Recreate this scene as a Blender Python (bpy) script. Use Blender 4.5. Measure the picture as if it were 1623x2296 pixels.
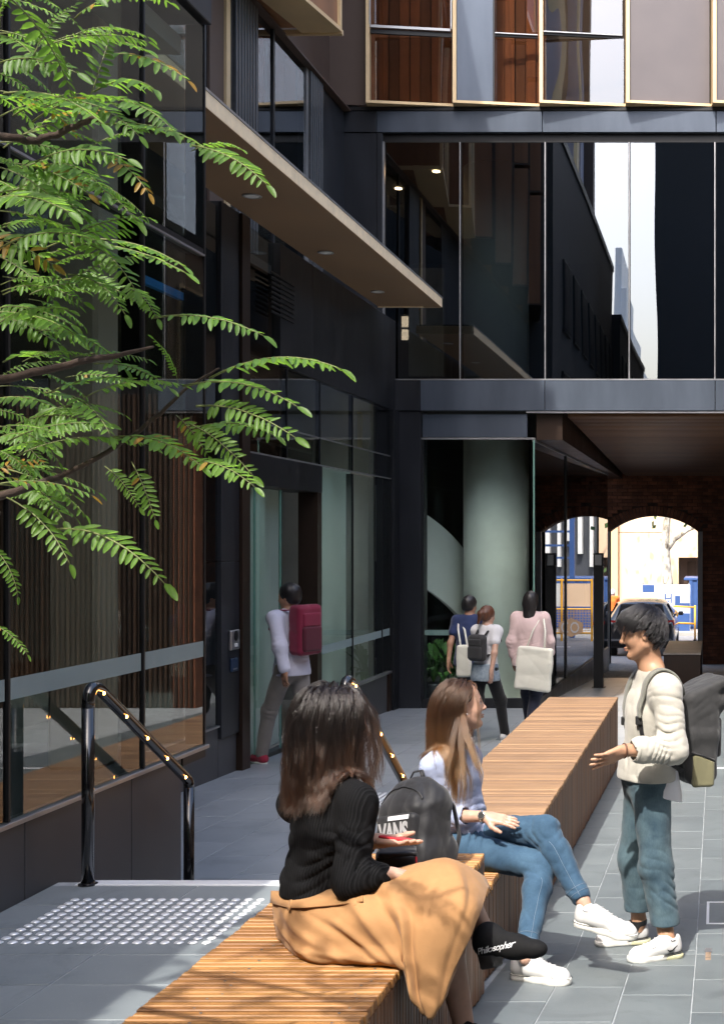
import bpy, bmesh, math, random
import numpy as np
from mathutils import Vector, Matrix

random.seed(11)
RS = np.random.RandomState(5)
scene = bpy.context.scene
for o in list(bpy.data.objects):
    bpy.data.objects.remove(o)
COL = scene.collection

# ------------------------------------------------------------------ camera, light, exposure
F, CX, CY, H = 2896.0, 1608.0, 1213.0, 1.45      # focal length and horizon point in reference units (image 1623 x 2296), eye height
cam_d = bpy.data.cameras.new('camera')
cam = bpy.data.objects.new('camera', cam_d)
COL.objects.link(cam)
cam.location = (0, 0, H)
cam.rotation_euler = (math.radians(90), 0, 0)
cam_d.sensor_fit = 'HORIZONTAL'
cam_d.sensor_width = 36
cam_d.lens = 36 * F / 1623
cam_d.shift_x = (811.5 - CX) / 1623
cam_d.shift_y = (CY - 1148) / 1623
cam_d.clip_end = 900
cam_d.clip_start = 0.05
scene.camera = cam

SUN = Vector((0.20, 0.70, -1.0)).normalized()     # direction the light travels
world = bpy.data.worlds.new('World')
scene.world = world
world.use_nodes = True
wn = world.node_tree
for n in list(wn.nodes):
    wn.nodes.remove(n)
sky = wn.nodes.new('ShaderNodeTexSky')
sky.sky_type = 'NISHITA'
sky.sun_disc = False
sky.sun_elevation = math.asin(-SUN.z)
sky.sun_rotation = math.atan2(-SUN.x, -SUN.y)
sky.air_density = 1.2
sky.dust_density = 6.0
sky.ozone_density = 3.0
bg = wn.nodes.new('ShaderNodeBackground')
bg.inputs['Strength'].default_value = 0.15
wo = wn.nodes.new('ShaderNodeOutputWorld')
wn.links.new(sky.outputs[0], bg.inputs[0])
wn.links.new(bg.outputs[0], wo.inputs[0])
sl = bpy.data.lights.new('sun', 'SUN')
sl.energy = 2.05
sl.angle = math.radians(0.55)
sl.color = (1.0, 0.955, 0.88)
sun = bpy.data.objects.new('sun', sl)
COL.objects.link(sun)
sun.rotation_euler = SUN.to_track_quat('-Z', 'Y').to_euler()
sun.location = (-6, -14, 24)

scene.view_settings.view_transform = 'Standard'
scene.view_settings.look = 'None'
scene.view_settings.gamma = 1.0
scene.view_settings.exposure = 1.82
scene.view_settings.use_curve_mapping = False
scene.render.engine = 'CYCLES'
cy = scene.cycles
cy.use_denoising = True
cy.max_bounces = 10
cy.diffuse_bounces = 4
cy.glossy_bounces = 6
cy.transmission_bounces = 8
cy.transparent_max_bounces = 24
cy.caustics_reflective = False
cy.caustics_refractive = False
cy.sample_clamp_indirect = 6

# ------------------------------------------------------------------ helpers
def at(px, py, Y):
    """photo measurement at a known distance -> place"""
    return Vector(((px - CX) / F * Y, Y, H - (py - CY) / F * Y))
def gz(Y):
    """height of the sloping pavement right of the benches"""
    return float(np.interp(Y, [-20, 1.6, 6.4, 18.9, 31, 60], [0, 0, -.6, -1.0, -1.53, -1.6]))
def tag(o, label=None, cat=None, group=None, kind=None):
    if label: o['label'] = label
    if cat: o['category'] = cat
    if group: o['group'] = group
    if kind: o['kind'] = kind
    return o
def link(name, me, mat=None, parent=None):
    o = bpy.data.objects.new(name, me)
    COL.objects.link(o)
    if mat is not None:
        for m_ in (mat if isinstance(mat, (list, tuple)) else [mat]):
            if len(me.materials) < (len(mat) if isinstance(mat, (list, tuple)) else 1):
                me.materials.append(m_)
    if parent is not None: o.parent = parent
    return o
def thing(name, label, cat, loc=(0, 0, 0), group=None, kind=None):
    o = bpy.data.objects.new(name, None)
    COL.objects.link(o)
    o.location = loc
    o.empty_display_size = .1
    return tag(o, label, cat, group, kind)
class MB:
    """collects solids into one mesh"""
    def __init__(s): s.v = []; s.f = []; s.m = []; s.mi = 0
    def add(s, vs, fs):
        b = len(s.v)
        s.v += [tuple(v) for v in vs]
        s.f += [tuple(b + i for i in f) for f in fs]
        s.m += [s.mi] * len(fs)
        return s
    def box(s, x0, x1, y0, y1, z0, z1, c=0.0, M=None):
        if x1 < x0: x0, x1 = x1, x0
        if y1 < y0: y0, y1 = y1, y0
        if z1 < z0: z0, z1 = z1, z0
        if c <= 0:
            vs = [(x, y, z) for x in (x0, x1) for y in (y0, y1) for z in (z0, z1)]
            fs = [(0, 1, 3, 2), (4, 6, 7, 5), (0, 4, 5, 1), (2, 3, 7, 6), (0, 2, 6, 4), (1, 5, 7, 3)]
        else:
            c = min(c, (x1 - x0) * .45, (y1 - y0) * .45, (z1 - z0) * .45)
            X = (x0, x1); Yy = (y0, y1); Z = (z0, z1); vs = []; idx = {}
            for i in (0, 1):
                for j in (0, 1):
                    for k in (0, 1):
                        sx, sy, sz = (1 - 2 * i) * c, (1 - 2 * j) * c, (1 - 2 * k) * c
                        idx[(i, j, k)] = len(vs)
                        vs += [(X[i], Yy[j] + sy, Z[k] + sz), (X[i] + sx, Yy[j], Z[k] + sz), (X[i] + sx, Yy[j] + sy, Z[k])]
            g = lambda i, j, k, a: idx[(i, j, k)] + a
            fs = []
            for i in (0, 1):
                q = [g(i, 0, 0, 0), g(i, 0, 1, 0), g(i, 1, 1, 0), g(i, 1, 0, 0)]; fs.append(q if i == 0 else q[::-1])
                q = [g(0, i, 0, 1), g(1, i, 0, 1), g(1, i, 1, 1), g(0, i, 1, 1)]; fs.append(q if i == 0 else q[::-1])
                q = [g(0, 0, i, 2), g(0, 1, i, 2), g(1, 1, i, 2), g(1, 0, i, 2)]; fs.append(q if i == 0 else q[::-1])
                for j in (0, 1):
                    q = [g(i, j, 0, 0), g(i, j, 1, 0), g(i, j, 1, 1), g(i, j, 0, 1)]; fs.append(q if i != j else q[::-1])
                    q = [g(i, 0, j, 0), g(i, 1, j, 0), g(i, 1, j, 2), g(i, 0, j, 2)]; fs.append(q if i == j else q[::-1])
                    q = [g(0, i, j, 1), g(1, i, j, 1), g(1, i, j, 2), g(0, i, j, 2)]; fs.append(q if i != j else q[::-1])
                    for k in (0, 1):
                        t = [g(i, j, k, 0), g(i, j, k, 1), g(i, j, k, 2)]; fs.append(t)
        if M is not None: vs = [tuple(M @ Vector(v)) for v in vs]
        return s.add(vs, fs)
    def tube(s, pts, r, n=10, cap=True, flat=1.0):
        pts = [Vector(p) for p in pts]; N = len(pts)
        rr = r if isinstance(r, (list, tuple, np.ndarray)) else [r] * N
        vs = []; up = None
        for i, p in enumerate(pts):
            t = (pts[min(i + 1, N - 1)] - pts[max(i - 1, 0)]).normalized()
            if up is None:
                up = Vector((0, 0, 1)) if abs(t.z) < .9 else Vector((0, 1, 0))
            a = t.cross(up).normalized(); b = a.cross(t).normalized(); up = b
            for k in range(n):
                q = 2 * math.pi * k / n
                vs.append(p + a * (math.cos(q) * rr[i]) + b * (math.sin(q) * rr[i] * flat))
        fs = []
        for i in range(N - 1):
            for k in range(n):
                k2 = (k + 1) % n
                fs.append((i * n + k, i * n + k2, (i + 1) * n + k2, (i + 1) * n + k))
        if cap:
            fs.append(tuple(range(n))[::-1]); fs.append(tuple((N - 1) * n + k for k in range(n)))
        return s.add(vs, fs)
    def lathe(s, c, prof, n=20, M=None):
        vs = []; fs = []
        for (r, z) in prof:
            for k in range(n):
                a = 2 * math.pi * k / n
                vs.append(Vector((r * math.cos(a), r * math.sin(a), z)))
        for i in range(len(prof) - 1):
            for k in range(n):
                k2 = (k + 1) % n
                fs.append((i * n + k, i * n + k2, (i + 1) * n + k2, (i + 1) * n + k))
        fs.append(tuple(range(n))[::-1]); fs.append(tuple((len(prof) - 1) * n + k for k in range(n)))
        vs = [(M @ v if M is not None else v) + Vector(c) for v in vs]
        return s.add(vs, fs)
    def prism(s, poly, axis, a0, a1):
        """polygon (2-D, counter-clockwise) pushed along axis 'x','y' or 'z'"""
        def put(u, v, w):
            return {'x': (w, u, v), 'y': (u, w, v), 'z': (u, v, w)}[axis]
        n = len(poly)
        vs = [put(u, v, a0) for u, v in poly] + [put(u, v, a1) for u, v in poly]
        fs = [tuple(range(n))[::-1], tuple(range(n, 2 * n))]
        fs += [(i, (i + 1) % n, n + (i + 1) % n, n + i) for i in range(n)]
        return s.add(vs, fs)
    def mesh(s, name, smooth=False):
        me = bpy.data.meshes.new(name)
        me.from_pydata(s.v, [], s.f)
        if any(s.m): me.polygons.foreach_set('material_index', s.m)
        bm = bmesh.new(); bm.from_mesh(me)
        bmesh.ops.recalc_face_normals(bm, faces=bm.faces)
        bm.to_mesh(me); bm.free()
        if smooth: me.polygons.foreach_set('use_smooth', [True] * len(me.polygons))
        me.update()
        return me
    def build(s, name, mat, parent=None, smooth=False):
        return link(name, s.mesh(name, smooth), mat, parent)
def box(name, mat, parent, x0, x1, y0, y1, z0, z1, c=0.0):
    return MB().box(x0, x1, y0, y1, z0, z1, c).build(name, mat, parent)
def inst(name, me, parent, loc=(0, 0, 0), rot=(0, 0, 0), scale=(1, 1, 1)):
    o = bpy.data.objects.new(name, me)
    COL.objects.link(o)
    o.parent = parent; o.location = loc; o.rotation_euler = rot; o.scale = scale
    return o
def smooth_by_angle(o, ang=40):
    me = o.data
    me.polygons.foreach_set('use_smooth', [True] * len(me.polygons))
    me.set_sharp_from_angle(angle=math.radians(ang))
    return o

# ------------------------------------------------------------------ materials
class NT:
    def __init__(s, name):
        s.m = bpy.data.materials.new(name); s.m.use_nodes = True
        s.t = s.m.node_tree; s.t.nodes.clear()
        s.out = s.n('ShaderNodeOutputMaterial')
    def n(s, k, **kw):
        nd = s.t.nodes.new(k)
        for a, b in kw.items(): setattr(nd, a, b)
        return nd
    def l(s, a, b): s.t.links.new(a, b); return s
    def tc(s, which='Object'): return s.n('ShaderNodeTexCoord').outputs[which]
    def pos(s): return s.n('ShaderNodeNewGeometry').outputs['Position']
    def mapp(s, vec, sc=(1, 1, 1), loc=None):
        m_ = s.n('ShaderNodeMapping'); s.l(vec, m_.inputs['Vector'])
        m_.inputs['Scale'].default_value = sc
        if loc is not None: s.l(loc, m_.inputs['Location'])
        return m_.outputs[0]
    def noise(s, vec, sc, det=4, rough=.55, dist=0):
        nd = s.n('ShaderNodeTexNoise'); s.l(vec, nd.inputs['Vector'])
        nd.inputs['Scale'].default_value = sc; nd.inputs['Detail'].default_value = det
        nd.inputs['Roughness'].default_value = rough; nd.inputs['Distortion'].default_value = dist
        return nd.outputs['Fac']
    def ramp(s, fac, stops):
        r = s.n('ShaderNodeValToRGB'); s.l(fac, r.inputs[0])
        e = r.color_ramp.elements
        while len(e) < len(stops): e.new(.5)
        for i, (p, c) in enumerate(stops):
            e[i].position = p; e[i].color = (*c, 1) if len(c) == 3 else c
        return r.outputs[0]
    def mix(s, fac, a, b, mode='MIX'):
        m_ = s.n('ShaderNodeMix', data_type='RGBA', blend_type=mode)
        for i, v in ((0, fac), (6, a), (7, b)):
            if hasattr(v, 'is_linked') or hasattr(v, 'links'): s.l(v, m_.inputs[i])
            elif i == 0: m_.inputs[0].default_value = v
            else: m_.inputs[i].default_value = (*v, 1)
        return m_.outputs[2]
    def math(s, op, a, b=0.0):
        m_ = s.n('ShaderNodeMath', operation=op)
        for i, v in ((0, a), (1, b)):
            if hasattr(v, 'links'): s.l(v, m_.inputs[i])
            else: m_.inputs[i].default_value = v
        return m_.outputs[0]
    def bsdf(s, col=None, rough=.5, metal=0, spec=.5, **kw):
        b = s.n('ShaderNodeBsdfPrincipled')
        for k, v in (('Base Color', col), ('Roughness', rough), ('Metallic', metal), ('Specular IOR Level', spec)):
            if v is None: continue
            if hasattr(v, 'links'): s.l(v, b.inputs[k])
            elif k == 'Base Color': b.inputs[k].default_value = (*v, 1)
            else: b.inputs[k].default_value = v
        for k, v in kw.items():
            k = k.replace('_', ' ')
            if hasattr(v, 'links'): s.l(v, b.inputs[k])
            elif k.endswith('Color') or k.endswith('Tint') or k == 'Subsurface Radius': b.inputs[k].default_value = (*v, 1) if len(b.inputs[k].default_value) == 4 else v
            else: b.inputs[k].default_value = v
        s.l(b.outputs[0], s.out.inputs[0])
        s.b = b
        return b
    def bump(s, h, strength=.3, dist=.01):
        bp = s.n('ShaderNodeBump'); s.l(h, bp.inputs['Height'])
        bp.inputs['Strength'].default_value = strength; bp.inputs['Distance'].default_value = dist
        s.l(bp.outputs[0], s.b.inputs['Normal'])
        return bp
    def rnd(s): return s.n('ShaderNodeObjectInfo').outputs['Random']

def pbr(name, col, rough=.5, metal=0.0, var=.12, scale=6, bump=0.0, bscale=80, bdist=.003, stretch=(1, 1, 1), spec=.5, per_obj=0.0, rvar=.12, **kw):
    t = NT(name)
    v = t.mapp(t.pos(), stretch)
    n = t.noise(v, scale, 5, .6)
    lo = tuple(c * (1 - var) for c in col); hi = tuple(min(c * (1 + var), 1) for c in col)
    c = t.ramp(n, [(.3, lo), (.7, hi)])
    if per_obj > 0:
        f = t.math('ADD', t.math('MULTIPLY', t.rnd(), per_obj * 2), 1 - per_obj)
        cc = t.n('ShaderNodeCombineColor'); 
        for i in range(3): t.l(f, cc.inputs[i])
        c = t.mix(1.0, c, cc.outputs[0], 'MULTIPLY')
    r = t.math('ADD', t.math('MULTIPLY', n, rvar * 2), rough - rvar)
    t.bsdf(c, r, metal, spec, **kw)
    if bump > 0: t.bump(t.noise(v, bscale, 4, .6), bump, bdist)
    return t.m
def flat_emit(name, col, strength):
    t = NT(name)
    e = t.n('ShaderNodeEmission'); e.inputs[0].default_value = (*col, 1); e.inputs[1].default_value = strength
    t.l(e.outputs[0], t.out.inputs[0])
    return t.m
def glass(name, tint, ior=1.7, wav=.15, wscale=.9, rough=0.0):
    t = NT(name)
    fr = t.n('ShaderNodeFresnel'); fr.inputs[0].default_value = ior
    tr = t.n('ShaderNodeBsdfTransparent'); tr.inputs[0].default_value = (*tint, 1)
    gl = t.n('ShaderNodeBsdfGlossy'); gl.inputs['Roughness'].default_value = rough
    gl.inputs[0].default_value = (.95, .97, 1, 1)
    bp = t.n('ShaderNodeBump'); bp.inputs['Strength'].default_value = wav; bp.inputs['Distance'].default_value = .01
    t.l(t.noise(t.mapp(t.pos(), (1, 1, .35)), wscale, 1, .3), bp.inputs['Height'])
    t.l(bp.outputs[0], gl.inputs['Normal'])
    mx = t.n('ShaderNodeMixShader')
    bf = t.n('ShaderNodeNewGeometry').outputs['Backfacing']      # the inner face of a pane only lets light through
    t.l(t.math('MULTIPLY', fr.outputs[0], t.math('SUBTRACT', 1.0, bf)), mx.inputs[0]); t.l(tr.outputs[0], mx.inputs[1]); t.l(gl.outputs[0], mx.inputs[2])
    t.l(mx.outputs[0], t.out.inputs[0])
    return t.m

def wood(name, a, b, axis, per=.5, rough=.45):
    t = NT(name)
    r = t.rnd()
    off = t.n('ShaderNodeCombineXYZ')
    for i in range(3): t.l(t.math('MULTIPLY', r, 37.0 + 11 * i), off.inputs[i])
    st = [14, 14, 14]; st['xyz'.index(axis)] = 1.1
    v = t.mapp(t.tc('Object'), tuple(st), off.outputs[0])
    n1 = t.noise(v, 1.6, 6, .65, .6)
    st2 = [90, 90, 90]; st2['xyz'.index(axis)] = 4
    n2 = t.noise(t.mapp(t.tc('Object'), tuple(st2), off.outputs[0]), 1.2, 3, .5)
    c1 = t.ramp(n1, [(.28, a), (.72, b)])
    dk = tuple(x * .62 for x in a)
    hi = tuple(min(1, x * 1.25) for x in b)
    c2 = t.ramp(r, [(0, dk), (.35, a), (.7, b), (1, hi)])
    c = t.mix(per, c1, c2)
    c = t.mix(t.math('MULTIPLY', n2, .5), c, tuple(x * .45 for x in a))
    # weathering in broad patches over the whole bench
    w = t.noise(t.pos(), 2.2, 3, .5)
    c = t.mix(t.math('MULTIPLY', t.math('SUBTRACT', w, .45), 1.2), c, tuple(x * .5 for x in a))
    t.bsdf(c, t.math('ADD', t.math('MULTIPLY', n1, .25), rough - .1), 0, .45)
    t.bump(n2, .25, .002)
    return t.m

def stone(name, a, b, rough=.55):
    t = NT(name)
    r = t.rnd()
    off = t.n('ShaderNodeCombineXYZ')
    for i in range(3): t.l(t.math('MULTIPLY', r, 50.0 + 9 * i), off.inputs[i])
    v = t.mapp(t.tc('Object'), (1, 1, 1), off.outputs[0])
    n1 = t.noise(v, 3.0, 6, .6, .5); n2 = t.noise(v, 120, 3, .6); n3 = t.noise(t.pos(), .9, 4, .6)
    c = t.mix(.5, t.ramp(n1, [(.3, a), (.7, b)]), t.ramp(r, [(0, a), (.5, tuple((x + y) / 2 for x, y in zip(a, b))), (1, b)]))
    c = t.mix(t.math('MULTIPLY', t.math('SUBTRACT', n3, .4), 1.3), c, tuple(x * .72 for x in a))
    vo = t.n('ShaderNodeTexVoronoi'); t.l(t.pos(), vo.inputs['Vector']); vo.inputs['Scale'].default_value = 3.1; vo.inputs['Randomness'].default_value = 1.0
    c = t.mix(t.math('MULTIPLY', t.ramp(vo.outputs['Distance'], [(.018, (1, 1, 1)), (.045, (0, 0, 0))]), .55), c, tuple(x * .35 for x in a))
    st_ = t.noise(t.pos(), 2.4, 6, .7, 1.2)
    c = t.mix(t.math('MULTIPLY', t.ramp(st_, [(.52, (0, 0, 0)), (.68, (1, 1, 1))]), .38), c, tuple(x * .55 for x in a))
    spk = t.ramp(n2, [(.62, (0, 0, 0)), (.75, (1, 1, 1))])
    c = t.mix(t.math('MULTIPLY', spk, .18), c, (.5, .5, .48))
    t.bsdf(c, t.math('ADD', t.math('MULTIPLY', n1, .25), rough - .12), 0, .5)
    t.bump(t.math('ADD', t.math('MULTIPLY', n2, .5), n1), .12, .004)
    return t.m

M = {}
M['stone'] = stone('bluestone', (.098, .117, .126), (.150, .170, .174), .48)
M['stone_shade_lift'] = stone('bluestone_lower', (.27, .30, .325), (.36, .385, .405), .36)  # same stone in shade, made paler in colour to stand in for fill light
M['grout'] = pbr('grout', (.29, .31, .32), .9, var=.3, scale=8)
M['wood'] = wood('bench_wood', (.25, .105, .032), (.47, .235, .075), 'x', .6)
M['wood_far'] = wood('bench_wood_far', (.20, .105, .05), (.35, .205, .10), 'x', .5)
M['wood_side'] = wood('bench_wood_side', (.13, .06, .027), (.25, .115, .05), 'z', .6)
M['batten'] = wood('soffit_batten', (.10, .042, .016), (.16, .068, .026), 'x', .5)
M['frame_dark'] = pbr('dark_metal', (.018, .019, .022), .4, .4, .35, 2.2, rvar=.14, stretch=(1.5, 1.5, .3))
M['frame_black'] = pbr('black_metal', (.010, .010, .011), .4, .2, .2, 3)
M['bronze'] = pbr('dark_bronze', (.045, .028, .020), .4, .6, .15, 2)
M['panel_blue'] = pbr('blue_grey_panel', (.085, .102, .132), .32, .45, .16, 1.6, rvar=.09, stretch=(1.5, 1.5, .35))
M['panel_dark'] = pbr('charcoal_panel', (.028, .030, .036), .38, .4, .3, 1.8, rvar=.12, stretch=(1.5, 1.5, .3))
M['plinth'] = pbr('plinth_panel', (.075, .075, .078), .42, .2, .22, 1.4, bump=.05, bscale=12, rvar=.1)
M['brass'] = pbr('brass_anodised', (.66, .49, .28), .42, .25, .08, 2)
M['brass_edge'] = pbr('canopy_edge', (.86, .68, .44), .5, .0, .10, 9, bump=.15, bscale=160)
M['soffit'] = pbr('canopy_soffit', (.24, .15, .085), .55, .05, .1, 1.5)
M['mauve'] = pbr('mauve_panel', (.115, .100, .102), .42, .25, .05, 2)
M['brown_panel'] = pbr('brown_panel', (.085, .055, .042), .5, .15, .06, 2)
M['alu'] = pbr('brushed_aluminium', (.42, .42, .43), .38, .85, .1, 3)
M['alu_pale'] = pbr('pale_nosing', (.72, .74, .76), .4, .2, .08, 5)
M['ribbed'] = pbr('ribbed_metal', (.10, .10, .105), .42, .6, .25, 3, stretch=(1, 30, 1))
M['black_paint'] = pbr('gloss_black_paint', (.006, .006, .007), .16, 0, .2, 4, rvar=.04, Coat_Weight=.6, Coat_Roughness=.08)
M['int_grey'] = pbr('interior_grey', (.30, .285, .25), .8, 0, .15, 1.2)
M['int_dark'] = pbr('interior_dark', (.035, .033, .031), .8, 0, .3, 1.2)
M['int_wood'] = wood('interior_timber', (.05, .026, .016), (.095, .048, .028), 'z', .6)
M['int_floor'] = pbr('interior_floor', (.10, .10, .095), .5, 0, .1, 2)
M['column_white'] = pbr('column_concrete_pale', (.82, .84, .80), .75, 0, .08, 2.2, bump=.15, bscale=14)
M['concrete'] = pbr('column_concrete', (.40, .41, .39), .75, 0, .12, 2.2, bump=.15, bscale=14)
M['white_paint'] = pbr('white_plaster', (.66, .66, .64), .6, 0, .05, 2)
M['int_beige'] = pbr('beige_render', (.46, .40, .32), .7, 0, .08, 1.5)
M['glass_bay'] = glass('bay_glass', (.76, .80, .775), 1.8, .12, .7)
M['glass_far'] = glass('far_glass', (.46, .50, .51), 3.2, .3, .8)
M['glass_brown'] = glass('upper_glass', (.82, .74, .66), 2.6, .7, 1.1)
M['glass_clear'] = glass('shop_glass', (.94, .99, .965), 1.45, .05, .6)
M['glass_edge'] = pbr('glass_edge_green', (.16, .30, .25), .15, 0, .1, 3)
M['frost'] = pbr('frosted_film', (.40, .50, .50), .6, 0, .05, 3, Alpha=.5)
M['led'] = flat_emit('led_warm', (1.0, .40, .08), 13)
M['spot'] = flat_emit('spot_warm', (1.0, .62, .30), 16)
M['stud'] = pbr('steel_stud', (.80, .81, .82), .3, .35, .05, 30, rvar=.05)
# ------------------------------------------------------------------ the ground
def sheet(name, mat, pts_rows, parent=None):
    """rows of points -> one sheet"""
    n = len(pts_rows[0]); vs = [p for r in pts_rows for p in r]; fs = []
    for i in range(len(pts_rows) - 1):
        for j in range(n - 1):
            fs.append((i * n + j, i * n + j + 1, (i + 1) * n + j + 1, (i + 1) * n + j))
    return MB().add(vs, fs).build(name, mat, parent)

M['asphalt'] = pbr('asphalt', (.20, .20, .205), .85, var=.15, scale=3, bump=.2, bscale=90)
M['footpath'] = pbr('footpath', (.34, .33, .31), .8, var=.12, scale=2)
M['earth'] = pbr('far_ground', (.22, .21, .19), .9, var=.2, scale=.3)
tag(sheet('ground', M['earth'], [[(-300, -300, -1.75), (300, -300, -1.75)], [(-300, 300, -1.75), (300, 300, -1.75)]]), kind='structure')

def stone_mesh(w, l, h=.03, c=.0022):
    return MB().box(-w / 2, w / 2, -l / 2, l / 2, -h, 0, c).mesh('paving_stone')
_stones = {}
def lay(parent, mat, x_edges, Y0, Y1, L, zf, limit=300, jit=0.0, off=None, gap=.0045, order=None):
    """individual paving stones in columns; those past the limit are joined"""
    rest = MB(); cnt = 0; todo = []
    for ci in range(len(x_edges) - 1):
        xa, xb = x_edges[ci], x_edges[ci + 1]
        y = Y0 + (off[ci % len(off)] if off else 0) * L - L
        while y < Y1:
            ya, yb = max(y, Y0), min(y + L, Y1)
            if yb - ya > .03: todo.append((xa, xb, ya, yb))
            y += L
    if order: todo.sort(key=order)
    for xa, xb, ya, yb in todo:
        w, l = round(xb - xa - gap, 3), round(yb - ya - gap, 3)
        cx, cyy = (xa + xb) / 2, (ya + yb) / 2
        sl_ = (zf(yb) - zf(ya)) / (yb - ya)
        z = zf(cyy) + random.uniform(-jit, jit)
        if cnt < limit:
            k = (w, l, mat.name)
            if k not in _stones:
                _stones[k] = stone_mesh(w, l); _stones[k].materials.append(mat)
            inst('paving_stone', _stones[k], parent, (cx, cyy, z), (math.atan(sl_) + random.uniform(-1, 1) * jit * .5, random.uniform(-1, 1) * jit, 0))
            cnt += 1
        else:
            rest.box(-w / 2, w / 2, -l / 2, l / 2, -.03, 0, .0022, Matrix.Translation((cx, cyy, z)) @ Matrix.Rotation(math.atan(sl_), 4, 'X'))
    if rest.v:
        tag(rest.build('paving_stones', mat, parent), kind='stuff')

M['stone_pale'] = stone('bluestone_platform', (.155, .178, .190), (.215, .238, .248), .5)
# upper platform with stones .62 x .31
platform = thing('platform', None, None, kind='structure')
MB().box(-2.8, -1.645, -8, 5.49, -.9, -.0035).build('platform_base', M['grout'], platform)
lay(platform, M['stone_pale'], [-2.798, -2.18, -1.648], -1.03, 5.425, .3085, lambda y: 0.0, 300, .0008, order=lambda q: -q[2])
# ramp on the right, rising towards the camera
ramp = thing('ramp', None, None, kind='structure')
sheet('ramp_base', M['grout'], [[(-1.66, y, gz(y) - .0035), (9, y, gz(y) - .0035)] for y in (-20, 1.6, 6.4)], ramp)
xe = [-.106 + .302 * k for k in range(-3, 7)]
lay(ramp, M['stone'], xe, 1.6, 6.4, .62, gz, 110, .0008, [.1, .55, .3, .8, .45], order=lambda q: (q[0] > .2, -q[2]))
lower = thing('lower_pavement', None, None, kind='structure')
sheet('lower_base', M['grout'], [[(-4.72, y, gz(y) - .0035), (9, y, gz(y) - .0035)] for y in (6.4, 12, 18.9, 25, 31.5)], lower)
lay(lower, M['stone'], xe, 6.4, 19.0, .62, gz, 140, .0008, [.3, .85, .1, .6], order=lambda q: (q[0] > .2, q[2]))
xl = [-.106 - .302 * 3 - .402 * k for k in range(10)][::-1]
xl[0] = -4.72
lay(lower, M['stone_shade_lift'], xl, 6.4, 19.0, .8, gz, 150, .0008, [.2, .7, .45, .9], order=lambda q: q[2])
lay(lower, M['stone_shade_lift'], [-2.7 + .5 * k for k in range(9)], 19.0, 31.4, 1.0, gz, 10, .0005, [.0, .5], order=lambda q: (abs(q[0] + 1.5), q[2]))
# the steps between platform and lower pavement
steps = thing('stone_steps', None, None, kind='structure')
for i in range(4):
    z1 = -.15 * (i + 1)
    if i < 3: box('step', M['stone'], steps, -2.79, -1.66, 5.5 + .3 * i, 5.5 + .3 * (i + 1), z1 - .3, z1, .006)
box('riser', M['stone'], steps, -2.79, -1.66, 5.43, 5.497, -.6, -.004, .004)
box('nosing_strip', M['alu_pale'], steps, -2.70, -1.65, 5.425, 5.499, -.03, .005, .003)
for i in range(3): box('nosing_strip', M['alu_pale'], steps, -2.70, -1.67, 5.5 + .3 * (i + 1) - .06, 5.5 + .3 * (i + 1) + .002, -.15 * (i + 1) - .02, -.15 * (i + 1) + .004, .002)

# tactile studs
def stud_mesh():
    return MB().lathe((0, 0, 0), [(.0175, 0), (.0172, .0012), (.013, .0048), (.0118, .005), (.006, .0054)], 14).mesh('stud', True)
sm = stud_mesh(); sm.materials.append(M['stud'])
tp = thing('tactile_studs', 'grid of shiny steel tactile studs on the upper platform before the step', 'tactile paving', (-2.06, 4.93, 0))
for i in range(16):
    for j in range(12):
        x = -2.59 + i * .05 + random.uniform(-.001, .001); y = 4.655 + j * .0503 + random.uniform(-.001, .001)
        if x < -1.655: inst('stud', sm, tp, (x - tp.location.x, y - tp.location.y, .0002), (0, 0, random.uniform(0, 3)))
tp2 = thing('tactile_studs', 'small far patch of pale tactile studs on the lower pavement beyond the black backpack', 'tactile paving', (-2.75, 10.9, gz(10.9)))
for i in range(11):
    for j in range(14):
        y = 10.5 + j * .06
        inst('stud', sm, tp2, (-3.0 + i * .05 - tp2.location.x, y - tp2.location.y, gz(y) - tp2.location.z), (0, 0, 0))

M['screw'] = pbr('screw_steel', (.30, .29, .27), .4, .8)
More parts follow.
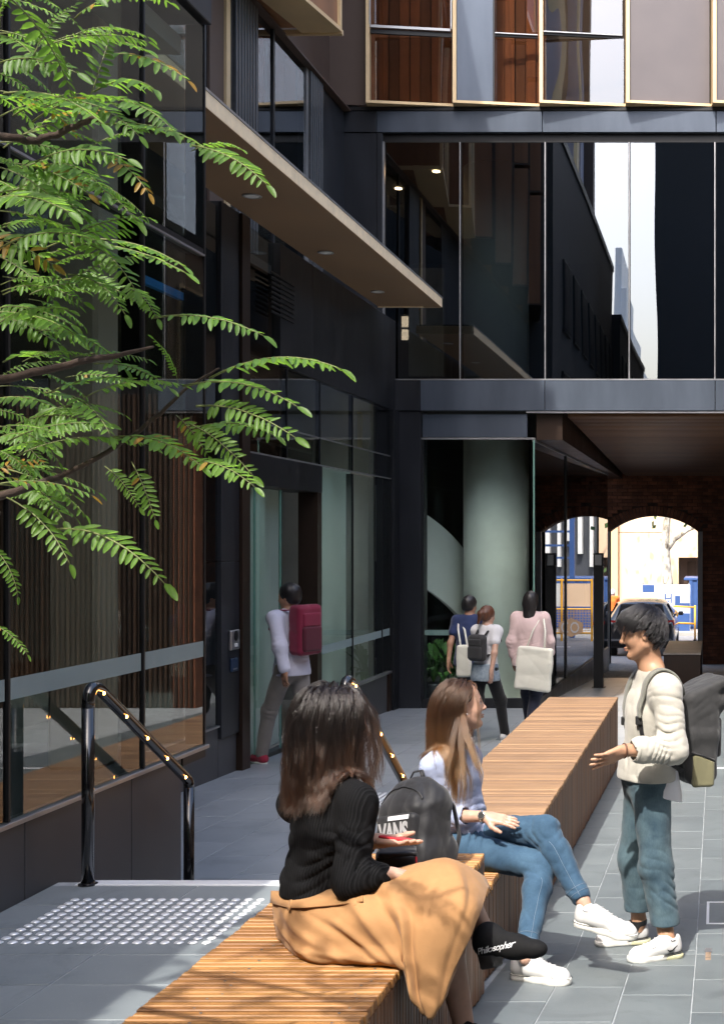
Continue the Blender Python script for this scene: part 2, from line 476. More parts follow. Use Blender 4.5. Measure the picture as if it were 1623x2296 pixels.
# ------------------------------------------------------------------ slatted benches
def slat_bench(name, label, x0, x1, y0, y1, ztop, wood_top, wood_side, left_side=False, screws=True, near_end=False):
    b = thing(name, label, 'bench', ((x0 + x1) / 2, (y0 + y1) / 2, ztop), 'slatted timber benches')
    ox, oy, oz = b.location
    pitch = .038; n = int(round((y1 - y0) / pitch)); pitch = (y1 - y0) / n
    sw = pitch - .0085; L = x1 - x0
    me = MB().box(-L / 2, L / 2, -sw / 2, sw / 2, -.032, 0, .0032).mesh('slat'); me.materials.append(wood_top)
    scr = MB()
    for i in range(n):
        y = y0 + (i + .5) * pitch
        inst('slat', me, b, (random.uniform(-.0035, .0035), y - oy, random.uniform(-.0012, .0012)), (random.uniform(-.02, .02), 0, random.uniform(-.0012, .0012)))
        if screws and i % 3 != 1:
            for sx in ((x0 + .19, x1 - .075) if i % 2 else (x0 + .16, x1 - .06)):
                scr.lathe((sx - ox + random.uniform(-.004, .004), y - oy, .0), [(.0042, -.001), (.0042, .0014), (.003, .0018)], 8)
    if scr.v: tag(scr.build('screw_heads', M['screw'], b), kind='stuff')
    fr = MB()
    ns = int(round((y1 - y0) / .038)); ps = (y1 - y0) / ns
    meshes = {}
    for side, xx in (((1, x1),) + (((-1, x0),) if left_side else ())):
        for i in range(ns):
            y = y0 + (i + .5) * ps
            zb = gz(y) + .012; h = round((ztop - .034 - zb), 2)
            if h not in meshes:
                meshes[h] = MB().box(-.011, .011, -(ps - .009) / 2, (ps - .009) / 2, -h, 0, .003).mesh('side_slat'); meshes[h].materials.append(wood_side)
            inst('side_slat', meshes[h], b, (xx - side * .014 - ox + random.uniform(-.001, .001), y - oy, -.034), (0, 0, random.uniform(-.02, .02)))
    if near_end:
        ne = int(round(L / .038)); pe = L / ne
        h = ztop - .034 - gz(y0) - .012
        me2 = MB().box(-(pe - .009) / 2, (pe - .009) / 2, -.011, .011, -h, 0, .003).mesh('side_slat'); me2.materials.append(wood_side)
        for i in range(ne): inst('side_slat', me2, b, (x0 + (i + .5) * pe - ox, y0 - oy - .012, -.034))
    zb = min(gz(y0), gz(y1)) - .05
    fr.box(x0 + .03 - ox, x1 - .03 - ox, y0 + .002 - oy, y1 - .002 - oy, zb - oz, -.04)
    fr.build('frame', M['frame_black'], b)
    return b
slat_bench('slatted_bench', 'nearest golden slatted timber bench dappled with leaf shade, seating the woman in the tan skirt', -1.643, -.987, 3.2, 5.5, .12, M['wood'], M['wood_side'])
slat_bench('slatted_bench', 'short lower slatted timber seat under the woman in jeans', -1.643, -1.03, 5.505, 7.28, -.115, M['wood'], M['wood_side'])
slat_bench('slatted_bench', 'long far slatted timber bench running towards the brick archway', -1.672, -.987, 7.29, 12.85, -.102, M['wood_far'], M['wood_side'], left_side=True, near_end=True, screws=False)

# ------------------------------------------------------------------ handrails
def arc(p0, p1, p2, n=7):
    return [Vector(p0).lerp(Vector(p1), t).lerp(Vector(p1).lerp(Vector(p2), t), t) for t in [i / n for i in range(n + 1)]]
def handrail(label, x, y0, y1, zb0, zt0, zt1, zb1, r=.0255, side=1):
    h = thing('handrail', label, 'handrail', (x, y0, zb0), 'black handrails with small lights')
    k = Vector((x, y0, zb0))
    top = Vector((x, y0 + .05, zt0)); end = Vector((x, y1, zt1))
    d = (end - top).normalized()
    a = arc((x, y0, zt0 - .10), (x, y0, zt0 + .035), top + d * .10, 8)
    e = arc(end - d * .03, end, (x, y1, zt1 - .03), 3)
    pts = a + [top + d * t for t in (.2, .4, .6, .8)] + e
    MB().tube([p - k for p in pts], r, 18).build('rail', M['black_paint'], h, True)
    MB().tube([Vector((x, y0, zb0)) - k, Vector((x, y0, zt0 - .0995)) - k], r, 18).build('post', M['black_paint'], h, True)
    MB().tube([Vector((x, y1, zb1)) - k, Vector((x, y1, zt1 - .0295)) - k], r, 18).build('post', M['black_paint'], h, True)
    MB().lathe((0, 0, 0), [(r + .014, 0), (r + .014, .005), (r + .004, .008), (r + .003, .014)], 20).build('base_ring', M['black_paint'], h)
    for i in range(5):
        p = top.lerp(end, .04 + .215 * i) + Vector((side * r * .75, 0, -r * .78))
        MB().lathe(tuple(p - k), [(.010, -.004), (.012, 0), (.010, .004)], 12, Matrix.Rotation(1.2, 4, 'Y')).build('light_housing', M['frame_black'], h)
        MB().lathe(tuple(p - k + Vector((side * .004, 0, -.004))), [(.0015, -.0072), (.0062, -.005), (.0075, 0), (.0062, .005), (.0015, .0072)], 10).build('light', M['led'], h)
    return h
handrail('curved black handrail with small amber lights on the platform beside the glass wall', -2.65, 5.44, 6.48, 0, .845, .245, -.6)
handrail('black handrail partly hidden behind the dark haired woman, its lower end by the backpack', -1.69, 5.86, 6.95, -.3, .83, .16, -.62)

# ------------------------------------------------------------------ small floor fittings
dc = thing('access_cover', 'square steel framed access cover set in the paving at the right edge', 'floor cover', (.03, 7.2, gz(7.2)))
_s = math.atan((gz(7.6) - gz(7.0)) / .6)
dc.rotation_euler = (_s, 0, 0)
for bx in ((-.09, -.075, -.24, .24), (.35, .365, -.24, .24)): box('frame_bar', M['alu_pale'], dc, bx[0], bx[1], bx[2], bx[3], -.02, .004, .001)
for bx in ((-.0745, .3495, -.24, -.225), (-.0745, .3495, .225, .24)): box('frame_bar', M['alu_pale'], dc, bx[0], bx[1], bx[2], bx[3], -.02, .004, .001)
box('cover_plate', M['stone'], dc, -.073, .348, -.222, .222, -.02, .0025, .001)
st = thing('threshold_strip', 'thin pale metal strip lying across the paving behind the man', 'floor strip', (0, 12.8, gz(12.8)))
box('strip', M['alu_pale'], st, -.12, 3.0, -.03, .03, -.02, .003, .001)
M['rust'] = pbr('rusty_iron', (.27, .19, .13), .8, var=.6, scale=40, bump=.4, bscale=120)
sl_ = thing('slot_drain', 'narrow rusty slot drain cover in the paving by the mans feet', 'drain', (-.045, 6.32, gz(6.32)))
sl_.rotation_euler = (math.atan(-.08), 0, 0)
box('slot', M['rust'], sl_, -.013, .013, -.42, .10, -.02, .002)
box('slot_frame', M['alu'], sl_, -.017, .017, .1005, .19, -.02, .0022)
# ------------------------------------------------------------------ left building: glazed bay, lobby front, canopy
XB, XF = -2.8, -4.7
lb = thing('office_building', 'dark glass office building on the left with projecting bay and brass canopy', 'building', (XF, 7, 0))
_K = Vector((XF, 7, 0))
def lbox(name, mat, x0, x1, y0, y1, z0, z1, c=0.0):
    return box(name, mat, lb, x0 - _K.x, x1 - _K.x, y0 - _K.y, y1 - _K.y, z0 - _K.z, z1 - _K.z, c)
def onx(px, x): return x * F / (px - CX)      # distance of a photo column on a wall at x
# bay plinth panels
ys = [-2.4 + .953 * k for k in range(0, 10)] + [6.75]
ys = [y for y in ys if y < 6.7] + [6.75]
for a, b in zip(ys[:-1], ys[1:]):
    lbox('plinth_panel', M['plinth'], XB - .06, XB, a + .003, b - .003, -1.2, .315, .003)
lbox('plinth_core', M['frame_black'], XB - 2.0, XB - .065, -2.4, 6.74, -1.2, .27)
lbox('sill', M['alu'], XB - .05, XB + .022, -2.4, 7.07, .318, .338, .002)
lbox('sill_drip', M['frame_black'], XB - .06, XB + .004, 6.76, 7.06, .27, .3165)
# bay glazing
by = [-2.31, -1.11, .09, 1.29, 2.49, 3.69, 4.89, 6.16, 7.05]
by = [-2.31, -1.11, .09, 1.29, 2.49, 3.89, 5.09, 6.29, 7.05]
for a, b in zip(by[:-1], by[1:]):
    lbox('window_pane', M['glass_bay'], XB - .012, XB, a + .008, b - .008, .345, 3.0)
    lbox('window_pane', M['glass_bay'], XB - .012, XB, a + .008, b - .008, 3.045, 4.25)
    if a > 1: lbox('frosted_band', M['frost'], XB + .001, XB + .003, a + .02, b - .02, .82, .905)
for y in by:
    lbox('mullion', M['frame_black'], XB - .10, XB + (.012 if y < 7 else .006), y - .0078, y + .0078, .34, 4.27, .002)
lbox('transom', M['alu'], XB - .03, XB + .008, -2.31, 7.04, 3.003, 3.0135)
lbox('transom_bar', M['frame_black'], XB - .09, XB + .002, -2.3, 7.035, 3.015, 3.042)
# the end of the bay, facing the far building
lbox('window_pane', M['glass_bay'], XF + .02, XB - .11, 7.038, 7.05, .345, 4.25)
lbox('bay_roof', M['frame_dark'], XF + .01, XB + .03, -2.4, 7.08, 4.28, 4.42, .004)
# bay interior
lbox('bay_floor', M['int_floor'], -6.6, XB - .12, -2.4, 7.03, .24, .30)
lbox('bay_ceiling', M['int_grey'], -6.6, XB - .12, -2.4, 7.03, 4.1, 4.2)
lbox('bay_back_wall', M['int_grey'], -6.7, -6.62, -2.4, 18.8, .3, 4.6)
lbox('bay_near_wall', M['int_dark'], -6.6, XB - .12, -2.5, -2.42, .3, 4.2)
lbox('interior_column', M['int_beige'], -3.35, -3.10, 6.45, 6.70, .301, 4.099, .02)
lbox('interior_column', M['int_beige'], -3.35, -3.10, 2.4, 2.65, .301, 4.099, .02)
bat = MB().box(-.02, .02, -.016, .016, 0, 3.7, .003).mesh('timber_batten'); bat.materials.append(M['int_wood'])
for i in range(46):
    inst('timber_batten', bat, lb, (-4.9 - _K.x, 4.3 + .075 * i - _K.y, .301))
M['rough_stone'] = pbr('rough_stone', (.16, .12, .09), .85, var=.5, scale=5, bump=.9, bscale=7, bdist=.08)
lbox('stone_reflection_wall', M['rough_stone'], -5.1, -4.85, 1.6, 4.2, .301, 4.0, .02)  # stone mirrored in the bay glass, put in as a wall inside
lbox('interior_counter', M['int_wood'], -4.3, -3.9, 3.6, 6.2, .301, 1.15, .01)
M['reflection_blue'] = pbr('blue_reflection', (.02, .22, .62), .5)
lbox('blue_reflection', M['reflection_blue'], -2.93, -2.90, 6.31, 7.02, 2.76, 2.80)  # blue line mirrored in the bay glass, put in as a coloured strip
# lobby front, plane x = XF
gl0, gl1 = 7.06, 12.10
for a, b in ((7.07, 9.0), (9.0, 10.9), (10.9, 12.16)):
    lbox('plinth_panel', M['plinth'], XF - .06, XF, a + .003, b - .003, -1.3, -.31, .003)
lbox('sill', M['alu'], XF - .05, XF + .02, 7.07, 12.16, -.307, -.29, .002)
for a, b in ((7.07, 9.5), (9.5, 12.15)):
    lbox('window_pane', M['glass_bay'], XF - .012, XF, a + .01, b - .01, -.285, 2.30)
    lbox('window_pane', M['glass_bay'], XF - .012, XF, a + .01, b - .01, 2.36, 4.6)
lbox('transom_bar', M['frame_dark'], XF - .06, XF + .01, 7.07, 12.15, 2.302, 2.358)
# pilaster with bronze edge
lbox('pilaster', M['panel_dark'], XF - .3, XF + .03, 12.17, 12.62, -.42, 1.25, .004)
lbox('pilaster', M['panel_dark'], XF - .3, XF + .03, 12.17, 12.62, 1.256, 4.66, .004)
lbox('pilaster_foot', M['plinth'], XF - .3, XF, 12.17, 12.62, -1.3, -.425, .004)
lbox('pilaster_edge', M['bronze'], XF - .28, XF + .06, 12.63, 12.84, -1.3, 4.66, .004)
# entrance: header, doors, opening
ya, yb = 12.86, 15.26
lbox('door_header', M['frame_dark'], XF - .35, XF + .035, ya, yb, 2.02, 2.335, .004)
lbox('door_jamb', M['bronze'], XF - .2, XF + .03, yb - .16, yb, -1.2, 2.018, .003)
yd = onx(630, XF)
d1 = MB().box(XF - .012 - _K.x, XF - _K.x, ya + .01 - _K.y, yd - _K.y, gz(13) + .03, 2.0)
dd = d1.build('glass_door', M['glass_clear'], lb)
ed = MB()
for y in (ya + .27, yd - .01): ed.box(XF - .018, XF + .005, y, y + .012, gz(13) + .03, 2.0)
for v in range(len(ed.v)): ed.v[v] = tuple(Vector(ed.v[v]) - _K)
e_ = ed.build('door_edge', M['glass_edge'], dd)
lbox('door_threshold', M['frame_black'], XF - .25, XF + .04, ya, yb, gz(14) - .08, gz(14) - .012)
# right hand glazing of the lobby
e2 = 18.55
cuts = [15.27, 16.64, 18.10, e2]
for a, b in zip(cuts[:-1], cuts[1:]):
    lbox('window_pane', M['glass_clear'], XF - .012, XF, a + .012, b - .012, -.40, 2.31)
    lbox('mullion', M['frame_black'], XF - .08, XF + .012, b - .011, b + .011, -.40, 2.315)
    lbox('frosted_band', M['frost'], XF + .001, XF + .003, a + .03, b - .03, .10, .20)
lbox('plinth_panel', M['plinth'], XF - .06, XF + .0, 15.27, 18.38, -1.5, -.45, .003)
lbox('plinth_end', M['bronze'], XF - .06, XF + .02, 18.39, e2, -1.5, -.45, .003)
lbox('sill', M['alu'], XF - .05, XF + .03, 15.27, e2, -.447, -.415, .002)
lbox('transom', M['alu'], XF - .02, XF + .02, ya, e2, 2.338, 2.352)
for a, b in zip([ya, 14.1, 15.27, 16.64], [14.1, 15.27, 16.64, e2]):
    lbox('window_pane', M['glass_bay'], XF - .012, XF, a + .01, b - .01, 2.357, 2.66)
    lbox('window_pane', M['glass_bay'], XF - .012, XF, a + .01, b - .01, 2.68, 3.33)
    lbox('mullion', M['frame_dark'], XF - .05, XF + .008, a - .009, a + .009, 2.355, 3.335)
lbox('transom', M['alu'], XF - .02, XF + .006, ya, e2, 2.663, 2.677)
lbox('wall_panel', M['frame_dark'], XF - .1, XF, 15.0, 18.88, 3.345, 4.66, .003)
lbox('wall_panel', M['frame_dark'], XF - .1, XF, 13.9, 14.994, 3.345, 4.66, .003)
lbox('window_pane', M['glass_bay'], XF - .08, XF - .068, 12.86, 13.88, 3.345, 4.66)
lbox('corner_post', M['frame_dark'], XF - .2, XF + .05, e2 + .015, 18.88, -1.5, 3.34, .004)
# louvre in the wall over the doors
y0, y1 = onx(605, XF), onx(658, XF)
lv = MB()
z0, z1 = 3.86, 4.32
for i in range(9):
    z = z0 + (z1 - z0) * i / 9
    lv.box(XF + .002 - _K.x, XF + .02 - _K.x, y0 - _K.y, y1 - _K.y, z, z + .022)
lv.build('louvre', M['frame_black'], lb)
M['mint'] = pbr('mint_added_panel', (.36, .42, .375), .35, 0, .10, 1.5)
# lobby interior
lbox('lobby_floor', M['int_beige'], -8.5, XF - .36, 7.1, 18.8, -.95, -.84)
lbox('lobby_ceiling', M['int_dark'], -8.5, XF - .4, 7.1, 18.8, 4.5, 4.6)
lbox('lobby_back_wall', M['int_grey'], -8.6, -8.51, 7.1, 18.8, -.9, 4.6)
lbox('lobby_side_wall', M['int_wood'], -7.2, XF - .42, 15.1, 15.2, -.84, 4.4)
lbox('added_pale_panel', M['mint'], -4.80, -4.77, 12.92, 13.62, -.84, 2.0, .004)  # pale panels added behind the glass to brighten the door panes
lbox('added_pale_panel', M['mint'], -5.0, -4.95, 12.9, 14.6, -.84, 2.4, .02)
lbox('added_pale_panel', M['mint'], -4.80, -4.77, 15.3, 15.98, -.40, 2.3, .004)
lbox('added_pale_panel', M['mint'], -5.0, -4.95, 15.95, 17.45, -.84, 2.4, .02)
lbox('lobby_end_wall', M['int_grey'], -8.5, XF - .25, 18.6, 18.7, -.9, 4.5)
lbox('brass_bar', M['brass'], -4.88, -4.83, 17.52, 17.58, 2.70, 3.2)
# canopy
XC = -3.79; zc = 4.67
lbox('canopy_soffit', M['soffit'], XF + .02, XC - .26, 7.09, 17.8, zc + .02, zc + .05)
lbox('canopy_soffit_edge', M['soffit'], XC - .25, XC - .002, 7.09, 17.8, zc, zc + .05, .004)
cpan = [7.09, 9.3, 11.5, 13.7, 15.9, 17.8]
for a, b in zip(cpan[:-1], cpan[1:]):
    lbox('canopy_edge', M['brass_edge'], XC - .02, XC + .0, a + .0015, b - .0015, zc + .001, zc + .125, .002)
lbox('canopy_edge', M['brass_edge'], XF + .02, XC - .022, 17.801, 17.82, zc + .001, zc + .125, .002)
lbox('canopy_top', M['frame_dark'], XF + .02, XC - .03, 7.09, 17.8, zc + .052, zc + .15)
lbox('canopy_flashing', M['alu'], XC - .07, XC + .006, 7.09, 17.825, zc + .127, zc + .145)
for px, py in ((565, 438), (730, 565), (846, 653)):
    Y = (zc + .02 - H) * F / (CY - py)
    x = (px - CX) / F * Y
    L_ = MB().lathe((x - _K.x, Y - _K.y, zc + .012), [(.075, .012), (.09, .004), (.09, 0), (.07, -.002), (.066, .006)], 24).build('downlight', M['alu'], lb, True)
    MB().lathe((x - _K.x, Y - _K.y, zc + .013), [(.064, 0), (.064, .004)], 20).build('diffuser', M['white_paint'], L_)
# recessed floor over the canopy
XR = -5.45
lbox('upper_back_wall', M['int_dark'], -8.5, -8.4, 4.4, 18.8, 4.7, 7.7)
lbox('upper_floor_slab', M['int_dark'], -8.5, XR - .05, 4.4, 18.8, 4.62, 4.8)
def ycol(px): return onx(px, XR)
segs = [(330, 466, 'pane'), (466, 498, 'brown'), (498, 507, 'brass'), (507, 519, 'dark'), (519, 571, 'rib'), (571, 609, 'pane'), (609, 613, 'dark'), (613, 684, 'pane'), (684, 689, 'alu'), (689, 718, 'rib')]
for a, b, k in segs:
    y0, y1 = ycol(a), ycol(b)
    if k == 'pane':
        lbox('window_pane', M['glass_far'], XR - .012, XR, y0 + .01, y1 - .01, 4.82, 7.72)
    elif k == 'rib':
        n = max(5, int((y1 - y0) / .09)); w = (y1 - y0) / n
        rb = MB().box(-.02, .05, -w * .32, w * .32, 4.82, 7.72, .004).mesh('cladding_rib'); rb.materials.append(M['ribbed'])
        for i in range(n): inst('cladding_rib', rb, lb, (XR - _K.x, y0 + (i + .5) * w - _K.y, 0))
        lbox('cladding_backing', M['frame_black'], XR - .1, XR - .03, y0, y1, 4.82, 7.72)
    else:
        lbox('upper_mullion', M[{'brown': 'brown_panel', 'brass': 'brass', 'dark': 'frame_dark', 'alu': 'alu'}[k]], XR - .1, XR + (.05 if k == 'brass' else .02), y0 + .002, y1 - .002, 4.82, 7.72)
lbox('upper_wall', M['panel_dark'], XR - .1, XR, -2, ycol(330) - .01, 4.45, 7.72)
lbox('upper_wall', M['panel_dark'], XR - .1, XR, ycol(718) + .01, 18.88, 4.82, 7.72)
# saw-tooth storeys above, brass edged, overhanging
M['saw_brown'] = pbr('saw_tooth_brown', (.26, .125, .065), .5, .1, .3, .8, stretch=(4, 4, .2))
n = 6; w = 2.53
for i in range(n):
    y1 = 16.0 - i * w; y0 = y1 - w
    for (za, zb_) in ((7.76, 10.7), (10.78, 13.7), (13.78, 15.0)):
        xo0, xo1 = XF - .42, XF + .0
        poly = [(xo0 - _K.x, y0 - _K.y), (xo1 - _K.x, y1 - .004 - _K.y), (xo0 - .5 - _K.x, y1 - .004 - _K.y), (xo0 - .5 - _K.x, y0 - _K.y)]
        q = MB().prism(poly, 'z', za + .05, zb_).build('upper_bay', M['saw_brown'], lb)
        # brass frame: bottom strip, end return, and glazing on the slanted face
        dx, dy = xo1 - xo0, y1 - y0; ln = math.hypot(dx, dy); ang = math.atan2(dx, dy)
        fr = MB()
        R_ = Matrix.Translation((xo0 - _K.x, y0 - _K.y, 0)) @ Matrix.Rotation(-ang, 4, 'Z')
        fr.box(-.45, .055, 0, ln, za, za + .048, 0, R_)
        fr.box(.001, .055, 0, .05, za + .05, zb_, 0, R_); fr.box(.001, .055, ln - .05, ln, za + .05, zb_, 0, R_)
        fr.build('brass_frame', M['brass'] if za < 8 and i < 2 else M['bronze'], q)
        MB().box(.004, .016, .06, ln * .62, za + .06, zb_ - .1, 0, R_).build('pane', M['glass_brown'], q)
        MB().box(.004, .02, ln * .63, ln - .055, za + .06, zb_ - .1, 0, R_).build('infill_panel', M['saw_brown'], q)
lbox('upper_slab', M['brown_panel'], -9, XR + .1, -2, 18.88, 7.73, 7.755)
lbox('upper_core', M['brown_panel'], -9, XF - .95, .8, 18.88, 7.757, 15.1)
lbox('roof', M['frame_dark'], -9.2, XF - .2, .75, 18.9, 15.102, 15.3)
lbox('soffit_lip', M['brass'], XF - .9, XF + .05, 16.02, 16.07, 7.74, 7.80)

# entry panel and card reader on the pilaster
ip = thing('intercom', 'silver door intercom with black lens on the dark pilaster', 'intercom', (XF + .03, 12.45, .3))
Y = 12.5; s = F / Y
box('housing', M['alu'], ip, 0, .03, -.11, .11, H - (1456 - CY) / s - .3, H - (1412 - CY) / s - .3, .008)
MB().lathe((.031, .0, H - (1425 - CY) / s - .3), [(.05, 0), (.05, .004), (.02, .008)], 16, Matrix.Rotation(math.pi / 2, 4, 'Y')).build('lens', M['frame_black'], ip)
box('button', M['white_paint'], ip, .0305, .036, -.04, .04, H - (1450 - CY) / s - .3, H - (1442 - CY) / s - .3, .003)
cr = thing('card_reader', 'small dark blue card reader below the silver intercom', 'card reader', (XF + .03, 12.45, .0))
M['reader_blue'] = pbr('reader_blue', (.02, .04, .08), .3)
z1 = H - (1475 - CY) / s; z0 = H - (1505 - CY) / s
box('housing', M['reader_blue'], cr, 0, .025, -.08, .08, z0, z1, .006)
box('reader_strip', M['alu'], cr, .0255, .028, -.05, .05, z0 + .02, z0 + .035, .001)
# ------------------------------------------------------------------ far building across the courtyard, with the passage under it
YF = 18.9; S = F / YF
def fx(px): return (px - CX) / S
def fz(py): return H - (py - CY) / S
fb = thing('office_building', 'far dark building facing the camera with brass framed windows over a passage', 'building', (-3, YF, 0))
_K2 = Vector((-3, YF, 0))
def fbox(name, mat, px0, px1, py0, py1, d0, d1, c=0.0, parent=None):
    """photo rectangle on the facade; d = distance in front (-) or behind (+) of its plane"""
    return box(name, mat, parent or fb, fx(px0) - _K2.x, fx(px1) - _K2.x, d0, d1, fz(py1), fz(py0), c)
def wbox(name, mat, x0, x1, y0, y1, z0, z1, c=0.0):
    return box(name, mat, fb, x0 - _K2.x, x1 - _K2.x, y0 - _K2.y, y1 - _K2.y, z0, z1, c)
# top storey: saw-tooth modules, near on their left edge
W = 192.3
zb = fz(240); zt = 11.0
for k in range(-1, 5):
    a = 828 + W * k; b = a + W
    x0, x1 = fx(a), fx(b)
    dep = -.17
    ang = math.atan2(.17, x1 - x0); ln = math.hypot(.17, x1 - x0)
    R_ = Matrix.Translation((x0 - _K2.x, dep, 0)) @ Matrix.Rotation(ang, 4, 'Z')
    t = 8 / S
    if k >= 0:
        q = MB().box(0, t, -.05, .12, zb, zt, 0, R_)
        q.box(t + .001, ln, -.05, .12, zb, zb + .038, 0, R_)
        q.box(ln - .02, ln, -.03, .1, zb + .0385, zt, 0, R_)
        fr = q.build('brass_frame', M['brass'], fb)
    def cell(name, u0, u1, py0, py1, mat, yy0=.0, yy1=.02, par=None):
        if name == 'window_pane': return box(name, mat, par or fb, fx(u0) - _K2.x, fx(u1) - _K2.x, -.02 + yy0, -.005 + yy0, fz(py1), min(fz(py0), zt))
        ua, ub = (u0 - a) / S, (u1 - a) / S
        return MB().box(ua, ub, yy0, yy1, fz(py1), min(fz(py0), zt), 0, R_).build(name, mat, par or fb)
    if k == -1: cell('wall_panel', a + 2, b - 2, -400, 236, M['brown_panel'])
    if k in (3, 4): cell('wall_panel', a + 9, b - 5, -400, 233, M['mauve'])
    if k == 0:
        cell('window_pane', a + 10, a + 184, -400, 66, M['glass_brown'], -.035, -.02); cell('window_pane', a + 14, a + 186, 84, 231, M['glass_brown'])
        cell('window_rail', a + 9, a + 184, 66.5, 72, M['alu'], -.05, .0); cell('window_rail', a + 9, a + 186, 73, 83, M['frame_black'], -.01, .03)
        cell('window_stile', a + 6, a + 9.8, -400, 66, M['alu'], -.05, .0); cell('window_stile', a + 184.2, a + 187, -400, 66, M['alu'], -.05, .0)
    if k == 1:
        cell('wall_panel', a + 9, a + 88, -400, 233, M['panel_blue']); cell('window_stile', a + 88.5, a + 92, -400, 233, M['frame_black'], -.02, .03)
        cell('window_pane', a + 92.5, a + 187, -400, 78, M['glass_brown'], -.02, -.005); cell('window_pane', a + 92.5, a + 187, 86, 232, M['glass_brown'])
        cell('window_rail', a + 92.5, a + 187, 78.5, 80.5, M['alu'], -.04, 0); cell('window_rail', a + 92.5, a + 187, 81, 85.5, M['frame_black'], -.01, .03)
    if k == 2:
        cell('window_pane', a + 9, a + 183, -400, 79, M['glass_brown'], -.02, -.005); cell('window_pane', a + 9, a + 186, 87, 232, M['glass_brown'])
        cell('window_rail', a + 9, a + 184, 79.5, 81.5, M['alu'], -.04, 0); cell('window_rail', a + 9, a + 186, 82, 86.5, M['frame_black'], -.01, .03)
fbox('soffit_strip', M['frame_black'], 700, 2150, 240.5, 249, -.05, .3)
fbox('parapet', M['brown_panel'], 700, 2150, -420, -283, -.1, .3)
# fascia over the glass
for a, b in zip([720, 846, 1216.5, 1605.5], [845.5, 1216, 1605, 2000]):
    fbox('fascia_panel', M['panel_blue'] if a > 800 else M['panel_dark'], a + .4, b - .4, 250, 297, -.04, .05, .004)
fbox('recess', M['frame_black'], 846, 2100, 297.5, 316, .04, .1)
fbox('wall_panel', M['panel_dark'], 700, 845, 297.5, 858, -.02, .05, .004)
fbox('window_jamb', M['panel_dark'], 846, 858, 298, 850, -.03, .05, .003)
fbox('window_jamb', M['alu'], 858.3, 861.5, 316.5, 850, -.01, .06)
cols = [861, 1031, 1222, 1410.5, 1603, 1795, 1990]
for a, b in zip(cols[:-1], cols[1:]):
    fbox('window_pane', M['glass_far'], a + 2.6, b - 2.6, 317, 849, .045, .057)
    fbox('mullion', M['frame_black'], b - 2.2, b + 2.2, 317, 849, .03, .12)
    fbox('mullion_cap', M['alu'], b - 1.4, b + .4, 317, 849, .012, .0295)
for a, b in zip([860, 943.4, 1222.4, 1603.4], [943, 1222, 1603, 2000]):
    fbox('fascia_panel', M['panel_dark'] if a < 900 else M['panel_blue'], a + .4, b - .4, 853, 921, -.05, .06, .004)
fbox('fascia_drip', M['alu'], 860, 2000, 850, 852.6, -.052, .06)
fbox('fascia_lip', M['alu'], 1180, 2000, 922, 926, -.03, .04)
# ground floor
fbox('pillar', M['panel_dark'], 868, 944, 921.5, 1605, -.02, .4, .004)
fbox('fascia_panel', M['panel_blue'], 946, 1181, 928, 980, .02, .1, .004)
fbox('head_angle', M['alu'], 944, 1199, 981, 985, -.005, .1)
fbox('window_frame', M['frame_dark'], 944.5, 950, 985.5, 1570, 0, .1)
fbox('window_pane', M['glass_clear'], 951, 1197, 986, 1566, .02, .032)
fbox('frosted_band', M['frost'], 951, 1060, 1413, 1425, .0335, .036)
fbox('plinth_panel', M['frame_dark'], 944.5, 1199, 1567, 1620, 0, .1, .004)
# the glass return along the passage
P0 = Vector((-2.676, YF, 0)); P1 = Vector((-2.42, 28.5, 0))
dv = P1 - P0; LN = dv.length; RM = Matrix.Translation(P0 - _K2) @ Matrix.Rotation(math.atan2(dv.y, dv.x), 4, 'Z')
def rbox(name, mat, u0, u1, w0, w1, z0, z1): return MB().box(u0, u1, w0, w1, z0, z1, 0, RM).build(name, mat, fb)
um = 22.06 - YF
ug = [(.03, um - .05), (um + .05, LN - .02)]
M['glass_return'] = glass('passage_glass', (.30, .31, .30), 3.4, .03, .5)
for u0, u1 in ug: rbox('window_pane', M['glass_return'], u0, u1, 0, .012, gz(24) + .35, 2.90)
rbox('mullion', M['frame_black'], um - .045, um + .045, -.02, .1, -1.6, 2.9)
rbox('corner_bead', M['glass_edge'], -.004, .022, -.004, .02, -1.05, 2.93)
rbox('head_angle', M['alu'], 0.0, LN, -.012, .03, 2.905, 2.93)
for u0, u1 in ((0, 3.2), (3.21, 6.4), (6.41, LN)): rbox('plinth_panel', M['frame_black'], u0, u1, -.03, .05, -1.9, gz(24) + .33)
wbox('bulkhead', M['bronze'], -2.66, -2.28, YF + .1, 31, 2.94, 3.36)
# passage ceiling of timber battens that follows the slope of the ground
bm_ = MB().box(-2.2, 2.9, -.055, .055, 0, .09, .004).mesh('ceiling_batten'); bm_.materials.append(M['batten'])
nb = 64
for i in range(nb):
    Y = YF + .15 + i * (30.9 - YF - .1) / nb
    inst('ceiling_batten', bm_, fb, (0 - _K2.x, Y - _K2.y, 3.28 - .28 * (Y - YF) / 12), (0, 0, 0))
wbox('ceiling_void', M['frame_black'], -2.3, 6, YF + .07, 31.0, 3.40, 3.5)
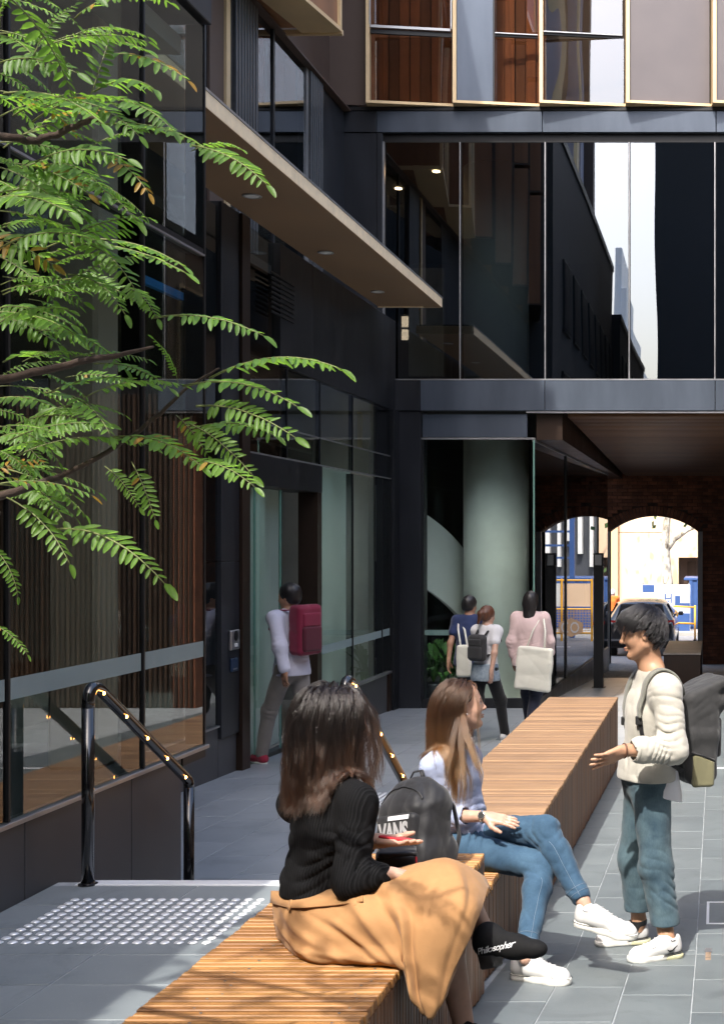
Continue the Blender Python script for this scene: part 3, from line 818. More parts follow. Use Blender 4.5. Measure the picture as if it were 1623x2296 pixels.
# rooms behind the glass
M['reflection_a'] = pbr('brown_reflection', (.20, .085, .042), .8, 0, .25, 2)
M['reflection_b'] = pbr('dark_reflection', (.10, .042, .02), .8, 0, .2, 2)
wbox('upper_floor', M['int_floor'], -9, 6, YF + .13, 27.5, 3.52, 3.66)
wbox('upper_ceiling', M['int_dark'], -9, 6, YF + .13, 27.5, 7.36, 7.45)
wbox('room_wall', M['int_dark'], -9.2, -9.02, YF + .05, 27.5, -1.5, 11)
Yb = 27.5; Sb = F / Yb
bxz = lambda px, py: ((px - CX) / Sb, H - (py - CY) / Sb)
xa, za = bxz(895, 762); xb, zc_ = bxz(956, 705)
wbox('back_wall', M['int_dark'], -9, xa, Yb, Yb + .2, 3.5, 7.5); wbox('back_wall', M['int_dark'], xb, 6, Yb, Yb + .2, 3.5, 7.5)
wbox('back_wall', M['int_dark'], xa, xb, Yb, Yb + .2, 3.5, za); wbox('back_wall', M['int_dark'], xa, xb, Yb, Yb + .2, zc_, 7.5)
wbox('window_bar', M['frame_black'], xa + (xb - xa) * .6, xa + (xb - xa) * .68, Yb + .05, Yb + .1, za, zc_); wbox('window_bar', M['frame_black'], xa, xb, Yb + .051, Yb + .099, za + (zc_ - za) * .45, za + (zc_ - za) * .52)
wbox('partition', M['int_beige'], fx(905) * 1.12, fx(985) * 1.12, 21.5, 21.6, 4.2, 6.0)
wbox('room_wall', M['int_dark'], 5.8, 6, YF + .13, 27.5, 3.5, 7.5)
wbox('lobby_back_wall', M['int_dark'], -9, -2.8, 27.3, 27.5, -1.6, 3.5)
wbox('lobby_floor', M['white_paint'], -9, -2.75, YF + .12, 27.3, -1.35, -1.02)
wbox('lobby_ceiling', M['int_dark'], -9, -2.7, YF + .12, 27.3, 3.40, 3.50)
for i in range(18): wbox('brown_reflection_strip', M['reflection_a'] if i % 3 else M['reflection_b'], -5.3 + i * .155, -5.16 + i * .155, YF + .14 + .02 * (i % 2), YF + .155 + .02 * (i % 2), 7.75, 11.2)  # brown reflection of the upper panes, put in as coloured strips behind them
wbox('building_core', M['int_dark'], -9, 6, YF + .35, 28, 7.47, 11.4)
wbox('roof', M['frame_dark'], -9, 6, YF - .1, 31.5, 11.42, 11.6)
wbox('rear_wall', M['brown_panel'], xb + .4, 6, 31.02, 31.4, 3.52, 11.4)
Yc = 20.5; Sc = F / Yc
MB().lathe((fx(1112.5) * Yc / YF - _K2.x, Yc - _K2.y, 0), [(.515, -1.02), (.515, 3.40)], 48).build('column', M['column_white'], fb, True)
MB().lathe((fx(1112.5) * Yc / YF - _K2.x, Yc - _K2.y, 0), [(.515, 3.67), (.515, 7.35)], 48).build('column', M['column_white'], fb, True)
# white curving balustrade of the inner stair
st_ = MB(); pts = []
vs = []; nn = 26
cxs, cys, R0 = -5.15, 21.2, 1.05
for i in range(nn):
    a = -1.9 + 2.5 * i / (nn - 1)
    z = 1.75 - 1.95 * (i / (nn - 1)) ** 1.3
    for rr in (R0, R0 + .08):
        vs += [(cxs + rr * math.cos(a) - _K2.x, cys + rr * math.sin(a) - _K2.y, z - .55), (cxs + rr * math.cos(a) - _K2.x, cys + rr * math.sin(a) - _K2.y, z + .62)]
fs = []
for i in range(nn - 1):
    b = i * 4; c = b + 4
    fs += [(b, c, c + 1, b + 1), (b + 2, b + 3, c + 3, c + 2), (b + 1, c + 1, c + 3, b + 3), (b, b + 2, c + 2, c)]
fs += [(0, 1, 3, 2), ((nn - 1) * 4, (nn - 1) * 4 + 2, (nn - 1) * 4 + 3, (nn - 1) * 4 + 1)]
st_.add(vs, fs)
smooth_by_angle(st_.build('stair_balustrade', M['white_paint'], fb))
for px, py, Y in ((978, 398, 20.6), (893, 436, 21.6)):
    x = (px - CX) / F * Y
    MB().lathe((x - _K2.x, Y - _K2.y, 7.345), [(.06, 0), (.06, .012)], 16).build('ceiling_spotlight', M['spot'], fb)

# ------------------------------------------------------------------ brick wall with the archway, built brick by brick
M['brick'] = pbr('old_brick', (.18, .068, .036), .9, var=.4, scale=5, bump=.5, bscale=60, bdist=.006, per_obj=.35)
M['brick_core'] = pbr('brick_mortar', (.085, .055, .042), .95, var=.3, scale=6)
M['reveal'] = pbr('grey_render', (.36, .33, .31), .8, var=.1, scale=3)
YA = 31.0; SA = F / YA
ax0, ax1 = (1366 - CX) / SA, (1564 - CX) / SA
zsp, zpk = H - (1192 - CY) / SA, H - (1157 - CY) / SA
bw = thing('brick_wall', 'dark old brick wall closing the passage with a wide segmental archway', 'wall', ((ax0 + ax1) / 2, YA, gz(31)))
_K3 = bw.location.copy()
hw = (ax1 - ax0) / 2; rise = zpk - zsp; Ra = (hw * hw + rise * rise) / (2 * rise); zc0 = zpk - Ra; xm = (ax0 + ax1) / 2
def arch_z(x):
    return zc0 + math.sqrt(max(Ra * Ra - (x - xm) ** 2, 0))
core = MB(); N = 20
xs = [ax0 + (ax1 - ax0) * i / N for i in range(N + 1)]
core.box(-9, ax0, YA + .03, YA + .5, -2, 3.5); core.box(ax1, 6, YA + .03, YA + .5, -2, 3.5)
for a, b in zip(xs[:-1], xs[1:]):
    za, zb_ = arch_z(a), arch_z(b)
    core.add([(a, YA + .03, za), (b, YA + .03, zb_), (b, YA + .03, 3.5), (a, YA + .03, 3.5), (a, YA + .5, za), (b, YA + .5, zb_), (b, YA + .5, 3.5), (a, YA + .5, 3.5)], [(0, 1, 2, 3), (7, 6, 5, 4), (4, 5, 1, 0), (3, 2, 6, 7)])
core.v = [tuple(Vector(v) - _K3) for v in core.v]
core.build('wall_core', M['brick_core'], bw)
bl, bh, mj = .23, .076, .010
bme = MB().box(-bl / 2, bl / 2, -.04, .06, -bh / 2, bh / 2, .003).mesh('brick'); bme.materials.append(M['brick'])
hme = MB().box(-bl / 4, bl / 4, -.04, .06, -bh / 2, bh / 2, .003).mesh('brick'); hme.materials.append(M['brick'])
todo = []
z = gz(31) - .1; r = 0
while z < 3.3:
    x = -2.75 + (bl / 2 if r % 2 else 0)
    while x < 1.6:
        if x - bl / 2 > ax1 + .06 or (x + bl / 2 < ax0 - .06) or z - bh / 2 > arch_z(min(max(x, ax0), ax1)) + .25 * 1 or z - bh / 2 > zpk + .25:
            todo.append((x, z, bme))
        elif x > ax1 and x - bl / 4 > ax1 - .02 and z < zsp + .1: todo.append((x + bl / 4, z, hme))
        x += bl + mj
    z += bh + mj; r += 1
todo.sort(key=lambda q: (q[0] > .25, abs(q[1] - .3)))
rest = MB()
for i, (x, z, me) in enumerate(todo):
    if i < 280: inst('brick', me, bw, (x - _K3.x, YA + random.uniform(-.004, .004) - _K3.y, z - _K3.z), (0, 0, 0))
    else: rest.box(x - bl / 2 - _K3.x, x + bl / 2 - _K3.x, -.04, .06, z - bh / 2 - _K3.z, z + bh / 2 - _K3.z, .003)
tag(rest.build('bricks', M['brick'], bw), kind='stuff')
# arch ring of voussoirs and the grey lining of the opening
a0 = math.asin(hw / Ra)
nv = 30
vme = MB().box(-.034, .034, -.045, .1, 0, .22, .003).mesh('arch_brick'); vme.materials.append(M['brick'])
for i in range(nv):
    a = -a0 + 2 * a0 * (i + .5) / nv
    inst('arch_brick', vme, bw, (xm + (Ra + .012) * math.sin(a) - _K3.x, 0, zc0 + (Ra + .012) * math.cos(a) - _K3.z), (0, a, 0))
lin = MB()
lin.box(ax1 + .0, ax1 + .12, YA - .055, YA + .49, -1.9, zsp); lin.box(ax0 - .12, ax0, YA - .055, YA + .49, -1.9, zsp)
lin.v = [tuple(Vector(v) - _K3) for v in lin.v]
lin.build('reveal', M['reveal'], bw)

# right side of the passage and the frontage beyond it (out of frame, mirrored in the bay glass)
wbox('passage_wall', M['brick'], 2.05, 2.4, YF + .05, 31, -1.7, 3.45)
M['front_batten'] = wood('front_batten', (.035, .022, .015), (.065, .038, .024), 'z', .6)
fb2 = MB().box(-.02, .02, -.03, .03, 0, 4.6, .003).mesh('timber_batten'); fb2.materials.append(M['front_batten'])
wbox('frontage', M['frame_black'], 2.4, 9, YF + .06, YF + .3, -1.5, 3.78)
for i in range(60): inst('timber_batten', fb2, fb, (2.1 + .075 * i - _K2.x, .03, -1.0))

# light column standing in the passage
lp = thing('light_column', 'tall slim black light column with glowing glass head in the passage', 'light column', (-2.13, 23.2, gz(23.2)))
ht = 2.42
box('shaft', M['frame_black'], lp, -.085, .085, -.085, .085, 0, ht - .22, .004)
box('lens', pbr('lamp_lens', (.55, .56, .58), .25, 0, .05, 5), lp, -.062, .062, -.062, .062, ht - .2195, ht - .03)
for sx in (-1, 1):
    for sy in (-1, 1): box('corner_post', M['frame_black'], lp, sx * .0725 - .012, sx * .0725 + .012, sy * .0725 - .012, sy * .0725 + .012, ht - .2195, ht - .0305)
box('cap', M['frame_black'], lp, -.09, .09, -.09, .09, ht - .03, ht, .004)
box('base_plate', M['frame_dark'], lp, -.12, .12, -.12, .12, -.03, .012, .003)

# box seat in the passage
pb = thing('box_seat', 'dark timber box seat with pale slatted top inside the passage', 'seat', (-.65, 25, gz(25)))
x0, x1, y0, y1 = -.98, -.31, 23.6, 26.5; zt_ = -.60
box('carcass', M['int_wood'], pb, x0 + .65, x1 + .65, y0 - 25, y1 - 25, -.1, zt_ - pb.location.z - .04, .004)
me = MB().box(x0 + .64, x1 + .66, -.03, .03, -.035, 0, .004).mesh('slat'); me.materials.append(pbr('weathered_slat', (.42, .39, .36), .5, per_obj=.1))
for i in range(43): inst('slat', me, pb, (0, y0 - 25 + .033 + i * .0675, zt_ - pb.location.z))

# ------------------------------------------------------------------ lane buildings behind and beside the camera (seen mirrored in the glass)
M['lane_dark'] = pbr('lane_wall', (.035, .034, .035), .7, var=.2, scale=.6)
M['car_like'] = pbr('lane_glass', (.014, .015, .018), .5, 0, .1, 2, spec=.12)
M['pale_band'] = pbr('pale_window_band', (.66, .72, .80), .4, var=.1)
M['lane_pale'] = pbr('pale_tower', (.86, .90, .95), .5, var=.05, scale=.3)
M['lane_brown'] = pbr('lane_brown', (.20, .13, .085), .6, var=.25, scale=.5, stretch=(1, 6, .3))
def lane_block(name, label, mat, x0, x1, y0, y1, h, face, fins=0, finm=None):
    b = thing(name, label, 'building', (face, (y0 + y1) / 2, 0))
    MB().box(x0 - face, x1 - face, y0 - b.location.y, y1 - b.location.y, -1.7, h).build('wall', mat, b)
    box('roof', M['frame_dark'], b, x0 - face - .05, x1 - face + .05, y0 - b.location.y - .05, y1 - b.location.y + .05, h + .002, h + .25)
    n = int((y1 - y0) / 2.4)
    s = 1 if abs(x1 - face) < .01 else -1
    for k in range(int(h / 3.4)):
        for i in range(n):
            yy = y0 + 2.4 * (i + .5) - b.location.y
            w = MB().box(s * .004, s * .06, yy - .75, yy + .75, 1.0 + 3.4 * k, 3.2 + 3.4 * k).build('window', M['brass'] if finm else M['frame_dark'], b)
            MB().box(s * .0605, s * .07, yy - .68, yy + .68, 1.07 + 3.4 * k, 3.13 + 3.4 * k).build('pane', M['car_like'], w)
    return b
lane_block('lane_building', 'dark lane building continuing behind the camera on the left, mirrored in the far glass', M['lane_dark'], -16, -4.7, -20, .7, 13.5, -4.7)
lane_block('lane_building', 'lower stepped lane building further back on the left, mirrored in the far glass', M['lane_dark'], -16, -4.3, -38, -20.2, 11.4, -4.3)
lane_block('lane_building', 'tall dark building on the right behind the camera, mirrored in far glass', M['lane_dark'], -2.28, 14, -60, -10.5, 17.3, -2.28)
lane_block('courtyard_building', 'brown timber clad building right of the courtyard, seen only mirrored', M['lane_brown'], 5.2, 14, -9, 18.7, 7.5, 5.2, finm=True)
M['lav'] = pbr('lavender_cladding', (.50, .50, .62), .5, var=.15, scale=.2)
tb = thing('office_tower', 'tall pale lavender tower with brown fins behind the lane, seen only mirrored', 'building', (-12, -43, 0))
box('shaft', M['lav'], tb, -6, 3.7, -3, 3, -1.7, 48)
for i in range(9): box('fin', M['brass'], tb, -5 + i * 1.05, -4.8 + i * 1.05, 3.01, 3.5 + .3 * (i % 3), 4 + 3 * (i % 4), 48)
for i in range(3): box('fin', M['brown_panel'], tb, 3.71, 4.0 + .15 * (i % 3), -2.6 + i * 1.9, -2.3 + i * 1.9, 6 + 4 * (i % 3), 48)
bt = thing('office_tower', 'pale distant office tower seen only mirrored in the far glass', 'building', (-12, -150, 0))
for xa_, xb_, h_ in ((-2.5, -1.4, 43), (-1.39, -.5, 37), (-.49, .5, 31), (.51, 1.5, 26)): box('shaft', M['lane_pale'], bt, xa_, xb_, -8 + xa_, 8 + xa_, -1.7, h_, .1)
for i in range(6): box('window_band', M['pale_band'], bt, -2.45, 1.45, -7.5, 6.62, 2 + 3.3 * i, 3.3 + 3.3 * i)
# ------------------------------------------------------------------ the street beyond the archway
gs = -1.58
foot = sheet('footpath', M['footpath'], [[(-40, 31.52, -1.545), (40, 31.52, -1.545)], [(-40, 33.4, -1.56), (40, 33.4, -1.56)]]); tag(foot, kind='structure')
kb = MB().box(-40, 40, 33.4, 33.6, -1.75, -1.555, .015).build('kerb', M['reveal']); tag(kb, kind='structure')
rd = sheet('road', M['asphalt'], [[(-60, 33.6, -1.68), (60, 33.6, -1.68)], [(-60, 42.5, -1.68), (60, 42.5, -1.68)]]); tag(rd, kind='structure')
for x0 in range(-9, 9, 3): box('lane_line', M['alu_pale'], rd, x0, x0 + 1.5, 37.9, 38.02, -1.679, -1.675)
ff = MB().box(-60, 60, 42.5, 49.9, -1.9, -1.55, .01).build('far_footpath', M['footpath']); tag(ff, kind='structure')

M['peach'] = pbr('peach_render', (.70, .50, .33), .8, var=.05, scale=.8)
M['peach_dark'] = pbr('peach_pier', (.60, .38, .21), .8, var=.06, scale=1)
pbld = thing('street_building', 'sunlit peach rendered building across the street', 'building', (-4, 50, -1.55))
def sb(px, Y): return (px - CX) / F * Y
def sz(py, Y): return H - (py - CY) / F * Y
k = pbld.location
Yp = 50.0
xs_ = [-22, sb(1366, Yp), sb(1386, Yp), sb(1500, Yp), sb(1521, Yp), .9]
box('wall', M['peach'], pbld, xs_[0] - k.x, xs_[1] - k.x - .02, 0, 1, 0, 14)
box('pier', M['peach_dark'], pbld, xs_[1] - k.x, xs_[2] - k.x, -.25, 1, 0, 14)
for z0, z1 in ((0, 3.32), (3.345, 7), (7.03, 14)): box('wall', M['peach'], pbld, xs_[2] - k.x + .01, xs_[3] - k.x - .012, 0, 1, z0, z1)
zd = sz(1250, Yp) - k.z
box('wall', M['peach'], pbld, xs_[3] - k.x, xs_[5] - k.x, -.05, 1, zd, zd + 2.2); box('wall', M['peach'], pbld, xs_[3] - k.x, xs_[5] - k.x, -.05, 1, zd + 2.23, 14)
box('wall', M['peach'], pbld, xs_[3] - k.x, xs_[4] - k.x, -.05, 1, 0, zd - .003)
box('recess', M['brown_panel'], pbld, xs_[4] - k.x + .01, xs_[5] - k.x, .6, 1, 0, zd - .004)
box('recess_door', M['bronze'], pbld, sb(1540, Yp) - k.x, sb(1560, Yp) - k.x, .5, .59, 0, 2.2)
box('parapet', M['peach_dark'], pbld, -22 - k.x, .9 - k.x, -.1, 1.1, 14.003, 14.3)
M['street_dark'] = pbr('street_dark', (.05, .055, .065), .5, var=.2, scale=.6)
db = thing('street_building', 'dark glazed street building with white vertical fins, mirrored in the passage glass', 'building', (5, 50, -1.55))
box('wall', M['street_dark'], db, -4, 12, 0, 1, 0, 16)
for i in range(22): box('fin', M['white_paint'], db, -3.9 + i * .42, -3.78 + i * .42 + .05 * (i % 3), -.3, -.003, 2.0 + .5 * (i % 3), 15)

# plane tree on the far footpath
M['plane_bark'] = NT('plane_bark')
_t = M['plane_bark']; _v = _t.tc('Object')
_t.bsdf(_t.ramp(_t.noise(_t.mapp(_v, (1, 1, .5)), 6, 4, .6), [(.35, (.16, .13, .09)), (.5, (.5, .46, .38)), (.65, (.66, .62, .54))]), .85)
M['plane_bark'] = _t.m
pt = thing('plane_tree', 'pale mottled plane tree trunk with a forking limb in front of the peach wall', 'tree', (sb(1500, 45), 45, -1.55))
def rel(px, py, Y, base): 
    p = at(px, py, Y); return p - base.location
tr = [rel(1500, 1418, 45, pt), rel(1499, 1330, 45, pt), rel(1494, 1270, 45, pt), rel(1491, 1225, 45, pt), rel(1493, 1190, 45, pt), rel(1497, 1150, 45, pt), rel(1492, 1080, 45, pt), rel(1500, 1000, 45, pt)]
MB().tube(tr, [.22, .19, .16, .15, .13, .12, .11, .08], 14).build('trunk', M['plane_bark'], pt, True)
MB().tube([rel(1493, 1236, 45, pt), rel(1512, 1210, 45, pt), rel(1540, 1190, 44.8, pt), rel(1572, 1174, 44.5, pt), rel(1640, 1120, 44, pt)], [.11, .085, .07, .06, .04], 10).build('limb', M['plane_bark'], pt, True)
MB().tube([rel(1494, 1150, 45, pt), rel(1475, 1090, 45.5, pt), rel(1440, 1010, 46, pt)], [.09, .07, .04], 10).build('limb', M['plane_bark'], pt, True)
M['far_leaf'] = pbr('far_leaf', (.07, .12, .03), .6, var=.4, scale=3)
cr_ = MB(); rs = random.Random(4)
for i in range(900):
    c = Vector((rs.gauss(0, 1.3), rs.gauss(0, 1.2), 5.9 + rs.gauss(0, .9)))
    a = Vector((rs.uniform(-1, 1), rs.uniform(-1, 1), rs.uniform(-1, 1))).normalized() * .12; b = a.cross(Vector((rs.uniform(-1, 1), rs.uniform(-1, 1), rs.uniform(-1, 1)))).normalized() * .1
    cr_.add([c - a, c + b, c + a, c - b], [(0, 1, 2, 3)])
cr_.build('crown', M['far_leaf'], pt)

# hoarding, container and barriers of the street works
M['hoard_white'] = pbr('hoarding_white', (.74, .75, .76), .6, var=.04)
M['hoard_blue'] = pbr('hoarding_blue', (.035, .085, .24), .5, var=.06)
M['yellow'] = pbr('safety_yellow', (.75, .38, .03), .5, var=.08)
Yh = 43.0
ho = thing('site_hoarding', 'white and blue site hoarding board with a letter H behind the car', 'hoarding', (sb(1500, Yh), Yh, -1.55))
k = ho.location
def hb(name, mat, a, b, c, d, y0=-.03, y1=.0): return box(name, mat, ho, sb(a, Yh) - k.x, sb(b, Yh) - k.x, y0, y1, sz(d, Yh) - k.z, sz(c, Yh) - k.z)
hb('board', M['hoard_white'], 1440, 1547, 1311, 1420)
hb('blue_square', M['hoard_blue'], 1440.5, 1467, 1311.5, 1328, -.036, -.0305)
hb('blue_square', M['hoard_blue'], 1440.5, 1467, 1354, 1372, -.036, -.0305)
hb('blue_square', M['hoard_blue'], 1513, 1546.5, 1336, 1362, -.036, -.0305)
hb('white_square', M['hoard_white'], 1525, 1546, 1312, 1352, -.042, -.0365)
hb('blue_square', M['hoard_blue'], 1500, 1546.5, 1375, 1419, -.036, -.0305)
L = MB()
for (a, b, c, d) in ((1490, 1493, 1331, 1353), (1503, 1506, 1331, 1353), (1493.2, 1502.8, 1340, 1343)): L.box(sb(a, Yh) - k.x, sb(b, Yh) - k.x, -.035, -.0302, sz(d, Yh) - k.z, sz(c, Yh) - k.z)
L.box(sb(1496.5, Yh) - k.x, sb(1499.5, Yh) - k.x, -.035, -.0302, sz(1350, Yh) - k.z, sz(1346, Yh) - k.z)
L.build('letter', M['hoard_blue'], ho)
for px in (1442, 1490, 1544): box('post', M['alu'], ho, sb(px, Yh) - k.x - .03, sb(px, Yh) - k.x + .03, .003, .07, 0, 1.6)
co = thing('shipping_container', 'blue corrugated site container at the right of the archway view', 'container', (0, 44, -1.55))
x0, x1, zt = sb(1541, 44), 3.2, sz(1296, 44) + 1.55
box('body', M['hoard_blue'], co, x0 + .06, x1, .05, 2.4, 0, zt - .08)
box('top_rail', M['hoard_blue'], co, x0 - .12, x1, 0, 2.45, zt - .08, zt, .01)
for i in range(16): box('rib', M['hoard_blue'], co, x0 + .06 + i * .26, x0 + .17 + i * .26, .0, .048, .05, zt - .085)
Yb_ = 40.5
ba = thing('barrier', 'yellow tubular street barrier in front of the blue container', 'barrier', (sb(1530, Yb_), Yb_, -1.68))
k = ba.location
zr = [sz(1362, Yb_) - k.z, sz(1399, Yb_) - k.z]
for z in zr: MB().tube([(sb(1488, Yb_) - k.x, 0, z + .05), (sb(1559, Yb_) - k.x, 0, z)], .028, 8).build('rail', M['yellow'], ba, True)
for px in (1489, 1558): MB().tube([(sb(px, Yb_) - k.x, 0, 0), (sb(px, Yb_) - k.x, 0, zr[0] + .06)], .03, 8).build('post', M['yellow'], ba, True)
for px in (1489, 1558): box('foot', M['frame_black'], ba, sb(px, Yb_) - k.x - .05, sb(px, Yb_) - k.x + .05, -.25, .25, 0, .05, .01)
cw = thing('cable_drum', 'round yellow cable drum beside the dark car', 'cable drum', (sb(1508, 40), 40.0, -1.68))
Rx = Matrix.Rotation(math.pi / 2, 4, 'X')
for py in (1378, 1406):
    z = sz(py, 40) + 1.68
    MB().lathe((0, 0, z), [(.05, -.2), (.17, -.18), (.17, -.12), (.11, -.1), (.11, .1), (.17, .12), (.17, .18), (.05, .2)], 20, Rx).build('drum', M['yellow'], cw, True)
box('stand', M['yellow'], cw, -.03, .03, -.25, .25, 0, sz(1406, 40) + 1.55)
# fence of yellow frames and mesh, and the blue gantry (mirrored in the passage glass)
fe = thing('mesh_fence', 'yellow framed mesh fence along the road works, mirrored in the passage glass', 'fence', (1.2, 40.2, -1.68))
for i in range(5):
    x = -1.5 + i * .95
    MB().tube([(x, 0, 0), (x, 0, 1.95)], .035, 8).build('post', M['yellow'], fe)
    if i < 4:
        for z in (.25, 1.0, 1.9): MB().tube([(x, 0, z), (x + .95, 0, z)], .028, 8).build('rail', M['yellow'], fe)
        m_ = MB()
        for j in range(1, 10): m_.box(x + .095 * j - .006, x + .095 * j + .006, -.006, .006, .26, 1.0)
        for j in range(1, 9): m_.box(x, x + .95, -.007, .007, .25 + .083 * j - .005, .25 + .083 * j + .005)
        m_.build('mesh', M['yellow'], fe)
        box('infill', M['white_paint'] if i % 2 else M['peach'], fe, x + .05, x + .9, .03, .045, 1.08, 1.8)
sg = thing('road_sign', 'round edged board with large letters on the mesh fence, mirrored', 'sign', (.35, 40.14, -1.25))
hexp = [(math.cos(math.pi / 6 + i * math.pi / 3), math.sin(math.pi / 6 + i * math.pi / 3)) for i in range(6)]
MB().prism([(x * .42, z * .3) for x, z in hexp], 'y', -.005, .01).build('board', M['peach_dark'], sg)
def ringseg(cx, a0, a1, r0=.10, r1=.14):
    m_ = MB(); n = 10
    for i in range(n):
        p, q = a0 + (a1 - a0) * i / n, a0 + (a1 - a0) * (i + 1) / n
        c = [(cx + rr * math.cos(t), rr * 1.25 * math.sin(t)) for rr, t in ((r0, p), (r1, p), (r1, q), (r0, q))]
        m_.prism(c, 'y', -.014, -.0055)
    return m_
ringseg(.16, -2.2, 2.2).build('letter', M['white_paint'], sg); ringseg(-.12, 0, 2 * math.pi).build('letter', M['white_paint'], sg)
ga = thing('site_gantry', 'blue steel site gantry over the street works, mirrored in the passage glass', 'gantry', (1.0, 41.6, -1.68))
for x in (-.45, 2.5): box('leg', M['hoard_blue'], ga, x - .08, x + .08, -.08, .08, 0, 4.4)
for z in (2.55, 2.95, 3.4): box('beam', M['hoard_blue'], ga, -.369, 2.419, -.05, .05, z, z + .07)

# dark car seen from behind
M['car_paint'] = pbr('car_paint', (.035, .04, .046), .22, .3, .05, 2, rvar=.03, Coat_Weight=.7, Coat_Roughness=.05)
M['car_glass'] = pbr('car_glass', (.012, .014, .016), .08, 0, .05, 2, rvar=.02)
M['tail_red'] = pbr('tail_red', (.45, .02, .02), .2, 0, .05, 2)
M['tyre'] = pbr('tyre', (.012, .012, .012), .85)
car = thing('parked_car', 'dark grey hatchback seen from behind through the archway', 'car', (-2.05, 34.6, -1.68))
hw_ = .92
sec = []   # cross sections from tail to nose: y, half width, z of bottom, waist, roof half width, roof z
for y, w, zb_, zw, rw, zr_ in ((.0, .80, .34, .86, .74, .90), (.10, .89, .26, .98, .78, 1.02), (.30, .915, .22, 1.02, .72, 1.34), (.62, .92, .2, 1.02, .68, 1.52), (1.3, .92, .2, 1.0, .68, 1.57), (2.2, .92, .2, .98, .66, 1.50), (2.95, .92, .2, .96, .74, 1.10), (3.8, .90, .22, .86, .72, .93), (4.25, .82, .3, .70, .6, .78)):
    half = [(.0, zb_), (w * .86, zb_), (w, zb_ + .16), (w, zw - .12), (w * .965, zw), (rw * .99, zr_ - .10), (rw * .86, zr_ - .015), (0, zr_ + .015)]
    sec.append([(x, y, z) for x, z in half] + [(-x, y, z) for x, z in half[::-1][1:-1]])
nS = len(sec[0]); vs = [p for s_ in sec for p in s_]; fs = []
for i in range(len(sec) - 1):
    for j in range(nS): fs.append((i * nS + j, i * nS + (j + 1) % nS, (i + 1) * nS + (j + 1) % nS, (i + 1) * nS + j))
fs += [tuple(range(nS))[::-1], tuple((len(sec) - 1) * nS + j for j in range(nS))]
body = MB().add(vs, fs).build('body', M['car_paint'], car)
sub = body.modifiers.new('sub', 'SUBSURF'); sub.levels = 2; sub.render_levels = 2
for p in body.data.polygons: p.use_smooth = True
def quad(pts, off, name, mat): 
    n_ = (Vector(pts[1]) - Vector(pts[0])).cross(Vector(pts[3]) - Vector(pts[0])).normalized()
    a = [Vector(p) for p in pts]; b = [p + n_ * off for p in a]
    return MB().add(a + b, [(0, 1, 2, 3), (7, 6, 5, 4), (0, 4, 5, 1), (1, 5, 6, 2), (2, 6, 7, 3), (3, 7, 4, 0)]).build(name, mat, car)
quad([(-.66, .17, 1.06), (.66, .17, 1.06), (.56, .43, 1.40), (-.56, .43, 1.40)], .03, 'rear_window', M['car_glass'])
for s_ in (-1, 1):
    quad([(s_ * .56, .055, .84), (s_ * .89, .14, .86), (s_ * .87, .17, 1.0), (s_ * .56, .085, .97)], s_ * .03, 'tail_light', M['tail_red'])
    quad([(s_ * .885, .62, 1.06), (s_ * .885, 2.7, 1.04), (s_ * .68, 2.1, 1.40), (s_ * .70, .8, 1.42)], -s_ * .0 + s_ * .02, 'side_window', M['car_glass'])
    for y in (.78, 3.45):
        wv = MB().lathe((s_ * .80, y, .31), [(.10, -.11), (.29, -.11), (.315, -.08), (.315, .08), (.29, .11), (.10, .11)], 24, Matrix.Rotation(math.pi / 2, 4, 'Y')).build('wheel', M['tyre'], car, True)
        MB().lathe((s_ * .80, y, .31), [(.03, -.115), (.2, -.112), (.2, .112), (.03, .115)], 16, Matrix.Rotation(math.pi / 2, 4, 'Y')).build('rim', M['alu'], wv, True)
    box('mirror', M['car_paint'], car, s_ * .93, s_ * 1.08, 2.42, 2.52, 1.0, 1.12, .03)
box('bumper', M['frame_black'], car, -.84, .84, -.06, .12, .26, .50, .05)
box('number_plate', M['hoard_white'], car, -.22, .22, -.02, .004, .66, .77, .003)
box('wiper', M['frame_black'], car, -.25, .05, .14, .155, 1.05, 1.07, .003)
# ------------------------------------------------------------------ leafy branches at the left, from a tree standing just outside the picture
def leaf_mat(name, a, b, ta):
    t = NT(name)
    n = t.noise(t.tc('Object'), 5, 3, .6)
    r = t.rnd()
    c = t.mix(r, a, b)
    c = t.mix(t.math('MULTIPLY', n, .55), c, tuple(x * .55 for x in a))
    p = t.n('ShaderNodeBsdfPrincipled'); t.l(c, p.inputs['Base Color']); p.inputs['Roughness'].default_value = .48
    tl = t.n('ShaderNodeBsdfTranslucent'); t.l(t.mix(r, ta, tuple(x * .8 for x in ta)), tl.inputs[0])
    m_ = t.n('ShaderNodeMixShader'); m_.inputs[0].default_value = .5
    t.l(p.outputs[0], m_.inputs[1]); t.l(tl.outputs[0], m_.inputs[2]); t.l(m_.outputs[0], t.out.inputs[0])
    return t.m
M['leaf'] = leaf_mat('green_leaf', (.085, .185, .022), (.15, .28, .038), (.30, .56, .06))
M['leaf_gold'] = leaf_mat('yellowing_leaf', (.36, .20, .03), (.42, .28, .05), (.5, .3, .04))
M['twig'] = pbr('green_twig', (.14, .16, .05), .6)
M['bark'] = pbr('dark_bark', (.045, .028, .02), .9, var=.4, scale=20, bump=.6, bscale=60, bdist=.006)
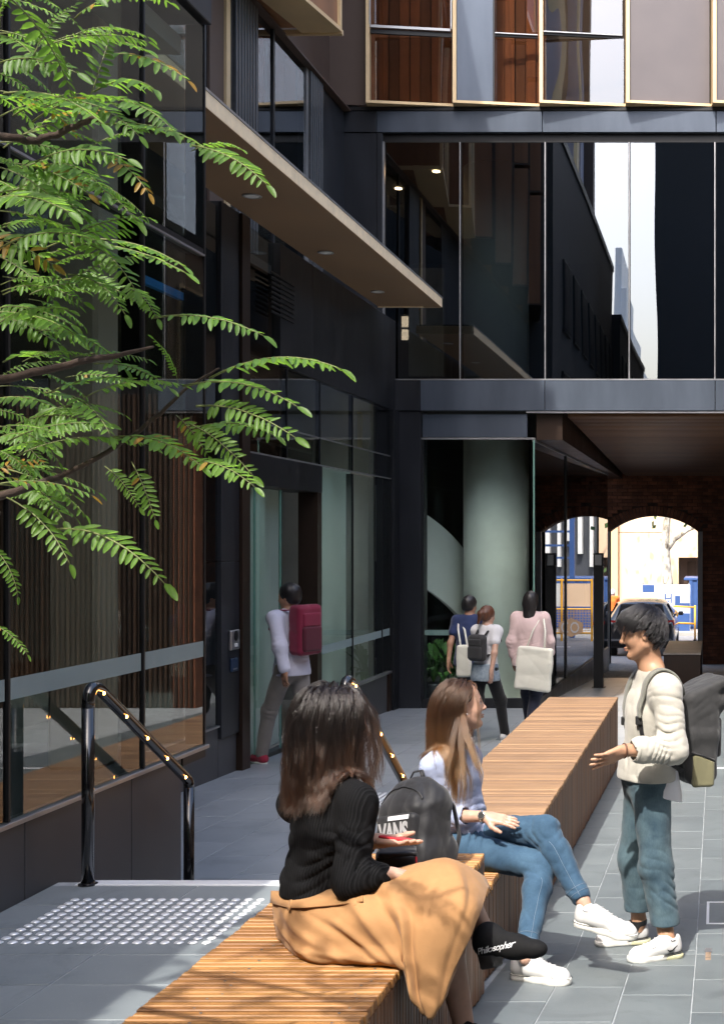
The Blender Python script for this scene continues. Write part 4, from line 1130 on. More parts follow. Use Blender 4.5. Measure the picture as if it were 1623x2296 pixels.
def leaf_mesh(rs, pairs, arch, fold, droop, gold=0.0, term=True):
    """one feathery compound leaf from (0,0,0) to (1,0,0): stalk plus paired leaflets"""
    m = MB()
    def pt(t): return Vector((t, .03 * math.sin(t * 3) * rs.uniform(.9, 1.1), arch * 4 * t * (1 - t)))
    P = [pt(i / 12) for i in range(13)]
    m.mi = 1; m.tube(P, [.009 * (1 - .6 * i / 12) for i in range(13)], 5)
    m.mi = 0
    def leaflet(o, d, up, L, w):
        s = d.cross(up).normalized(); up = s.cross(d).normalized()
        prof = [(0, .05), (.18, .75), (.45, 1.0), (.75, .8), (.93, .38)]
        mid = []; lft = []; rgt = []
        for t, ww in prof:
            c = o + d * (L * t) - up * (droop * L * t * t)
            mid.append(c - up * (.22 * w * ww * fold)); lft.append(c + s * w * ww * .5 + up * .12 * w * ww * fold); rgt.append(c - s * w * ww * .5 + up * .12 * w * ww * fold)
        tip = o + d * L - up * (droop * L)
        vs = mid + lft + rgt + [tip]; n = len(prof); fs = []
        for i in range(n - 1): fs += [(i, i + 1, n + i + 1, n + i), (i, 2 * n + i, 2 * n + i + 1, i + 1)]
        fs += [(n - 1, 3 * n, 2 * n - 1), (n - 1, 3 * n - 1, 3 * n)]
        m.mi = 2 if rs.random() < gold else 0
        m.add(vs, fs)
    for i in range(pairs):
        t = .16 + .80 * (i + .5) / pairs
        o = pt(t); tan = (pt(t + .02) - pt(t - .02)).normalized()
        for sd in (-1, 1):
            sw = .32 + .25 * t + rs.uniform(-.12, .12)
            d = (tan * sw + Vector((0, sd, 0)) * (1 - .15 * t) + Vector((0, 0, rs.uniform(-.25, .12)))).normalized()
            sc = (.62 + .55 * math.sin(math.pi * min(1, t * .95 + .08))) * rs.uniform(.88, 1.12)
            if rs.random() < .03: continue
            leaflet(o + Vector((rs.uniform(-.008, .008), 0, 0)), d, Vector((rs.uniform(-.25, .25), sd * rs.uniform(-.35, .1), 1)), (.150) * sc * 9.5 / (pairs + 1.2) ** .95 * 1.05, .060 * sc * 9.5 / (pairs + 1.2))
    if term: leaflet(pt(1.0), (pt(1) - pt(.95)).normalized(), Vector((0, 0, 1)), .14, .06)
    me = m.mesh('leaf', True)
    me.materials.append(M['leaf']); me.materials.append(M['twig']); me.materials.append(M['leaf_gold'])
    return me
rl = random.Random(21)
LV = [leaf_mesh(rl, rl.choice([10, 11, 12, 13, 14]), rl.uniform(.05, .14), rl.uniform(.5, 1.3), rl.uniform(.05, .45), .005) for _ in range(12)]
LG = [leaf_mesh(rl, 9, .1, 1.0, .3, .3) for _ in range(2)]
LF = [leaf_mesh(rl, 15, .06, .8, .15) for _ in range(3)]
tree = thing('honey_locust_tree', 'leafy branches of a feathery leaved green tree reaching in from the left', 'tree', (-2.45, 2.9, 0))
T0 = tree.location.copy()
def put_leaf(a, b, roll=0.0, me=None, parent=tree):
    d = b - a; L = d.length; x = d.normalized()
    up = Vector((0, 0, 1)) if abs(x.z) < .92 else Vector((0, -1, .2))
    y = up.cross(x).normalized(); z = x.cross(y)
    R = Matrix((x, y, z)).transposed().to_4x4() @ Matrix.Rotation(roll, 4, 'X')
    o = bpy.data.objects.new('leaf', me or rl.choice(LV)); COL.objects.link(o)
    o.parent = parent
    o.matrix_local = Matrix.Translation(a - T0) @ R @ Matrix.Diagonal((L, L, L, 1))
    return o
def z1p(x, y): return (x * .5, y * .5)
def z3p(x, y): return (x * .5, 765.6 + y * .5)
# leaves measured on the photo: base, tip, distance at base and tip, roll
LL = []
for a, b, Y0, Y1, r in (((20, -30), (330, 450), 2.3, 2.5, .35), ((395, 455), (500, 130), 2.75, 2.8, .9), ((420, 410), (690, 398), 2.9, 2.75, .1), ((470, 440), (775, 585), 2.8, 2.7, .3), ((450, 560), (930, 670), 2.9, 2.8, .2), ((860, 650), (1195, 828), 2.8, 2.7, .5), ((860, 675), (1085, 668), 2.85, 2.8, .0), ((420, 690), (665, 865), 2.7, 2.65, .5), ((200, 740), (470, 862), 2.6, 2.5, .3), ((-80, 880), (430, 895), 2.6, 2.8, .2), ((-60, 940), (455, 1105), 2.6, 2.7, .2), ((300, 1090), (830, 1222), 3.6, 3.5, .1), ((420, 1070), (820, 1192), 3.5, 3.4, .0), ((330, 1090), (605, 1300), 2.8, 2.7, .5), ((-60, 250), (250, 440), 2.6, 2.7, .4), ((-60, 690), (145, 810), 2.6, 2.6, .3), ((300, 1230), (560, 1410), 2.8, 2.7, .4), ((540, 1290), (705, 1430), 2.9, 2.8, .4), ((680, 1425), (1180, 1505), 2.85, 2.8, .5), ((-40, 1400), (340, 1500), 2.9, 2.8, .1),
        ((150, 250), (340, 20), 2.5, 2.55, .8), ((60, 150), (230, 110), 2.5, 2.5, .6), ((0, 120), (110, -120), 2.4, 2.4, .5)):
    LL.append((z1p(*a), z1p(*b), Y0, Y1, r))
for a, b, Y0, Y1, r in (((940, 165), (1525, 122), 2.95, 2.85, .1), ((800, 190), (690, -10), 2.9, 2.9, .9), ((820, 200), (1330, 292), 2.9, 2.8, .5), ((880, 290), (1322, 432), 2.9, 2.8, .8), ((880, 385), (1235, 425), 3.0, 2.9, .3), ((790, 330), (935, 515), 2.95, 2.9, .9), ((850, 370), (1135, 605), 2.9, 2.8, .9), ((500, 430), (900, 560), 2.9, 2.8, .3), ((820, 540), (1142, 655), 2.85, 2.75, .4), ((380, 250), (810, 190), 2.8, 2.9, .0), ((-40, 390), (290, 430), 2.6, 2.6, .5), ((60, 520), (660, 460), 2.8, 2.9, .1), ((630, 430), (835, 505), 2.9, 2.85, .5), ((590, 540), (695, 800), 2.8, 2.75, .9), ((470, 560), (625, 745), 2.8, 2.75, .8), ((-60, 650), (412, 692), 2.5, 2.6, .25), ((30, 700), (312, 1000), 2.6, 2.55, .4), ((230, 845), (735, 1087), 2.7, 2.6, .45), ((-60, 900), (80, 1145), 2.5, 2.5, .5), ((-80, 1250), (122, 1405), 2.3, 2.3, .2), ((0, 200), (300, 300), 2.6, 2.7, .3), ((250, 300), (560, 330), 2.8, 2.9, .2), ((100, 90), (400, 60), 2.7, 2.8, .2), ((420, 100), (760, 210), 2.9, 2.85, .4), ((-30, 480), (160, 640), 2.6, 2.6, .6)):
    LL.append((z3p(*a), z3p(*b), Y0, Y1, r))
for i, (a, b, Y0, Y1, r) in enumerate(LL):
    me = None
    if i in (11, 12): me = LF[i % 3]
    elif i in (7, 35, 38): me = LG[i % 2]
    Y0, Y1 = Y0 * .8, Y1 * .8
    put_leaf(at(a[0], a[1], Y0), at(b[0], b[1], Y1), r * rl.choice((1, .8)), me)
# branches
def br(pts, radii, name='branch'):
    P = [(p - T0) for p in pts]
    Q = []; RR = []
    for i in range(len(P) - 1):
        for k in range(5):
            t = k / 5
            p0, p1, p2, p3 = P[max(i - 1, 0)], P[i], P[i + 1], P[min(i + 2, len(P) - 1)]
            Q.append(.5 * ((2 * p1) + (p2 - p0) * t + (2 * p0 - 5 * p1 + 4 * p2 - p3) * t * t + (3 * p1 - p0 - 3 * p2 + p3) * t ** 3) + Vector((0, 0, rl.uniform(-.002, .002))))
            RR.append(radii[i] * (1 - t) + radii[i + 1] * t)
    Q.append(P[-1]); RR.append(radii[-1])
    return MB().tube(Q, RR, 8).build(name, M['bark'], tree, True)
br([Vector((-2.45, 2.9, 0)), Vector((-2.46, 2.88, .8)), Vector((-2.42, 2.86, 1.6)), Vector((-2.44, 2.85, 2.6)), Vector((-2.35, 2.8, 3.6))], [.075, .062, .055, .045, .03], 'trunk')
br([Vector((-2.43, 2.86, 2.0)), at(-260, 330, 2.3), at(0, 306, 1.98), at(60, 314, 1.98), at(105, 308, 1.98), at(160, 285, 1.98), at(212, 266, 1.98), at(222, 262, 1.98)], [.022, .010, .0060, .0060, .0056, .0048, .0046, .002])
br([Vector((-2.42, 2.86, 1.5)), at(-260, 900, 2.4), at(10, 848, 2.1), at(130, 822, 2.1), at(240, 800, 2.12), at(345, 777, 2.15)], [.022, .012, .0072, .0064, .005, .002])
br([Vector((-2.42, 2.86, 1.3)), at(-60, 1130, 2.24), at(150, 1060, 2.28), at(280, 986, 2.32), at(360, 926, 2.34), at(430, 862, 2.36), at(492, 825, 2.38)], [.02, .008, .0048, .004, .0036, .0025, .0016])
br([Vector((-2.42, 2.86, 2.7)), at(-200, -150, 2.6), at(10, -40, 2.5), at(170, -150, 2.5)], [.02, .012, .008, .004])
br([Vector((-2.42, 2.86, 1.15)), at(-120, 1190, 2.6), at(0, 1150, 2.6)], [.015, .008, .004])
# dense filling near the left edge, in front of the bay
for i in range(120):
    px = abs(rl.gauss(0, 125)) - 60; py = rl.uniform(-40, 1120)
    if py > 900: px = px * .55 - 20
    if 560 < py < 700: px *= .6
    Y = rl.uniform(2.0, 2.45) if py < 560 else rl.uniform(2.2, 2.9)
    L = rl.uniform(.11, .19) * F / Y
    an = rl.uniform(-.5, .9)
    c_ = at(px + L * .4, py, Y); sx_, sy_ = c_.x + .2 * (c_.z - .3), c_.y + .7 * (c_.z - .3)
    if -1.45 < sx_ < -.72 and 3.8 < sy_ < 4.7 and rl.random() < .88: continue
    put_leaf(at(px, py, Y), at(px + L * math.cos(an), py + L * math.sin(an) * .7, Y + rl.uniform(-.12, .12)), rl.uniform(-.2, .9), rl.choice(LG) if rl.random() < .05 else None)
# the crown above and behind, outside the picture, that dapples the near bench
for i in range(115):
    c = Vector((rl.uniform(-2.5, -1.15), rl.uniform(1.0, 2.25), rl.uniform(2.75, 3.5)))
    an = rl.uniform(0, 6.28)
    if c.x > -1.7 and c.y > 1.9: continue
    sx_, sy_ = c.x + .16 * (c.z - .3), c.y + .7 * (c.z - .3)
    if sx_ > -1.42 and 3.72 < sy_ < 4.75 and rl.random() < .85: continue
    put_leaf(c, c + Vector((math.cos(an), math.sin(an), rl.uniform(-.5, .2))) * rl.uniform(.18, .28), rl.uniform(-.4, .4))
# ------------------------------------------------------------------ soft solid modelling for figures, clothes and bags
V = lambda *a: np.array(a, dtype=np.float64)
def nv(v): v = np.asarray(v, float); return v / (np.linalg.norm(v) + 1e-12)
def A(px, py, Y): return np.array(at(px, py, Y))
class Sol:
    def __init__(s): s.p = []; s.disp = None; s.cuts = []
    def _add(s, fn, c, R, k, op): s.p.append((fn, np.asarray(c, float), float(R), k, op)); return s
    def cone(s, a, b, ra, rb, k=.03, op='u', n=None, sq=1.0):
        a = np.asarray(a, float); b = np.asarray(b, float); ba = b - a; L2 = ba @ ba + 1e-12
        nn = None if n is None else nv(n)
        def fn(P):
            q = P - a
            if nn is not None: q = q + np.outer(q @ nn, nn) * (sq - 1)
            h = np.clip(q @ ba / L2, 0, 1)
            return np.linalg.norm(q - h[:, None] * ba, axis=1) - (ra + (rb - ra) * h)
        return s._add(fn, (a + b) / 2, math.sqrt(L2) / 2 + max(ra, rb), k, op)
    def chain(s, pts, rs, k=.02, **kw):
        for i in range(len(pts) - 1): s.cone(pts[i], pts[i + 1], rs[i], rs[i + 1], k, **kw)
        return s
    def ell(s, c, r, R=None, k=.03, op='u'):
        c = np.asarray(c, float); r = np.asarray(r, float); R = np.eye(3) if R is None else np.asarray(R, float)
        def fn(P):
            q = (P - c) @ R
            k0 = np.linalg.norm(q / r, axis=1); k1 = np.linalg.norm(q / (r * r), axis=1) + 1e-9
            return k0 * (k0 - 1) / k1
        return s._add(fn, c, r.max(), k, op)
    def box(s, c, half, R=None, rad=.02, k=.02, op='u'):
        c = np.asarray(c, float); half = np.asarray(half, float); R = np.eye(3) if R is None else np.asarray(R, float)
        def fn(P):
            q = np.abs((P - c) @ R) - (half - rad)
            return np.linalg.norm(np.maximum(q, 0), axis=1) + np.minimum(q.max(axis=1), 0) - rad
        return s._add(fn, c, np.linalg.norm(half), k, op)
    def plane(s, p, n, k=.004):
        """keep the side the normal points away from"""
        s.cuts.append((np.asarray(p, float), nv(n), k)); return s
    def ev(s, P, idx=None):
        d = np.full(len(P), 1.0)
        for i in (range(len(s.p)) if idx is None else idx):
            fn, c, R, k, op = s.p[i]
            e = fn(P)
            if op == 'u':
                h = np.maximum(k - np.abs(d - e), 0) / k
                d = np.minimum(d, e) - h * h * k * .25
            elif op == 's':
                h = np.maximum(k - np.abs(d + e), 0) / k
                d = np.maximum(d, -e) + h * h * k * .25
        if s.disp is not None:
            m = np.abs(d) < .06
            if m.any(): d[m] += s.disp(P[m])
        for p, n, k in s.cuts:
            e = (P - p) @ n
            h = np.maximum(k - np.abs(d - e), 0) / k
            d = np.maximum(d, e) + h * h * k * .25
        return d
    def mesh(s, name, h=.005, B=8, pad=.03):
        cs = np.array([q[1] for q in s.p if q[4] == 'u']); rr = np.array([q[2] for q in s.p if q[4] == 'u'])
        lo = (cs - rr[:, None]).min(0) - pad; hi = (cs + rr[:, None]).max(0) + pad
        nb = np.ceil((hi - lo) / (h * B)).astype(int)
        n = nb * B
        bs = h * B
        g = np.stack(np.meshgrid(*[np.arange(k) for k in nb], indexing='ij'), -1).reshape(-1, 3)
        cen = lo + (g + .5) * bs
        allc = np.array([q[1] for q in s.p]); allr = np.array([q[2] for q in s.p])
        dc = np.concatenate([s.ev(cen[i:i + 20000]) for i in range(0, len(cen), 20000)])
        vol = np.repeat(np.repeat(np.repeat(dc.reshape(nb), B, 0), B, 1), B, 2).astype(np.float32)
        act = np.where(np.abs(dc) < bs * .9 + .03)[0]
        off = np.stack(np.meshgrid(*[np.arange(B)] * 3, indexing='ij'), -1).reshape(-1, 3)
        G = 24
        order = act[np.lexsort((g[act, 0] // 3, g[act, 1] // 3, g[act, 2] // 3))]
        for i in range(0, len(order), G):
            ids = order[i:i + G]
            c = cen[ids]; mc = c.mean(0); mr = np.linalg.norm(c - mc, axis=1).max() + bs * .87
            idx = [j for j in range(len(s.p)) if np.linalg.norm(allc[j] - mc) < allr[j] * 1.3 + mr + .08]
            gi = (g[ids][:, None, :] * B + off[None]).reshape(-1, 3)
            P = lo + (gi + .5) * h
            vol[gi[:, 0], gi[:, 1], gi[:, 2]] = s.ev(P, idx)
        # surface nets
        ins = vol < 0
        c8 = [(0, 0, 0), (1, 0, 0), (0, 1, 0), (1, 1, 0), (0, 0, 1), (1, 0, 1), (0, 1, 1), (1, 1, 1)]
        nx, ny, nz = n
        cnt = np.zeros((nx - 1, ny - 1, nz - 1), np.int8)
        for a, b, c in c8: cnt += ins[a:nx - 1 + a, b:ny - 1 + b, c:nz - 1 + c]
        mask = (cnt > 0) & (cnt < 8)
        ci = np.argwhere(mask)
        vid = np.full(mask.shape, -1, np.int64); vid[mask] = np.arange(len(ci))
        val = np.stack([vol[ci[:, 0] + a, ci[:, 1] + b, ci[:, 2] + c] for a, b, c in c8], 1)
        acc = np.zeros((len(ci), 3)); w = np.zeros(len(ci))
        cf = np.array(c8, float)
        for i in range(8):
            for j in range(i + 1, 8):
                if np.abs(cf[i] - cf[j]).sum() == 1:
                    m = (val[:, i] < 0) != (val[:, j] < 0)
                    t = val[m, i] / (val[m, i] - val[m, j])
                    acc[m] += cf[i] + t[:, None] * (cf[j] - cf[i]); w[m] += 1
        vs = lo + (ci + acc / w[:, None] + .5) * h
        quads = []
        for ax in range(3):
            sl0 = [slice(None)] * 3; sl1 = [slice(None)] * 3
            sl0[ax] = slice(0, -1); sl1[ax] = slice(1, None)
            a = ins[tuple(sl0)]; b = ins[tuple(sl1)]
            e = np.argwhere(a != b)
            o1, o2 = [(1, 2), (2, 0), (0, 1)][ax]
            ok = (e[:, o1] > 0) & (e[:, o2] > 0) & (e[:, o1] < n[o1] - 1) & (e[:, o2] < n[o2] - 1)
            e = e[ok]
            d1 = np.zeros(3, int); d1[o1] = 1; d2 = np.zeros(3, int); d2[o2] = 1
            f = np.stack([vid[tuple((e - d1 - d2).T)], vid[tuple((e - d2).T)], vid[tuple(e.T)], vid[tuple((e - d1).T)]], 1)
            fl = ~a[tuple(e.T)]
            f[fl] = f[fl][:, ::-1]
            quads.append(f)
        q = np.concatenate(quads); q = q[(q >= 0).all(1)]
        return np_mesh(name, vs, q)
def np_mesh(name, vs, q, smooth=True):
    me = bpy.data.meshes.new(name)
    k = q.shape[1]
    me.vertices.add(len(vs)); me.vertices.foreach_set('co', np.asarray(vs, np.float32).ravel())
    me.loops.add(len(q) * k); me.loops.foreach_set('vertex_index', q.astype(np.int32).ravel())
    me.polygons.add(len(q)); me.polygons.foreach_set('loop_start', np.arange(0, len(q) * k, k, dtype=np.int32))
    me.polygons.foreach_set('use_smooth', np.full(len(q), smooth))
    me.update(calc_edges=True); me.validate()
    return me
def place(name, me, mat, parent, relative=True):
    """link a mesh modelled in world coordinates under its thing"""
    o = link(name, me, mat, parent)
    if parent is not None: o.location = -parent.location
    return o

# cheap smooth pseudo-noise for folds
def folds(seed, freq, amp, n=5, aniso=(1, 1, 1), sharp=True):
    r = np.random.RandomState(seed)
    D = r.normal(size=(n, 3)); D /= np.linalg.norm(D, axis=1)[:, None]
    D = D * np.array(aniso); ph = r.uniform(0, 6.28, n); fr = freq * r.uniform(.6, 1.5, n)
    W = r.normal(size=(n, 3)) * .35 * freq
    def f(P):
        o = 0
        for i in range(n):
            wv = .8 * np.sin(P @ W[i] + ph[(i + 1) % n])
            sn = np.sin((P @ D[i]) * fr[i] + ph[i] + wv)
            o = o + (1 - 2 * np.abs(sn) ** .8 if sharp else sn)
        return o * (amp / n)
    return f
def ring_folds(c, axis, amp, wl, rad, seed=0):
    """uneven creases around a bent joint"""
    c = np.asarray(c, float); ax = nv(axis); r = np.random.RandomState(seed + 50)
    t = nv(np.cross(ax, r.normal(size=3))); t2 = np.cross(ax, t)
    D = r.normal(size=(3, 3)); D /= np.linalg.norm(D, axis=1)[:, None]; ph = r.uniform(0, 6.28, 4); tilt = r.uniform(.25, .6)
    def f(P):
        q = P - c; d2 = (q * q).sum(1)
        x = q @ ax + tilt * (q @ t) + wl * (.45 * np.sin(q @ D[0] * 23 + ph[0]) + .30 * np.sin(q @ D[1] * 41 + ph[1]))
        am = .55 + .45 * np.sin(q @ D[2] * 34 + ph[2])
        return amp * am * np.exp(-d2 / (2 * rad * rad)) * (1 - 2 * np.abs(np.sin(math.pi * x / wl + ph[3])) ** .7)
    return f
def dsum(*fs):
    def f(P):
        o = 0
        for g in fs: o = o + g(P)
        return o
    return f

def frame(f, u=(0, 0, 1)):
    f = nv(f); l = nv(np.cross(u, f)); u = np.cross(f, l)
    return np.stack([f, l, u], 1)       # columns: forward, left, up
def head(S, c, R, s=1.0, female=False, smile=0.0):
    T = lambda x, y, z: c + R @ (V(x, y, z) * s)
    e = lambda p, r, k=.015, op='u': S.ell(T(*p), V(*r) * s, R, k * s, op)
    e((-.012, 0, .038), (.097, .077, .088), .03)
    e((.035, 0, .0), (.058, .062, .075), .03)
    e((.034, 0, -.045), (.050, .054, .068), .03)
    for y in (-1, 1):
        S.cone(T(.0, y * .052, -.055), T(.062, y * .018, -.098), .022 * s, .018 * s, .03 * s)
        e((.058, y * .036, -.028), (.024, .022, .026), .025)
        S.cone(T(.084, y * .012, .020), T(.072, y * .044, .017), .009 * s, .009 * s, .014 * s)
    e((.073, 0, -.104), (.017, .021, .015), .02)
    S.cone(T(.088, 0, .014), T(.107, 0, -.026), .0078 * s, .0105 * s, .016 * s)
    e((.108, 0, -.029), (.011, .011, .009), .008)
    for y in (-1, 1): e((.096, y * .012, -.032), (.009, .007, .0065), .008)
    for y in (-1, 1):
        e((.096, y * .030, .003), (.016, .017, .010), .012, 's')
        e((.076, y * .031, .002), (.0125, .0135, .0125), .004)
    e((.092, 0, -.060), (.010, .021, .0055), .007); e((.0895, 0, -.072), (.0105, .018, .0065), .007)
    S.cone(T(.101, -.019, -.0655 + smile * .004), T(.103, 0, -.0655), .0016 * s, .0016 * s, .004 * s, 's'); S.cone(T(.101, .019, -.0655 + smile * .004), T(.103, 0, -.0655), .0016 * s, .0016 * s, .004 * s, 's')
    e((.092, 0, -.083), (.008, .016, .004), .008, 's')
    for y in (-1, 1):
        e((-.004, y * .076, -.006), (.017, .007, .030), .008)
        e((.001, y * .083, -.003), (.008, .006, .017), .006, 's')
    return T
def neck(S, T, base, r=.052, s=1.0):
    S.cone(T(-.018, 0, -.05), base, r * s, r * 1.08 * s, .03)
    S.cone(T(.028, 0, -.085), base + (T(.02, 0, 0) - T(0, 0, 0)), .03 * s, .035 * s, .03)
def hand(S, wr, d, n, thumb, s=1.0, curl=(.25, .3, .35, .4), spread=.12, tcurl=.2, bend=0.0):
    """wr wrist point, d along the hand, n out of the palm, thumb = +1/-1 picks the side d x n"""
    d = nv(d); n = nv(n - (n @ d) * d); t = np.cross(d, n) * thumb
    R = np.stack([d, t, n], 1)
    S.cone(wr - d * .02 * s, wr + d * .03 * s, .025 * s, .026 * s, .02, n=n, sq=1.3)
    S.box(wr + d * .055 * s, V(.044, .038, .0135) * s, R, .0125 * s, .02)
    S.ell(wr + d * .045 * s + t * .022 * s + n * .008 * s, V(.030, .018, .015) * s, R, .015)
    tips = []
    for i, (y, L, r) in enumerate(((.029, .072, .0083), (.010, .080, .0087), (-.010, .074, .0083), (-.028, .058, .0073))):
        dr = nv(d + t * spread * (1.2 - i * .8))
        a = wr + d * .094 * s + t * y * s - n * 0
        c = curl[i]; p = a - d * .02 * s; pr = r * s
        pts = [p]; q = a; ang = c * .5
        for seg in (.42, .33, .25):
            dd = dr * math.cos(ang) + n * math.sin(ang)
            q = q + dd * L * seg * s; pts.append(q); ang += c
        S.chain([pts[0], a] + pts[1:], [pr * 1.1, pr * 1.08, pr, pr * .93, pr * .8], .006)
        tips.append(pts[-1])
    a = wr + d * .022 * s + t * .026 * s + n * .004 * s
    t1 = nv(d * .72 + t * .75 + n * .25); t2 = nv(d * .95 + t * .25 * (1 - tcurl) + n * (.25 + tcurl))
    b = a + t1 * .040 * s; c2 = b + t2 * .030 * s; c3 = c2 + nv(t2 + d * .2) * .025 * s
    S.chain([a, b, c2, c3], [.0145 * s, .0115 * s, .0105 * s, .0085 * s], .008)
    return tips

# ---- materials for people
def skin(name, col, sub=.12):
    t = NT(name)
    n = t.noise(t.tc('Object'), 26, 4, .6); n2 = t.noise(t.tc('Object'), 420, 2, .5)
    c = t.ramp(n, [(.3, tuple(x * .88 for x in col)), (.7, tuple(min(1, x * 1.08) for x in col))])
    t.bsdf(c, .46, 0, .4, Subsurface_Weight=sub, Subsurface_Scale=.006, Subsurface_Radius=(1.0, .35, .2))
    t.bump(n2, .08, .0006)
    return t.m
def cloth(name, col, var=.1, weave=900, bump=.2, rough=.85, sheen=.2, big=7, **kw):
    t = NT(name)
    o = t.tc('Object')
    n = t.noise(o, big, 4, .6); w = t.noise(o, weave, 2, .5)
    c = t.ramp(n, [(.25, tuple(x * (1 - var) for x in col)), (.75, tuple(min(1, x * (1 + var)) for x in col))])
    c = t.mix(t.math('MULTIPLY', w, .25), c, tuple(x * .7 for x in col))
    t.bsdf(c, rough, 0, .25, Sheen_Weight=sheen, **kw)
    t.bump(t.math('ADD', w, t.math('MULTIPLY', t.noise(o, 60, 3, .6), .6)), bump, .0015)
    return t.m
def denim(name, dark, light, big=5.5):
    t = NT(name)
    o = t.tc('Object')
    n = t.noise(o, big, 5, .65, .4); f = t.noise(t.mapp(o, (1, 1, .22)), 240, 3, .6); fade = t.noise(t.mapp(o, (1, 1, .5)), 14, 3, .6)
    c = t.ramp(t.math('ADD', t.math('MULTIPLY', n, .7), t.math('MULTIPLY', fade, .3)), [(.3, dark), (.68, light)])
    c = t.mix(t.math('MULTIPLY', f, .5), c, tuple(x * .45 for x in dark))
    t.bsdf(c, .8, 0, .2, Sheen_Weight=.1)
    t.bump(t.math('ADD', f, t.math('MULTIPLY', t.noise(o, 40, 3, .6), .8)), .25, .002)
    return t.m
def hairmat(name, root, tip, rough=.32):
    t = NT(name)
    h = t.n('ShaderNodeBsdfHairPrincipled'); h.parametrization = 'COLOR'
    ci = t.n('ShaderNodeHairInfo')
    c = t.mix(t.ramp(ci.outputs['Intercept'], [(.35, (0, 0, 0)), (.95, (1, 1, 1))]), root, tip)
    v = t.math('ADD', t.math('MULTIPLY', ci.outputs['Random'], .7), .65)
    cc = t.n('ShaderNodeCombineColor')
    for i in range(3): t.l(v, cc.inputs[i])
    t.l(t.mix(1.0, c, cc.outputs[0], 'MULTIPLY'), h.inputs['Color'])
    h.inputs['Roughness'].default_value = rough; h.inputs['Radial Roughness'].default_value = .35
    t.l(h.outputs[0], t.out.inputs[0])
    return t.m
def strands(name, paths, radius, mat, parent):
    """paths: array (n, m, 3) in world coordinates"""
    n, m, _ = paths.shape
    cv = bpy.data.hair_curves.new(name)
    cv.add_curves([m] * n)
    pos = (paths.reshape(-1, 3) - np.array(parent.location)).astype(np.float32)
    cv.attributes['position'].data.foreach_set('vector', pos.ravel()) if 'position' in cv.attributes else cv.points.foreach_set('position', pos.ravel())
    ra = cv.attributes.get('radius') or cv.attributes.new('radius', 'FLOAT', 'POINT')
    tt = np.tile(np.linspace(0, 1, m), n)
    ra.data.foreach_set('value', (radius * (1 - .6 * tt ** 2)).astype(np.float32))
    cv.materials.append(mat)
    o = bpy.data.objects.new(name, cv); COL.objects.link(o); o.parent = parent
    return o
